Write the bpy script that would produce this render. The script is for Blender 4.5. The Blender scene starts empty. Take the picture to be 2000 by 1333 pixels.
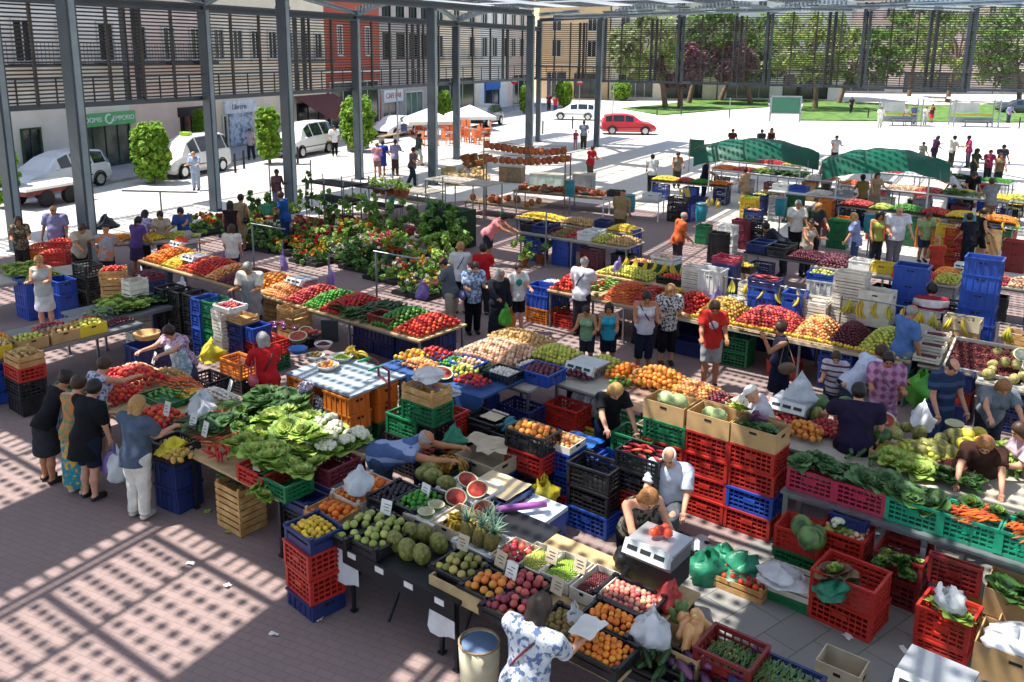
import bpy, math, random
import numpy as np
from mathutils import Vector, Matrix, Euler
random.seed(7); R=random.random
def U(a,b): return a+(b-a)*random.random()
rad=math.radians
SC=bpy.context.scene; COL=SC.collection
# ---------------------------------------------------------------- camera
PW,PH=2000,1333
CF=1720.0; CCY=490.0; CTH=rad(12.87); CROLL=rad(0.636); CH=6.0
def ray(x,y):
    u=(x-PW/2)/CF; v=(y-CCY)/CF
    c,s=math.cos(CROLL),math.sin(CROLL)
    u,v=c*u+s*v,-s*u+c*v
    return (u,math.cos(CTH)-v*math.sin(CTH),-(math.sin(CTH)+v*math.cos(CTH)))
def G(x,y,z=0.0):
    d=ray(x,y); t=(z-CH)/d[2]
    return Vector((d[0]*t,d[1]*t,z))
def ZA(x,y,Y):
    d=ray(x,y); return CH+d[2]*Y/d[1]
def XA(x,y,Y):
    d=ray(x,y); return d[0]*Y/d[1]
cam=bpy.data.cameras.new('camera'); co=bpy.data.objects.new('camera',cam); COL.objects.link(co)
cam.lens=36.0*CF/PW; cam.sensor_width=36.0; cam.sensor_fit='HORIZONTAL'; cam.clip_end=2000; cam.clip_start=0.1; cam.shift_y=-(PH/2-CCY)/PW
co.matrix_world=Matrix.Translation((0,0,CH))@Matrix.Rotation(math.pi/2-CTH,4,'X')@Matrix.Rotation(CROLL,4,'Z')
SC.camera=co
# ---------------------------------------------------------------- objects
def tag(o,label=None,cat=None,group=None,kind=None):
    if label: o['label']=label
    if cat: o['category']=cat
    if group: o['group']=group
    if kind: o['kind']=kind
    return o
def empty(name,loc,rz=0,label=None,cat=None,group=None):
    o=bpy.data.objects.new(name,None); o.location=loc; o.rotation_euler=(0,0,rz); COL.objects.link(o)
    o.empty_display_size=.1
    return tag(o,label,cat,group)
def mobj(name,me,parent=None,loc=(0,0,0),rot=(0,0,0),sc=None,mats=None):
    o=bpy.data.objects.new(name,me); o.location=loc; o.rotation_euler=rot
    if sc is not None: o.scale=sc if hasattr(sc,'__len__') else (sc,sc,sc)
    if mats:
        for i,m in enumerate(mats):
            o.material_slots[i].link='OBJECT'; o.material_slots[i].material=m
    if parent: o.parent=parent
    COL.objects.link(o); return o
def copy_tree(o,parent=None,kids=None):
    c=o.copy(); COL.objects.link(c); c.parent=parent
    for ch in list(o.children): copy_tree(ch,c)
    return c
def np_mesh(name,V,F,mats,midx=None,smooth=True):
    V=np.asarray(V,dtype=np.float32).reshape(-1,3)
    me=bpy.data.meshes.new(name)
    if isinstance(F,np.ndarray):
        n=F.shape[1]; me.vertices.add(len(V)); me.vertices.foreach_set('co',V.ravel())
        me.loops.add(F.size); me.loops.foreach_set('vertex_index',F.ravel().astype(np.int32))
        me.polygons.add(len(F)); me.polygons.foreach_set('loop_start',np.arange(0,F.size,n,dtype=np.int32))
        nf=len(F)
    else:
        me.from_pydata([tuple(map(float,v)) for v in V],[],F); nf=len(F)
    if midx is not None: me.polygons.foreach_set('material_index',np.asarray(midx,dtype=np.int32))
    if isinstance(smooth,bool): me.polygons.foreach_set('use_smooth',np.full(nf,smooth))
    else: me.polygons.foreach_set('use_smooth',np.asarray(smooth))
    for m in mats: me.materials.append(m)
    me.update(calc_edges=True); me.validate()
    return me
class MB:
    def __init__(s): s.v=[];s.f=[];s.m=[];s.s=[];s.M=None
    def add(s,vs,fs,m=0,sm=False):
        b=len(s.v)
        if s.M is not None: vs=[s.M@Vector(v) for v in vs]
        s.v+=[tuple(v) for v in vs]
        for f in fs: s.f.append([i+b for i in f]); s.m.append(m); s.s.append(sm)
        return s
    def box(s,c,d,m=0,rz=0,ry=0,rx=0,taper=1.0):
        x,y,z=d[0]/2,d[1]/2,d[2]/2; vs=[]
        for k in (-1,1):
            t=taper if k>0 else 1
            for (i,j) in ((-1,-1),(1,-1),(1,1),(-1,1)): vs.append(Vector((i*x*t,j*y*t,k*z)))
        if rz or ry or rx:
            e=Euler((rx,ry,rz)).to_matrix(); vs=[e@v for v in vs]
        c=Vector(c); vs=[v+c for v in vs]
        return s.add(vs,[(3,2,1,0),(4,5,6,7),(0,1,5,4),(1,2,6,5),(2,3,7,6),(3,0,4,7)],m)
    def beam(s,a,b,w,h,m=0):
        a=Vector(a);b=Vector(b);d=b-a; L=d.length
        if L<1e-6: return s
        yaw=math.atan2(d.y,d.x); pit=math.asin(max(-1,min(1,d.z/L)))
        return s.box((a+b)/2,(L,w,h),m,rz=yaw,ry=-pit)
    def tube(s,pts,r,n=8,m=0,cap=True,sm=True):
        pts=[Vector(p) for p in pts]; N=len(pts)
        rs=r if hasattr(r,'__len__') else [r]*N
        vs=[];up=Vector((0,0,1))
        prev=None
        for i,p in enumerate(pts):
            d=(pts[min(i+1,N-1)]-pts[max(i-1,0)]).normalized()
            if prev is None:
                a=d.cross(up if abs(d.z)<.95 else Vector((1,0,0))).normalized()
            else:
                a=(prev-d*prev.dot(d)).normalized()
            prev=a; b=d.cross(a)
            for k in range(n):
                t=2*math.pi*k/n; vs.append(p+(a*math.cos(t)+b*math.sin(t))*rs[i])
        fs=[]
        for i in range(N-1):
            for k in range(n):
                k2=(k+1)%n; fs.append((i*n+k,(i+1)*n+k,(i+1)*n+k2,i*n+k2))
        s.add(vs,fs,m,sm)
        if cap:
            s.add(vs[:n],[tuple(range(n))],m); s.add(vs[-n:],[tuple(reversed(range(n)))],m)
        return s
    def lathe(s,prof,n=12,m=0,c=(0,0,0),sm=True,sx=1,sy=1):
        vs=[];c=Vector(c);N=len(prof)
        for (r,z) in prof:
            for k in range(n):
                t=2*math.pi*k/n; vs.append(c+Vector((r*math.cos(t)*sx,r*math.sin(t)*sy,z)))
        fs=[]
        for i in range(N-1):
            for k in range(n):
                k2=(k+1)%n; fs.append((i*n+k,i*n+k2,(i+1)*n+k2,(i+1)*n+k))
        s.add(vs,fs,m,sm)
        if prof[0][0]>1e-4: s.add(vs[:n],[tuple(reversed(range(n)))],m)
        if prof[-1][0]>1e-4: s.add(vs[-n:],[tuple(range(n))],m)
        return s
    def ball(s,c,r,m=0,n=10,k=7,sc=(1,1,1),rot=None,jit=0):
        vs=[]
        for i in range(k+1):
            ph=math.pi*i/k
            for j in range(n):
                t=2*math.pi*j/n; q=r*(1+U(-jit,jit)) if jit else r
                vs.append(Vector((q*math.sin(ph)*math.cos(t)*sc[0],q*math.sin(ph)*math.sin(t)*sc[1],-q*math.cos(ph)*sc[2])))
        if rot is not None:
            e=Euler(rot).to_matrix(); vs=[e@v for v in vs]
        c=Vector(c); vs=[v+c for v in vs]; fs=[]
        for i in range(k):
            for j in range(n):
                j2=(j+1)%n
                fs.append((i*n+j,i*n+j2,(i+1)*n+j2,(i+1)*n+j))
        return s.add(vs,fs,m,True)
    def grid(s,P,m=0,sm=True,thick=0):
        nu=len(P);nv=len(P[0]); vs=[p for r in P for p in r]
        fs=[(i*nv+j,(i+1)*nv+j,(i+1)*nv+j+1,i*nv+j+1) for i in range(nu-1) for j in range(nv-1)]
        s.add(vs,fs,m,sm)
        if thick:
            v2=[Vector(p)-Vector((0,0,thick)) for p in vs]
            s.add(v2,[tuple(reversed(f)) for f in fs],m,sm)
            ring=[i*nv for i in range(nu)]+[(nu-1)*nv+j for j in range(1,nv)]+[i*nv+nv-1 for i in range(nu-2,-1,-1)]+[j for j in range(nv-2,0,-1)]
            n=len(ring); rv=[vs[i] for i in ring]+[v2[i] for i in ring]
            s.add(rv,[(i,(i+1)%n,n+(i+1)%n,n+i) for i in range(n)],m,sm)
        return s
    def prism(s,poly,z0,z1,m=0):
        n=len(poly); vs=[(p[0],p[1],z0) for p in poly]+[(p[0],p[1],z1) for p in poly]
        return s.add(vs,[tuple(reversed(range(n))),tuple(range(n,2*n))]+[(i,(i+1)%n,n+(i+1)%n,n+i) for i in range(n)],m)
    def mesh(s,name,mats):
        if not isinstance(mats,(list,tuple)): mats=[mats]
        return np_mesh(name,s.v,s.f,mats,s.m,s.s)
    def build(s,name,mats,parent=None,loc=(0,0,0),rz=0,label=None,cat=None,group=None,kind=None,rot=None,sc=None):
        o=mobj(name,s.mesh(name,mats),parent,loc,rot if rot is not None else (0,0,rz),sc)
        return tag(o,label,cat,group,kind)
# ---------------------------------------------------------------- materials
def C(h):
    if not isinstance(h,str): return tuple(h)
    h=h.lstrip('#'); o=[]
    for i in (0,2,4):
        c=int(h[i:i+2],16)/255; o.append(c/12.92 if c<=.04045 else ((c+.055)/1.055)**2.4)
    return tuple(o)
_mc={}
def nd(nt,t,**k):
    n=nt.nodes.new(t)
    for a,b in k.items():
        if a.startswith('i_'): n.inputs[a[2:].replace('_',' ')].default_value=b
        else: setattr(n,a,b)
    return n
def mixc(nt,fac,a,b,mode='MIX'):
    n=nt.nodes.new('ShaderNodeMix'); n.data_type='RGBA'; n.blend_type=mode
    for i,x in ((0,fac),(6,a),(7,b)):
        if hasattr(x,'links'): nt.links.new(x,n.inputs[i])
        elif i==0: n.inputs[0].default_value=x
        else: n.inputs[i].default_value=(*x[:3],1)
    return n.outputs[2]
def math_(nt,op,a,b=0.0,c=None,clamp=False):
    n=nt.nodes.new('ShaderNodeMath'); n.operation=op; n.use_clamp=clamp
    for i,x in ((0,a),(1,b),(2,c)):
        if x is None: continue
        if hasattr(x,'links'): nt.links.new(x,n.inputs[i])
        else: n.inputs[i].default_value=x
    return n.outputs[0]
def ramp(nt,fac,stops):
    n=nt.nodes.new('ShaderNodeValToRGB'); e=n.color_ramp.elements
    while len(e)<len(stops): e.new(.5)
    for i,(p,c) in enumerate(stops): e[i].position=p; e[i].color=(*C(c),1) if not isinstance(c,(int,float)) else (c,c,c,1)
    nt.links.new(fac,n.inputs[0]); return n.outputs[0]
def newmat(name):
    m=bpy.data.materials.new(name); m.use_nodes=True; nt=m.node_tree; b=nt.nodes['Principled BSDF']
    return m,nt,b
def coords(nt,kind='Object'):
    return nt.nodes.new('ShaderNodeTexCoord').outputs[kind]
def noise(nt,vec,scale,detail=3,rough=.55):
    n=nt.nodes.new('ShaderNodeTexNoise'); n.inputs['Scale'].default_value=scale; n.inputs['Detail'].default_value=detail; n.inputs['Roughness'].default_value=rough
    if vec is not None: nt.links.new(vec,n.inputs['Vector'])
    return n.outputs['Fac']
def mat(name,col,rough=.6,var=.14,scale=5,col2=None,rnd=0.0,metal=0.0,bump=0.0,bscale=None,spec=.4,alpha=1.0,sub=0,coat=0,dirt=0,stops=None,trans=0):
    key=name
    if key in _mc: return _mc[key]
    m,nt,b=newmat(name); v=coords(nt); c=C(col)
    n1=noise(nt,v,scale)
    lo=tuple(x*(1-var*1.6) for x in c); hi=tuple(min(1,x*(1+var*1.3)) for x in c)
    out=mixc(nt,ramp(nt,n1,[(.3,0.0),(.7,1.0)]),lo,hi)
    rr=None
    if rnd or stops:
        oi=nt.nodes.new('ShaderNodeObjectInfo').outputs['Random']; ge=nt.nodes.new('ShaderNodeNewGeometry').outputs['Random Per Island']
        rr=math_(nt,'FRACT',math_(nt,'ADD',oi,ge))
    if stops:
        out=mixc(nt,.75,out,ramp(nt,rr,stops))
    elif col2:
        f=ramp(nt,noise(nt,v,scale*.6,2),[(.42,0.0),(.62,1.0)])
        if rr is not None: f=math_(nt,'MULTIPLY_ADD',rr,.6,math_(nt,'MULTIPLY',f,.6),clamp=True)
        out=mixc(nt,f,out,C(col2))
    if rnd:
        h=nt.nodes.new('ShaderNodeHueSaturation'); nt.links.new(out,h.inputs['Color'])
        nt.links.new(math_(nt,'MULTIPLY_ADD',rr,rnd*1.2,1-rnd*.6),h.inputs['Value'])
        nt.links.new(math_(nt,'MULTIPLY_ADD',math_(nt,'FRACT',math_(nt,'MULTIPLY',rr,7.31)),rnd*.07,.5-rnd*.035),h.inputs['Hue'])
        out=h.outputs['Color']
    if dirt:
        d=noise(nt,v,scale*.5,6,.7)
        out=mixc(nt,math_(nt,'MULTIPLY',ramp(nt,d,[(.5,0.0),(.75,1.0)]),dirt),out,C('#4a4238'))
    nt.links.new(out,b.inputs['Base Color'])
    b.inputs['Roughness'].default_value=rough; b.inputs['Metallic'].default_value=metal
    b.inputs['Specular IOR Level'].default_value=spec
    if coat: b.inputs['Coat Weight'].default_value=coat
    if bump:
        bp=nt.nodes.new('ShaderNodeBump'); bp.inputs['Strength'].default_value=bump; bp.inputs['Distance'].default_value=.02
        nt.links.new(noise(nt,v,bscale or scale*4,4),bp.inputs['Height']); nt.links.new(bp.outputs[0],b.inputs['Normal'])
    if alpha<1: b.inputs['Alpha'].default_value=alpha
    if trans:
        t=nt.nodes.new('ShaderNodeBsdfTranslucent'); nt.links.new(out,t.inputs['Color'])
        ms=nt.nodes.new('ShaderNodeMixShader'); ms.inputs[0].default_value=trans
        nt.links.new(b.outputs[0],ms.inputs[1]); nt.links.new(t.outputs[0],ms.inputs[2])
        nt.links.new(ms.outputs[0],nt.nodes['Material Output'].inputs['Surface'])
    _mc[key]=m; return m
def cloth(name,col,col2=None,pat=None,scale=1.0):
    """clothing: plain, stripes, floral, plaid"""
    if name in _mc: return _mc[name]
    m,nt,b=newmat(name); v=coords(nt); c=C(col)
    n1=noise(nt,v,9,3)
    base=mixc(nt,ramp(nt,n1,[(.3,0.0),(.7,1.0)]),tuple(x*.8 for x in c),tuple(min(1,x*1.12) for x in c))
    if pat=='stripe' or pat=='vstripe':
        sp=nt.nodes.new('ShaderNodeSeparateXYZ'); nt.links.new(v,sp.inputs[0])
        w=math_(nt,'SINE',math_(nt,'MULTIPLY',sp.outputs['Z' if pat=='stripe' else 'X'],70*scale))
        base=mixc(nt,ramp(nt,w,[(.45,0.0),(.55,1.0)]),base,C(col2))
    elif pat=='floral':
        q=noise(nt,v,19*scale,4,.6); base=mixc(nt,ramp(nt,q,[(.5,0.0),(.56,1.0)]),base,C(col2))
    elif pat=='plaid':
        sp=nt.nodes.new('ShaderNodeSeparateXYZ'); nt.links.new(v,sp.inputs[0])
        w=math_(nt,'ADD',math_(nt,'SINE',math_(nt,'MULTIPLY',sp.outputs['Z'],80*scale)),math_(nt,'SINE',math_(nt,'MULTIPLY',sp.outputs['X'],80*scale)))
        base=mixc(nt,ramp(nt,math_(nt,'MULTIPLY_ADD',w,.25,.5),[(.4,0.0),(.75,1.0)]),base,C(col2))
    nt.links.new(base,b.inputs['Base Color']); b.inputs['Roughness'].default_value=.85; b.inputs['Specular IOR Level'].default_value=.15
    bp=nt.nodes.new('ShaderNodeBump'); bp.inputs['Strength'].default_value=.5; bp.inputs['Distance'].default_value=.02
    nt.links.new(noise(nt,v,13,3,.5),bp.inputs['Height']); nt.links.new(bp.outputs[0],b.inputs['Normal'])
    _mc[name]=m; return m
# stall axes
SA=rad(-38); SX=Vector((math.cos(SA),math.sin(SA),0)); TX=Vector((-math.sin(SA),math.cos(SA),0)); UP=Vector((0,0,1))
STEEL=mat('galvanised_steel','#8d9196',.38,.12,3,metal=.7,dirt=.2)
GREY=mat('painted_grey_steel','#404a52',.42,.08,2,spec=.5,dirt=.12)
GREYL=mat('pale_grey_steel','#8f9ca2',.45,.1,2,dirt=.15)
DARK=mat('dark_slat_paint','#463f3b',.55,.1,2)
BLACK=mat('black_rubber_and_hole_shade','#17171a',.6,.2,8)
BLACKM=mat('black_metal','#202226',.45,.15,6)
WHITE=mat('white_plastic','#dcdcd8',.5,.06,6,dirt=.12)
CARD=mat('cardboard','#b08d5f',.85,.14,4,dirt=.15,bump=.1)
CARDG=mat('pale_cardboard','#b9aa90',.85,.12,4,dirt=.15)
WOOD=mat('crate_wood','#c39a62',.75,.22,7,col2='#a87c48',bump=.15)
WOODD=mat('weathered_wood','#8a7256',.8,.22,6,bump=.2)
# ================================================================ SETTING
def polyplane(name,pts,z,m,kind='structure'):
    me=np_mesh(name,[(p[0],p[1],z) for p in pts],[tuple(range(len(pts)))],[m],smooth=False)
    return tag(mobj(name,me),kind=kind)
def paving(name,c1,c2,mortar,sx,sy,rot,stain=.35):
    m,nt,b=newmat(name); v=coords(nt)
    mp=nt.nodes.new('ShaderNodeMapping'); nt.links.new(v,mp.inputs[0]); mp.inputs['Rotation'].default_value=(0,0,rot)
    br=nt.nodes.new('ShaderNodeTexBrick'); nt.links.new(mp.outputs[0],br.inputs[0])
    br.inputs['Scale'].default_value=1; br.inputs['Brick Width'].default_value=sx; br.inputs['Row Height'].default_value=sy
    br.inputs['Mortar Size'].default_value=.006; br.inputs['Color1'].default_value=(*C(c1),1); br.inputs['Color2'].default_value=(*C(c2),1); br.inputs['Mortar'].default_value=(*C(mortar),1)
    o=br.outputs[0]
    n=noise(nt,v,.6,6,.6); o=mixc(nt,math_(nt,'MULTIPLY',ramp(nt,n,[(.4,0.0),(.7,1.0)]),stain),o,tuple(x*.62 for x in C(c1)))
    n2=noise(nt,v,14,4,.7); o=mixc(nt,math_(nt,'MULTIPLY',ramp(nt,n2,[(.58,0.0),(.72,1.0)]),.35),o,tuple(x*.55 for x in C(c2)))
    n3=noise(nt,v,3.1,4,.7); o=mixc(nt,math_(nt,'MULTIPLY',ramp(nt,n3,[(.6,0.0),(.8,1.0)]),.3),o,tuple(min(1,x*1.35) for x in C(c2)))
    nt.links.new(o,b.inputs['Base Color']); b.inputs['Roughness'].default_value=.85; b.inputs['Specular IOR Level'].default_value=.25
    bp=nt.nodes.new('ShaderNodeBump'); bp.inputs['Strength'].default_value=.35; bp.inputs['Distance'].default_value=.01
    nt.links.new(br.outputs['Fac'],bp.inputs['Height']); bp.invert=True; nt.links.new(bp.outputs[0],b.inputs['Normal'])
    return m
PLAZA=paving('plaza_stone','#cbc5bb','#c4beb4','#a8a298',.8,.4,rad(25),.1)
RED=paving('market_block_paving','#8c7975','#877571','#7c6b67',.2,.1,rad(25),.2)
GREYP=paving('grey_flagstones','#86847f','#7c7a76','#5a5855',.6,.4,SA,.3)
polyplane('ground',[(-400,-60),(400,-60),(400,700),(-400,700)],-.012,PLAZA)
RP=[(-1.0,80),(26,50),(46,28),(46,-10),(-34,-10),(-15.5,35),(-5,66)]
polyplane('market_pavement',[G(-250,540)]+[(-40,-10),(46,-10),(46,14)]+[G(2300,620),G(1560,470),G(1340,420),G(1010,380),G(560,430),G(200,470)],-.006,RED)
polyplane('stone_pavement',[(G(1340,1120)-SX*.2),(G(1460,1330)-TX*6),(14,-6),(16,8.5),(G(1980,900))],0.0,GREYP)
ASPH=mat('worn_asphalt','#b3aea8',.9,.1,.5,dirt=.2)
FD=Vector((.333,.943,0)); FN=Vector((.943,-.333,0)); F0=Vector((-18.5,47.9,0))
def fl(s,off=0): return F0+FD*s+FN*off
polyplane('street',[fl(-45,3.6),fl(70,3.6),fl(70,10.5),fl(-45,10.5)],-.004,ASPH)
SIDE=paving('sidewalk_tiles','#a8a4a2','#a09c9a','#8a8784',.4,.4,rad(73.6),.2)
mb=MB(); a,b_,c_,d_=fl(-45,0),fl(66,0),fl(66,3.5),fl(-45,3.5)
mb.prism([(p.x,p.y) for p in (a,d_,c_,b_)],-.02,.13); mb.build('sidewalk',SIDE,kind='structure')
mb=MB(); mb.beam(fl(-45,3.58)+UP*.055,fl(66,3.58)+UP*.055,.16,.15); mb.build('kerb',mat('kerb_granite','#a9a6a0',.8,.12,3),kind='structure')
GRASS=mat('lawn_grass','#3f5f24',.9,.3,1.5,col2='#5d7c30')
def lawn(pts,seed):
    mb=MB(); c=sum((Vector(p) for p in pts),Vector())/len(pts)
    mb.prism([(p[0],p[1]) for p in pts],-.02,.1); return mb.build('lawn',GRASS,kind='structure')
lawn([G(1215,213),G(1290,226),G(1420,215),G(1500,210),G(1500,186),G(1400,190),G(1300,205)],1)
lawn([G(1560,236),G(1960,240),G(2100,240),G(2100,205),G(1800,207),G(1570,196)],2)
# ---------------------------------------------------------------- canopy of the market
CAN=empty('market_canopy',(0,0,0),0,'open grey steel market canopy with slatted louvre screens and tall box columns','canopy')
ROW1={'Z':(35,490),'B':(422,412),'D':(702,350),'F':(892,311)}
ROW2={'A':(178,520),'C':(570,415),'E':(846,361)}
def column(p,ztop,w=.31):
    mb=MB(); mb.box((0,0,ztop/2),(w,w,ztop)); mb.box((0,0,.01),(w+.14,w+.14,.03)); mb.box((0,0,ztop-.35),(w+.03,w+.03,.08))
    mb.box((w/2+.015,0,ztop/2),(.03,w*.55,ztop-.2),1); mb.box((-w/2-.015,0,ztop/2),(.03,w*.55,ztop-.2),1)  # pale flange strips, with the column's edge highlight put into their colour
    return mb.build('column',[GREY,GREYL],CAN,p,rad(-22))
P1={k:G(*v) for k,v in ROW1.items()}; P2={k:G(*v) for k,v in ROW2.items()}
P2['G']=Vector((.85,47,0)); P1['H']=Vector((5.32,56.4,0)); P1['K']=Vector((1.65,59.2,0))
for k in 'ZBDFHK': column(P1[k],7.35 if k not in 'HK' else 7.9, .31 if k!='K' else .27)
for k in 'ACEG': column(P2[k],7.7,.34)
def steelbeam(a,b,w=.3,h=.4,m=GREY):
    mb=MB(); mb.beam(a,b,w,h*.16); M_=MB()
    a=Vector(a);b=Vector(b)
    mb.beam(a-UP*h*.42,b-UP*h*.42,w,h*.16); mb.beam(a-UP*h*.21,b-UP*h*.21,w*.35,h*.3)
    return mb.build('roof_beam',m,CAN)
def crossbeam(a,b):
    """pale tapered cross beam with a row of ribs along its top"""
    a=Vector(a);b=Vector(b);mb=MB();n=12
    pts=[a.lerp(b,i/n)+UP*(.35*math.sin(math.pi*i/n)) for i in range(n+1)]
    for i in range(n): mb.beam(pts[i],pts[i+1],.26,.22)
    for i in range(18):
        p=a.lerp(b,(i+1)/22)+UP*(.35*math.sin(math.pi*(i+1)/22)+.1); d=(b-a).normalized()
        mb.box(p,(.07,.34,.26),1,rz=math.atan2(d.y,d.x))
    return mb.build('cross_beam',[GREYL,STEEL],CAN)
d1=(P1['F']-P1['B']).normalized()
Zs=P1['Z']-d1*8
prev=Zs
for k in 'ZBDFK': steelbeam(prev+UP*7.42,P1[k]+UP*7.42,.34,.5); prev=P1[k]
prev=P2['A']-d1*9
for k in 'ACEG': steelbeam(prev+UP*7.95,P2[k]+UP*7.95,.36,.5); prev=P2[k]
for a,b in (('Z','A'),('B','C'),('D','E'),('F','G')): crossbeam(P1[a]+UP*7.45,P2[b]+UP*7.85)
for a,b in (('A','B'),('C','D'),('E','F')): steelbeam(P2[a]+UP*7.98,P1[b]+UP*7.6,.2,.3,GREYL)
# screens
def screen(a,b,z0,z1,nm,twin=0,pitch=.118,slat=.05):
    a=Vector(a);b=Vector(b);L=(b-a).length;d=(b-a)/L;mb=MB()
    nrm=Vector((-d.y,d.x,0)); n=int((z1-z0)/pitch)
    for i in range(n):
        z=z0+.14+i*pitch
        if z<z1-.05: mb.beam(a+UP*z,b+UP*z,.03,slat)
    o=mb.build('louvre_screen',DARK,CAN)
    o['label']='bay of dark horizontal louvre slats'
    m2=MB(); m2.beam(a+UP*z0,b+UP*z0,.22,.16); m2.build('bottom_beam',GREY,o)
    m2=MB(); m2.beam(a+UP*(z0+.85)-nrm*.08,b+UP*(z0+.85)-nrm*.08,.06,.07); m2.build('rail',DARK,o)
    for i in range(nm+1):
        t=i/nm; p=a.lerp(b,t); m2=MB(); w=.085
        m2.box((p.x-nrm.x*.08,p.y-nrm.y*.08,(z0+z1)/2),(w,w,z1-z0),rz=math.atan2(d.y,d.x))
        m2.build('mullion',DARK,o)
        if i<nm:
            q=a.lerp(b,(i+.5)/nm); m2=MB(); m2.box((q.x-nrm.x*.08,q.y-nrm.y*.08,z0+.42),(.04,.04,.85)); m2.build('rail_post',DARK,o)
    for tt in ((.62,.68) if twin else ()):
        p=a.lerp(b,tt); m2=MB(); m2.box((p.x+nrm.x*.3,p.y+nrm.y*.3,(z0+z1)/2),(.16,.16,z1-z0)); m2.build('screen_post',GREY,o)
    return o
ks=[Zs,P1['Z'],P1['B'],P1['D'],P1['F'],P1['K']]
out=Vector((-d1.y,d1.x,0))*.28
for i in range(5): screen(ks[i]+out,ks[i+1]+out,4.15,7.2,6 if i<4 else 5,1)
K=P1['K'].copy(); E_=Vector((27.8,48.7,0)); E2=E_+(E_-K).normalized()*9
def onl(px):
    d=Vector(ray(px,165)); q=E_-K; t=(K.x*d.y-K.y*d.x)/(q.y*d.x-q.x*d.y); return K+q*t
FR=[K]+[onl(x) for x in (1175,1325,1495,1682,1885)]+[E2]
for i in range(6):
    z1=7.72+.2*i
    screen(FR[i],FR[i+1],4.1,z1,4,1,.125,.05)
    if i:
        for dx in (-.14,.16):
            mb=MB(); p=FR[i]+(E_-K).normalized()*dx; mb.box((p.x,p.y,(4.0+z1+.3)/2),(.16,.2,z1+.3-4.0),rz=rad(-18)); mb.build('hanging_post',GREY,CAN)
for i in range(6): steelbeam(FR[i]+UP*(7.95+.2*i),FR[i+1]+UP*(7.95+.2*(i+1)),.3,.36)
inn=Vector((1.6,-6.6,0))
for i in range(1,7): crossbeam(FR[i]+UP*(7.9+.13*i),FR[i]+Vector((4.2,-3.2,0))+UP*(8.3+.1*i))
for i in range(0,6): steelbeam(FR[i]+UP*(8.3+.1*i),FR[i]+inn*1.2+UP*(8.2),.28,.34,GREYL)
steelbeam(FR[0]+inn*.5+UP*8.05,FR[5]+inn*.5+UP*8.75,.28,.4,GREYL)
# roof: sheets made translucent as shade fill, round bays of openwork lattice
ROOFZ=8.9; ELEV=rad(66); HEAD=Vector((1,-.1,0)).normalized(); SHIFT=HEAD*(ROOFZ/math.tan(ELEV))
E1=Vector((math.cos(rad(-36)),math.sin(rad(-36)),0)); E2v=Vector((math.cos(rad(61)),math.sin(rad(61)),0))
RPOLY=[Vector((p[0],p[1]))-SHIFT.to_2d() for p in [(4,66.5),(8,62.4),(13,57.8),(26.2,45.4),(48,25),(52,-14),(-34,-14),(-16.4,26)]]
def inpoly(x,y,P):
    c=False;n=len(P)
    for i in range(n):
        x1,y1=P[i];x2,y2=P[(i+1)%n]
        if (y1>y)!=(y2>y) and x<(x2-x1)*(y-y1)/(y2-y1)+x1: c=not c
    return c
O=Vector((-3.69,9.32,0))-SHIFT   # corner shared by two lattice panels, in roof plane
bv=[];bf=[]
def rbox(a,b,u0,u1,z0,z1):
    p=[O+E1*a+E2v*u0,O+E1*b+E2v*u0,O+E1*b+E2v*u1,O+E1*a+E2v*u1]
    n=len(bv)
    for z in (z0,z1):
        for q in p: bv.append((q.x,q.y,z))
    for f in ((3,2,1,0),(4,5,6,7),(0,1,5,4),(1,2,6,5),(2,3,7,6),(3,0,4,7)): bf.append([n+i for i in f])
def flush_(name,m):
    global bv,bf
    o=mobj(name,np_mesh(name,np.array(bv),np.array(bf),[m],smooth=False),CAN); bv=[];bf=[]; return o
P1L,P2L=4.6,7.2     # bay period along E1 and E2
LIT0,LIT1=-1.1,1.3; ROWS=[(-1.3*i-.12*i-1.3,-1.3*i-.12*i) for i in range(4)]
def ok(a,u):
    q=O+E1*a+E2v*u; return inpoly(q.x,q.y,RPOLY)
rng=[(i,j) for i in range(-14,15) for j in range(-6,13)]
for i,j in rng:
    a0=i*P1L;u0=j*P2L
    for k in range(4):
        if ok(a0+LIT1+1,u0-P2L+1.8*k+.9): rbox(a0+LIT1,a0+P1L+LIT0-.36,u0-P2L+1.8*k,u0-P2L+1.8*k+1.8,ROOFZ,ROOFZ+.05)
    if ok(a0,u0+.8): rbox(a0+LIT0-.36,a0+LIT1,u0+.42,u0+1.52,ROOFZ,ROOFZ+.05)
TRANSL=mat('fill_light_roof_sheet','#d6dade',.6,.05,1,trans=.55)  # translucency added to brighten the shaded market below
flush_('roof_sheet',TRANSL)
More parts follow.
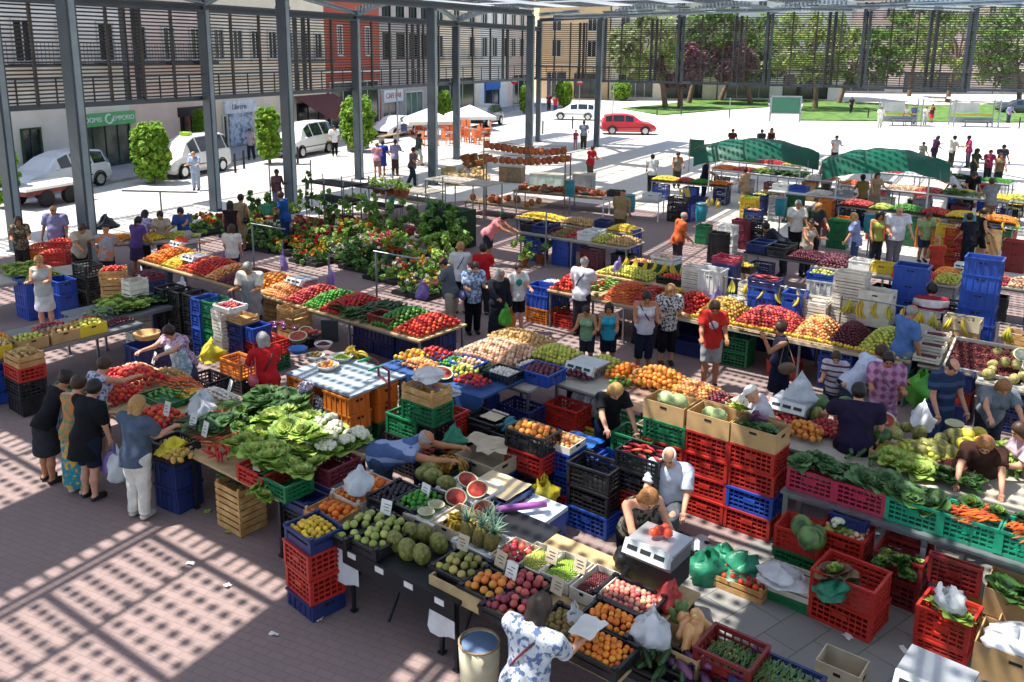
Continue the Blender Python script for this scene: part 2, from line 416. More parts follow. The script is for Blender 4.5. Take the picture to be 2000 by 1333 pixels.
for i,j in rng:
    a0=i*P1L;u0=j*P2L
    if not ok(a0,u0-3): continue
    for a in (LIT0-.16,LIT0-.02,-.06,LIT1-.02): rbox(a0+a,a0+a+(.1 if a!=-.06 else .06),u0-5.7,u0+.42,ROOFZ,ROOFZ+.04)
    for r0,r1 in ROWS:
        rbox(a0+LIT0,a0+LIT1,r1+u0,r1+u0+.12,ROOFZ-.0,ROOFZ+.045)
        na,nu=6,5
        for (x0,x1) in ((LIT0+.08,-.06),(0,LIT1-.02)):
            for p in range(na):
                for q in range(nu):
                    cx=a0+x0+(x1-x0)*(p+.5)/na; cu=u0+r0+(r1-r0)*(q+.5)/nu
                    rbox(cx-.052,cx+.052,cu-.062,cu+.062,ROOFZ+.05,ROOFZ+.07)
            for q in range(nu):
                cu=u0+r0+(r1-r0)*(q+.5)/nu; rbox(a0+x0,a0+x1,cu-.006,cu+.006,ROOFZ+.05,ROOFZ+.06)
    for k in range(26): rbox(a0+LIT0-.34,a0+LIT0-.18,u0-5.6+k*.23,u0-5.6+k*.23+.07,ROOFZ,ROOFZ+.03)
    for k in range(13): rbox(a0+LIT0+k*.22,a0+LIT0+k*.22+.06,u0+.17,u0+.42,ROOFZ+.05,ROOFZ+.07)
o=flush_('roof_lattice',GREY); o['kind']='stuff'
# ---------------------------------------------------------------- buildings
GLASS=mat('dark_window_glass','#20262a',.12,.2,2,spec=.6)
SHUT=mat('window_frame_paint','#cfc8bd',.6,.08,4)
def fxz(x,y):
    """street facade: pixel to (metres along the facade, height)"""
    d=Vector(ray(x,y)); t=(F0.dot(FN))/(d.dot(FN)); p=d*t; return ((p-F0).dot(FD),p.z+CH)
def wallmat(n,c,c2=None): return mat(n,c,.9,.08,.8,col2=c2,dirt=.12,bump=.05,bscale=20)
class Bld:
    def __init__(s,name,s0,s1,h,m,label,depth=9,cat='building'):
        s.o=empty(name,fl(s0),math.atan2(FD.y,FD.x),label,cat); s.s0=s0;s.L=s1-s0;s.h=h
        mb=MB(); mb.box((s.L/2,depth/2,h/2),(s.L,depth,h)); s.w=mb.build('wall',m,s.o)
        mb=MB(); mb.box((s.L/2,-.12,4.3),(s.L,.24,.22)); mb.build('cornice',SHUT,s.o)
        mb=MB(); mb.box((s.L/2,depth/2-.2,h+.15),(s.L+.3,depth+.6,.3)); mb.build('roof',mat('clay_roof','#9a5a42',.9,.15,4),s.o)
    def win(s,u0,u1,z0,z1,fr=SHUT,gl=GLASS,name='window',rails=1,arch=0):
        c=(u0+u1)/2; w=u1-u0; h=z1-z0; t=.09
        mb=MB()
        for x in (u0+t/2,u1-t/2): mb.box((x,-.04,(z0+z1)/2),(t,.12,h))
        for z in (z0+t/2,z1-t/2): mb.box((c,-.041,z),(w-2*t,.12,t))
        if name=='window': mb.box((c,-.1,z0-.05),(w+.2,.24,.08))
        if rails:
            for k in range(rails): mb.box((u0+w*(k+1)/(rails+1),-.035,(z0+z1)/2),(.05,.06,h-2*t))
        o=mb.build(name,fr,s.o)
        mb=MB(); mb.box((c,-.005,(z0+z1)/2),(w-t,.03,h-t)); mb.build('pane',gl,o)
        return o
    def grid(s,nu,zs,w=1.1,h=1.8,fr=SHUT,off=0,balc=0):
        for z in zs:
            if z+h>s.h-.4: continue
            for i in range(nu):
                u=s.L*(i+.5)/nu+off; s.win(u-w/2,u+w/2,z,z+h,fr)
                if balc:
                    mb=MB(); mb.box((u,-.45,z-.1),(w+.7,.8,.1))
                    for k in range(9): mb.tube([(u-w/2-.3+k*(w+.6)/8,-.8,z-.05),(u-w/2-.3+k*(w+.6)/8,-.8,z+.9)],.014,4)
                    mb.tube([(u-w/2-.32,-.8,z+.9),(u+w/2+.32,-.8,z+.9)],.025,4); mb.build('balcony',BLACKM,s.o)
    def box(s,name,u,z,w,h,d,m,y=None):
        mb=MB(); mb.box((u,-d/2 if y is None else y,z),(w,d,h)); return mb.build(name,m,s.o)
    def text(s,name,txt,u,z,size,m,y=-.2,parent=None):
        cu=bpy.data.curves.new(name,'FONT'); cu.body=txt; cu.size=size; cu.align_x='CENTER'; cu.align_y='CENTER'; cu.extrude=.012
        o=bpy.data.objects.new(name,cu); COL.objects.link(o); dg=bpy.context.evaluated_depsgraph_get()
        me=bpy.data.meshes.new_from_object(o.evaluated_get(dg)); bpy.data.objects.remove(o); me.materials.clear(); me.materials.append(m)
        return mobj(name,me,parent or s.o,(u,y,z),(math.pi/2,0,0))
def sx(x,y): return fxz(x,y)[0]
CREAM=wallmat('cream_render','#e3d3bd','#dac8ae'); STONE=wallmat('pale_stone_wall','#e2d8cc'); PINK=wallmat('pinkish_render','#dcc2b4'); REDW=wallmat('red_facade_panels','#a8503c'); GREYB=wallmat('grey_brown_facade','#a89f98'); BEIGE=wallmat('beige_render','#e2d2b8'); WHITEW=wallmat('white_render','#d8d5cf'); OCHRE=wallmat('ochre_render','#d9b888')
s_=[sx(x,y) for x,y in ((-170,430),(262,330),(420,300),(556,290),(640,265),(745,258),(842,240))]
zs=(5.2,8.3,11.4)
b=Bld('corner_building',s_[0],s_[1],10.5,STONE,'pale stone building with the green shop sign at the street corner')
b.grid(5,zs,1.1,1.9,balc=1)
def R2(bl,x0,y0,x1,y1):
    u0,z1=fxz(x0,y0);u1,z0=fxz(x1,y1); return (u0-bl.s0,u1-bl.s0,max(z0,.14),z1)
u=R2(b,38,252,84,312); b.win(u[0],u[1],.15,u[3],mat('dark_green_frame','#2e4a30',.5))
u=R2(b,152,246,258,320); b.win(u[0],u[1],.15,u[3],mat('dark_green_frame','#2e4a30'),mat('shop_glass','#4a4f48',.15,.4,1.2),'shop_window',3)
GSIGN=mat('green_sign_panel','#5fae6c',.5,.05,2); LETW=mat('white_lettering','#eef3ee',.5,.02,3)
u=R2(b,150,224,262,246); uc=(u[0]+u[1])/2; zc=fxz(205,233)[1]; wS=u[1]-u[0]
sg=b.box('shop_sign',uc,zc,wS,.62,.14,GSIGN); b.text('sign_lettering','DOMIS',uc-wS*.27,zc,.34,LETW,-.15,sg); b.text('sign_lettering','EMPORIO',uc+wS*.27,zc,.34,LETW,-.15,sg)
mb=MB(); mb.tube([(uc+.22*math.cos(t*.3),-.16,zc+.22*math.sin(t*.3)) for t in range(4,22)],.05,6); mb.build('sign_emblem',LETW,sg)
b=Bld('narrow_building',s_[1],s_[2],10,PINK,'pinkish rendered building with one dark shop window between two shops'); b.grid(3,zs,1.0,1.8,balc=1)
u=R2(b,350,215,398,290); b.win(u[0],u[1],.2,u[3],BLACKM,GLASS,'shop_window',1); zc=fxz(372,218)[1]
sg=b.box('shop_sign',(u[0]+u[1])/2,zc,u[1]-u[0]+.3,.5,.12,mat('dark_sign','#2a2330',.5)); 
b=Bld('mural_building',s_[2],s_[3],10.5,CREAM,'cream building with blue and white picture covered shop front'); b.grid(4,zs,1.0,1.8)
u=R2(b,445,222,495,300)
def muralmat():
    m,nt,bb=newmat('shop_mural_print'); v=coords(nt); n=noise(nt,v,2.2,6,.75)
    nt.links.new(ramp(nt,n,[(.32,'#2f3a4c'),(.46,'#7f93ad'),(.56,'#c9d3e0'),(.7,'#8f9bb0')]),bb.inputs['Base Color']); bb.inputs['Roughness'].default_value=.4; return m
MUR=muralmat(); b.box('printed_panel',(u[0]+u[1])/2,(.2+u[3])/2,u[1]-u[0],u[3]-.2,.1,MUR)
u2=R2(b,432,225,444,262); b.win(u2[0],u2[1],.2,u2[3],SHUT,GLASS,'door',0)
zc=fxz(470,208)[1]; sg=b.box('shop_sign',(u[0]+u[1])/2,zc,u[1]-u[0]+.8,.75,.14,mat('white_sign_panel','#d9dbe2',.5)); b.text('sign_lettering','Libreria',(u[0]+u[1])/2-.2,zc,.45,mat('grey_lettering','#5b6472'),-.15,sg)
b=Bld('awning_building',s_[3],s_[4],10.5,BEIGE,'beige building with a wide brown awning over its shop'); b.grid(3,zs,1.0,1.8,balc=1)
u0,z0=fxz(575,230);u1,_=fxz(642,222); u0-=b.s0;u1-=b.s0; zt=fxz(580,188)[1]
AWN=mat('brown_awning_canvas','#6d3f3c',.9,.08,3); mb=MB(); P=[[(u0+.0,-.02,zt),(u0,-2.3,zt-1.15)],[(u1+.6,-.02,zt),(u1+.6,-2.3,zt-1.15)]]; mb.grid(P,0,False,.04)
for i in range(18): mb.box((u0+(u1+.6-u0)*(i+.5)/18,-2.3,zt-1.32),((u1+.6-u0)/18*.92,.03,.26)); 
mb.build('awning',AWN,b.o); b.win(u0+.3,u1,.2,zt-.5,BLACKM,GLASS,'shop_window',2)
b=Bld('red_building',s_[4],s_[5],11,REDW,'modern building with a bright red panelled facade'); b.win(.4,b.L-.4,.2,3.6,SHUT,GLASS,'shop_window',3); b.grid(2,(5.4,),.7,2.2)
b=Bld('bar_building',s_[5],s_[6],11.5,GREYB,'grey brown building with the white bar sign in red letters'); b.grid(4,zs,1.3,2,BLACKM)
u=R2(b,742,180,780,195); sg=b.box('shop_sign',(u[0]+u[1])/2+.4,(u[2]+u[3])/2,u[1]-u[0],.95,.16,WHITE); b.text('sign_lettering','CAFE BAR',(u[0]+u[1])/2+.4,(u[2]+u[3])/2,.6,mat('red_lettering','#b03038'),-.17,sg)
u=R2(b,745,200,775,240); b.win(u[0],u[1],.2,u[3],SHUT,GLASS,'shop_window',1)
u=R2(b,790,180,825,225); b.win(u[0],u[1],.2,u[3],SHUT,mat('green_shop_glass','#466a5c',.15),'shop_window',2)
# far end of the street turns toward the square
FEN=fl(s_[6]); FT=Vector((6.0,108,0)); L=(FT-FEN).length
_F0,_FD,_FN=F0,FD,FN; FD=(FT-FEN)/L; FN=Vector((FD.y,-FD.x,0)); F0=FEN
for (x0,x1,m,nm,lab,bl) in ((842,935,BEIGE,'beige_house','beige house with tall balconies beside the grey bar building',1),(935,992,WHITEW,'white_house','white house with the bright blue shop door',0),(992,1040,PINK,'rose_house','rose coloured house at the bend of the street',0)):
    a_,e_=fxz(x0,225)[0],fxz(x1,222)[0]
    b=Bld(nm,a_,e_,12.5,m,lab); b.grid(3,zs,1.2,2.0,balc=bl)
    if nm=='white_house':
        u=R2(b,946,175,974,212); BL=mat('bright_blue_paint','#1d63b8',.4); b.win(u[0],u[1],.2,u[3],BL,GLASS,'door',1); b.box('door_surround',(u[0]+u[1])/2,u[3]+.4,u[1]-u[0],.8,.2,BL)
    else: b.win(1,b.L-1,.2,3.4,SHUT,GLASS,'shop_window',2)
F0=Vector((3,111,0)); FD=Vector((.97,.1,0)).normalized(); FN=Vector((FD.y,-FD.x,0))
for i,(w,m,nm,lab,bl) in enumerate(((9,OCHRE,'ochre_house','ochre house closing the far end of the street',0),(14,BEIGE,'far_apartment_building','beige apartment building with a dark arched doorway beyond the round road sign',1),(17,STONE,'stone_apartment_building','pale stone apartment building behind the topiary trees',0),(30,PINK,'pink_apartment_building','long pink apartment building beyond the park pines',1),(34,BEIGE,'sand_apartment_building','long sand coloured apartment building behind the bus shelters',0))):
    a_=(0,9,23,40,70)[i]
    if i>=3: F0=Vector((6,134,0))
    b=Bld(nm,a_,a_+w-.2,19,m,lab,12); b.grid(max(2,int(w/3.2)),zs+(14.5,),1.2,2,balc=bl); b.win(1,w*.4,.2,3.4,SHUT,GLASS,'shop_window',3); b.win(w*.5,w*.85,.2,3.2,BLACKM,GLASS,'shop_window',2)
F0,FD,FN=_F0,_FD,_FN
# ---------------------------------------------------------------- trees
def leafmat(n,c,c2): return mat(n,c,.6,.2,2,col2=c2,rnd=.7,trans=.4,spec=.25)
LEAF1=leafmat('bright_hedge_leaf','#a3c04c','#6f9a34'); LEAF2=leafmat('pine_needles','#7f9a52','#5a7638'); LEAF3=leafmat('plum_leaf','#8a6068','#694650'); LEAF4=leafmat('olive_green_leaf','#a0ac66','#74884a')
BARK=mat('tree_bark','#6b5545',.95,.25,4,bump=.4)
def leaves(cen,rad_,n,size,m,name,parent,shape='ball',rs=1,loc=(0,0,0),elong=1.6,droop=0):
    """N separate leaf faces spread through clumps in the crown"""
    rng_=np.random.RandomState(rs); cl=max(6,n//45)
    if shape=='ball':
        q=rng_.normal(size=(cl,3)); q/=np.linalg.norm(q,axis=1)[:,None]; q*=(rng_.uniform(.35,1.0,(cl,1))**.5)
        cc=np.array(cen)+q*np.array(rad_); cr=rng_.uniform(.16,.32,cl)*min(rad_)
    else:
        th=rng_.uniform(0,2*math.pi,cl); cl=cl*2; th=rng_.uniform(0,2*math.pi,cl); rr=rng_.uniform(.6,1,cl)**.5; zz=rng_.uniform(-1,1,cl); rr=rr*(1-.45*np.abs(zz)**4)*rng_.uniform(.8,1.08,cl)
        cc=np.array(cen)+np.stack([np.cos(th)*rr*rad_[0],np.sin(th)*rr*rad_[1],zz*rad_[2]],1); cr=rng_.uniform(.14,.26,cl)*min(rad_)
    k=rng_.randint(0,cl,n); off=rng_.normal(size=(n,3)); off/=np.linalg.norm(off,axis=1)[:,None]; off*=(rng_.uniform(0,1,(n,1))**.4)
    p=cc[k]+off*cr[k][:,None]
    nrm=off+rng_.normal(size=(n,3))*.5+np.array([0,0,.5]); nrm/=np.linalg.norm(nrm,axis=1)[:,None]
    t=np.cross(nrm,rng_.normal(size=(n,3))); t/=np.linalg.norm(t,axis=1)[:,None]; b2=np.cross(nrm,t)
    s1=size*rng_.uniform(.6,1.3,(n,1)); s2=s1/elong
    V=np.stack([p-t*s1,p-b2*s2+nrm*s2*.3,p+t*s1-np.array([0,0,droop])*s1,p+b2*s2+nrm*s2*.3],1).reshape(-1,3)
    Fq=np.arange(4*n).reshape(n,4)
    return mobj(name,np_mesh(name,V,Fq,[m],smooth=False),parent,loc)
def topiary(px,py,ptop,hw,lab,m=LEAF1,rs=1,n=4200):
    p=G(px,py); h=ZA(px,ptop,p.y); a=Vector((0,0,0)); r=hw/1720*(p-Vector((0,0,CH))).length
    o=empty('clipped_tree',p,0,lab,'tree','clipped trees along the street')
    mb=MB(); mb.tube([(0,0,0),(0,0,h*.5)],[.09,.06],8); mb.build('trunk',BARK,o)
    leaves((0,0,h*.55),(r,r,h*.44),n,.11,m,'crown',o,'cyl',rs)
    leaves((0,0,h*.55),(r*.8,r*.8,h*.42),n//2,.16,m,'inner_foliage',o,'cyl',rs+50)
for i,(x,y,t,w,lab) in enumerate(((300,358,242,30,'bright clipped column tree in front of the green shop sign'),(527,320,212,21,'bright clipped column tree in front of the picture covered shop'),(700,296,190,30,'bright clipped column tree beside the brown awning'),(14,405,285,22,'clipped column tree at the frame edge beside the white estate car'),(393,306,214,9,'slim clipped tree between the dark window and the mural shop'),(868,245,178,12,'small clipped tree behind the white parasols'),(1024,222,168,9,'small clipped tree beside the no entry sign'),(1101,210,158,16,'rounded clipped tree in front of the blue shop front'),(1213,197,160,18,'bushy clipped tree beside the parked white car by the lawn'),(600,262,215,12,'clipped tree in the shade under the awning'))): topiary(x,y,t,w,lab,LEAF1,i+1)
def tree(px,py,ccx,ccy,crx,cry,lab,m=LEAF2,rs=3,n=3400,name='pine_tree',lean=0,leaf=.3):
    p=G(px,py); D=p.y; zc=ZA(ccx,ccy,D); xc=XA(ccx,ccy,D)-p.x; k=D/1720*1.0; rx=crx*k; rz=cry*k
    o=empty(name,p,0,lab,'tree','trees of the park')
    mb=MB(); top=zc-rz*.2; mb.tube([(0,0,0),(xc*.2,0,top*.45),(xc*.7,.1,top*.8),(xc,0,top+rz*.5)],[.32,.26,.2,.08],8)
    for i in range(7):
        t=i*2.4+rs; mb.tube([(xc*.6,0,top*.75),(xc+math.cos(t)*rx*.35,math.sin(t)*rx*.35,zc),(xc+math.cos(t)*rx*.75,math.sin(t)*rx*.75,zc+rz*.25)],[.14,.09,.03],5)
    mb.build('trunk',BARK,o)
    leaves((xc,0,zc),(rx,rx*.9,rz),n,leaf,m,'crown',o,'ball',rs)
for i,a in enumerate(((1300,213,1265,95,75,62,'tall olive green pine nearest the red car',LEAF4),(1328,212,1330,125,48,40,'plum leaved tree between two pines at the lawn corner',LEAF3),(1345,203,1395,75,62,70,'dark pine with leaning trunk at the start of the lawn',LEAF2),(1406,198,1480,95,70,62,'broad green pine left of the green billboard',LEAF2),(1466,206,1430,120,45,35,'reddish young tree behind the pines',LEAF3),(1592,215,1590,95,95,68,'broad bright pine right of the green billboard',LEAF4),(1638,203,1690,110,70,50,'green pine leaning toward the bus shelter',LEAF2),(1850,200,1880,85,95,70,'large pine behind the second bus shelter',LEAF4),(1990,205,1985,90,80,75,'dark pine at the far end of the park',LEAF2),(1245,185,1225,70,50,45,'distant green tree beyond the clipped tree',LEAF4),(1775,190,1800,60,60,60,'pine rising behind the bus stop',LEAF2))):
    tree(*a[:7],m=a[7],rs=i+11,name='pine_tree' if a[7]!=LEAF3 else 'plum_tree')
# ---------------------------------------------------------------- vehicles
TYRE=mat('tyre_rubber','#1b1b1c',.8,.15,8); RIM=mat('alloy_rim','#b9bcc0',.3,.08,5,metal=.8); CARG=mat('car_glass','#1f2a2e',.08,.1,2,spec=.7); LAMP=mat('clear_lamp','#d8dde0',.1,.05,3); RLAMP=mat('red_lamp','#8e1418',.2,.1,3); PLATE=mat('number_plate','#e4e4df',.4,.03,3)
PROF={'hatch':[(-2.0,.34,.62,.66,.78),(-1.93,.26,.86,1.0,.83),(-1.72,.22,.93,1.38,.85),(-1.2,.2,.94,1.47,.86),(-.3,.2,.93,1.48,.86),(.35,.2,.91,1.38,.86),(1.0,.2,.88,.93,.85),(1.6,.22,.78,.82,.82),(1.9,.27,.64,.68,.76),(2.0,.36,.5,.54,.68)],
'wagon':[(-2.25,.34,.66,.7,.8),(-2.18,.26,.9,1.1,.84),(-1.95,.22,.98,1.52,.87),(-1.2,.2,.98,1.62,.88),(-.1,.2,.97,1.6,.88),(.55,.2,.95,1.42,.88),(1.25,.2,.9,.96,.87),(1.8,.22,.8,.85,.84),(2.1,.27,.66,.7,.78),(2.22,.36,.5,.54,.7)],
'sedan':[(-2.25,.36,.6,.64,.78),(-2.1,.26,.86,.9,.83),(-1.65,.22,.92,.97,.85),(-.95,.2,.93,1.36,.86),(-.2,.2,.92,1.43,.86),(.4,.2,.91,1.32,.86),(1.1,.2,.87,.92,.85),(1.75,.22,.76,.8,.82),(2.1,.27,.62,.66,.76),(2.22,.36,.48,.52,.68)],
'van':[(-2.2,.34,.9,.95,.84),(-2.15,.26,1.05,1.75,.87),(-1.9,.22,1.07,1.84,.88),(-1.0,.2,1.07,1.86,.89),(.1,.2,1.05,1.84,.89),(.75,.2,1.02,1.6,.88),(1.35,.2,.98,1.05,.87),(1.8,.22,.86,.9,.84),(2.05,.27,.68,.72,.78),(2.15,.36,.5,.54,.7)],
'suv':[(-2.25,.4,.75,.8,.82),(-2.2,.3,1.0,1.15,.88),(-2.0,.28,1.07,1.62,.9),(-1.2,.26,1.08,1.7,.92),(-.1,.26,1.07,1.68,.92),(.55,.26,1.05,1.5,.92),(1.2,.26,1.0,1.07,.91),(1.8,.28,.93,.98,.88),(2.15,.32,.78,.82,.82),(2.25,.42,.6,.64,.74)]}
def car(p,az,kind,col,label,rough=.28,stripe=None,name='parked_car'):
    o=empty(name,p,az,label,'car'); PT=mat('car_paint_'+col,col,rough,.04,2,coat=.6,spec=.5,dirt=.08)
    st=PROF[kind]; body=MB(); sec=[]
    for (x,zb,zt,zr,w) in st:
        wr=w*(1-.55*max(0,(zr-zt))); half=[(w*.88,zb),(w,zb+.16),(w*1.01,(zb+zt)/2),(w*.97,zt-.03),(w*.95,zt),(wr*.97,zr-.05),(wr*.8,zr)]
        sec.append([(x,-y,z) for y,z in half]+[(x,y,z) for y,z in reversed(half)])
    n=14; wins={'windscreen':MB(),'rear_window':MB()}; sides=[MB(),MB()]
    flat=[p_ for s in sec for p_ in s]
    cab=[i for i,s in enumerate(st) if s[3]-s[2]>.2]; c0,c1=cab[0],cab[-1]
    for i in range(len(sec)-1):
        for k in range(n):
            k2=(k+1)%n; q=[sec[i][k],sec[i+1][k],sec[i+1][k2],sec[i][k2]]
            if k in (4,8) and c0<=i<c1:
                c=sum((Vector(v) for v in q),Vector())/4; ins=[c+(Vector(v)-c)*.88 for v in q]; sgn=-1 if k==4 else 1
                ins=[v+Vector((0,sgn*.012,.004)) for v in ins]; sides[0 if k==4 else 1].add(ins,[(0,1,2,3)] if True else [],0)
            body.add(q,[(0,1,2,3)],0,True)
    body.add(sec[0],[tuple(range(n))]); body.add(sec[-1],[tuple(reversed(range(n)))])
    bo=body.build('body',PT,o)
    bo.data.polygons.foreach_set('use_smooth',[False]*len(bo.data.polygons))
    for sd in sides: sd.build('side_window',CARG,bo)
    def glassq(i,j,nm):
        a=sec[i];b_=sec[j]; q=[Vector(a[5]),Vector(a[8]),Vector(b_[8]),Vector(b_[5])]
        c=sum(q,Vector())/4; up=(q[1]-q[0]).cross(q[3]-q[0]).normalized(); up=up if up.z>0 else -up
        MB().add([c+(v-c)*.86+up*.015 for v in q],[(0,1,2,3)]).build(nm,CARG,bo)
    glassq(c1,c1+1,'windscreen'); glassq(c0-1,c0,'rear_window')
    xf,xb=st[-1][0],st[0][0]
    for sgn in (-1,1):
        for x in (xb+.78,xf-.82):
            wz=.31 if kind!='suv' else .36
            w=empty('wheel',(x,sgn*(st[3][4]-.06),wz)); w.parent=o
            MB().tube([(0,-.1,0),(0,.1,0)],wz,16).build('tyre',TYRE,w)
            MB().tube([(0,-.108,0),(0,.108,0)],wz*.66,12).build('rim',RIM,w)
            mb=MB(); mb.tube([(x+math.cos(t)*(wz+.05),sgn*(st[3][4]+.004),wz+math.sin(t)*(wz+.05)) for t in [math.pi*k/8 for k in range(9)]],.03,5); mb.build('wheel_arch',BLACK,bo)
        MB().ball((xf-.2,sgn*.56,st[-2][2]-.06),.13,sc=(1.2,1,.6)).build('headlight',LAMP,o)
        MB().box((xb+.06,sgn*.62,st[1][2]-.06),(.1,.22,.24)).build('tail_light',RLAMP,o)
        MB().ball((st[c1][0]+.25,sgn*(st[3][4]+.1),st[c1][2]+.04),.09,sc=(.7,1,.7)).build('wing_mirror',PT,bo)
        MB().box((0,sgn*(st[3][4]+.012),.55),(2.2,.02,.04)).build('side_trim',BLACK,bo)
    MB().box((xf-.0,0,.42),(.06,1.2,.18)).build('bumper',BLACK,o); MB().box((xb+.0,0,.44),(.06,1.2,.18)).build('bumper',BLACK,o)
    MB().box((xb-.035,0,.62),(.02,.5,.11)).build('number_plate',PLATE,o)
    if stripe:
        MB().box((.2,-(st[3][4]+.02),.62),(.9,.02,.5)).build('door_panel',stripe,o); MB().box((.2,(st[3][4]+.02),.62),(.9,.02,.5)).build('door_panel',stripe,o)
    return o
SD=math.atan2(FD.y,FD.x)
def mid(a,b): return (G(*a)+G(*b))/2
car(G(135,372)+FN*-.6,SD+math.pi,'wagon','#c9ccd0','silver white estate car parked nearest along the street')
t=car(G(385,341)+FN*-.5,SD+math.pi,'van','#d4d3cf','white taxi with a lit green sign on its roof behind the market column'); MB().box((0,0,1.93),(.3,.5,.14)).build('taxi_sign',mat('green_taxi_sign','#a8cf3a',.4),t)
car(G(590,302),SD+math.pi,'van','#d8d8d6','white panel van parked behind the second column tree')
car(G(780,266)+FN*-.4,SD+math.pi,'sedan','#dcdddf','white saloon taxi with a blue door panel beside the parasols',stripe=mat('blue_door_print','#38508f',.4))
car(G(945,246),SD+math.pi,'suv','#2b3440','dark blue off road car behind the orange terrace chairs')
car(G(1122,234),rad(172),'hatch','#e2e2e2','small white car crossing the square toward the street')
car(G(1226,262),rad(-2),'hatch','#b3202a','red hatchback driving across the square')
car(G(1243,194),rad(175),'hatch','#d0d3d6','white car parked beside the lawn and bushy tree')
car(G(1985,222),rad(170),'hatch','#3a4048','dark car half out of frame behind the second bus shelter')
tr=empty('flatbed_trailer',G(86,398),SD+math.pi,'low flatbed trailer with white deck parked by the kerb','trailer')
MB().box((0,0,.75),(3.0,1.7,.1)).build('deck',WHITE,tr); MB().box((0,0,.6),(2.9,1.5,.16)).build('chassis',mat('rusty_red_steel','#6a2d24',.7,.2,6),tr)
for sx_ in (-.6,.5):
    for sy_ in (-.7,.7): MB().tube([(sx_,sy_-.1,.32),(sx_,sy_+.1,.32)],.32,14).build('wheel',TYRE,tr)
# ================================================================ PRODUCE
def fm(n,c,c2=None,rnd=.35,rough=.42,stops=None,**k): return mat(n,c,rough,.12,14,col2=c2,rnd=rnd,stops=stops,**k)
KIND={}
def sph(r,sc=(1,1,1),n=10,k=7,dent=0):
    mb=MB(); mb.ball((0,0,0),r,n=n,k=k,sc=sc)
    if dent: mb.v=[(x,y,z-dent*r*max(0,1-math.hypot(x,y)/(r*.45))*(1 if z>0 else 0)) for x,y,z in mb.v]
    return mb
def lathe_y(prof,n=9,bend=0):
    """elongated produce lying along x; prof = (x, radius)"""
    mb=MB(); pts=[(x,0,bend*(x*x)) for x,_ in prof]; mb.tube(pts,[max(.002,r) for _,r in prof],n,cap=True); return mb
def kind(name,mb,m,r,cat,cap=300,low=None):
    KIND[name]=dict(mb=mb,mat=m,r=r,cat=cat,n=0,cap=cap,me=None,acc=[],low=low or mb)
def K_(name,c,r,cat=None,sc=(1,1,1),c2=None,cap=300,dent=0,stops=None,rnd=.35,rough=.42):
    kind(name,sph(r,sc,dent=dent),fm(name+'_skin',c,c2,rnd,rough,stops),r,cat or name.replace('_',' '),cap,sph(r,sc,6,4))
K_('orange','#d9741a',.043,dent=.1); K_('mandarin','#e0741c',.031,c2='#e98f2e',dent=.12); K_('lemon','#d9b62c',.034,sc=(1.3,1,1))
K_('lime','#3c8420',.033); K_('green_plum','#8f9c46',.044,'plum',c2='#a3a75a'); K_('black_plum','#241c28',.032,'plum')
K_('yellow_peach','#d9962f',.043,'peach',c2='#cf7a34'); K_('peach','#b5484c',.042,stops=[(0,'#7e2f42'),(.5,'#b34a4e'),(1,'#d97b5c')],dent=.1)
K_('paraguayo','#cf7468',.028,'flat peach',stops=[(0,'#b84a4a'),(.6,'#d98b74'),(1,'#e6bb90')]); K_('custard_apple','#7d8040',.043,stops=[(0,'#6f7a34'),(.6,'#98904a'),(1,'#b89e55')])
K_('tomato','#b8261c',.041,stops=[(0,'#a81f1a'),(.7,'#c9331f'),(1,'#d85a2a')],dent=.12); K_('potato','#b3905c',.042,sc=(1.3,1,.9),rough=.85); K_('onion','#c29a72',.038,stops=[(0,'#b98a5c'),(.5,'#d3a486'),(1,'#d9b7a0')])
K_('pear','#a9a63e',.04,sc=(.95,.95,1.35)); K_('golden_pear','#b8943c',.038,'pear',sc=(.95,.95,1.3)); K_('green_apple','#a3b03c',.04,'apple',c2='#c0b84e',dent=.12); K_('nectarine','#a82a30',.036,stops=[(0,'#8c1f2c'),(.6,'#b5353a'),(1,'#cf6a40')],dent=.1)
K_('apricot','#dd8f4c',.032,stops=[(0,'#d9803c'),(1,'#e6ac74')]); K_('dark_plum','#5a1a28',.03,'plum'); K_('beetroot','#5a2230',.042); K_('red_pepper','#b3221a',.042,'pepper',sc=(.9,.9,1.25)); K_('yellow_pepper','#dca42a',.042,'pepper',sc=(.9,.9,1.25)); K_('green_pepper','#3f7a26',.042,'pepper',sc=(.9,.9,1.25))
K_('cherry','#5e1420',.0125,cap=0); K_('grape','#a9b24a',.0115,cap=0); K_('green_grape','#8cb032',.0115,'grape',cap=0); K_('olive','#8e8a30',.012,cap=0); K_('kiwi','#7d6a3c',.03,sc=(1.2,1,1),rough=.9); K_('prune','#3a1c22',.013,cap=0)
K_('garlic','#d8d0c4',.028); K_('mushroom','#d6c8b4',.02,cap=0)
MEL=mat('toad_skin_rind','#6b6d36',.55,.3,26,col2='#8d8846',bump=.4,bscale=70); MEL2=mat('galia_melon_rind','#a59a5c',.7,.25,40,col2='#7e7c45',bump=.5,bscale=120); WMR=mat('watermelon_rind','#31502a',.35,.3,9,col2='#5d7d3f'); FLESH=mat('watermelon_flesh','#c8443c',.3,.14,12,col2='#d96a58'); YTIP=mat('yellow_melon_spot','#c9c436',.5,.1,9); PITH=mat('pale_rind_edge','#c9d0a4',.5,.08,9)
kind('melon',sph(.095,(1.42,1,1),14,10),MEL,.095,'melon'); kind('galia_melon',sph(.08,(1.1,1,1),12,9),MEL2,.08,'melon'); kind('watermelon',sph(.13,(1.15,1,1),14,10),WMR,.13,'watermelon')
K_('honeydew','#c8b93c',.085,'melon',sc=(1.25,1,1))
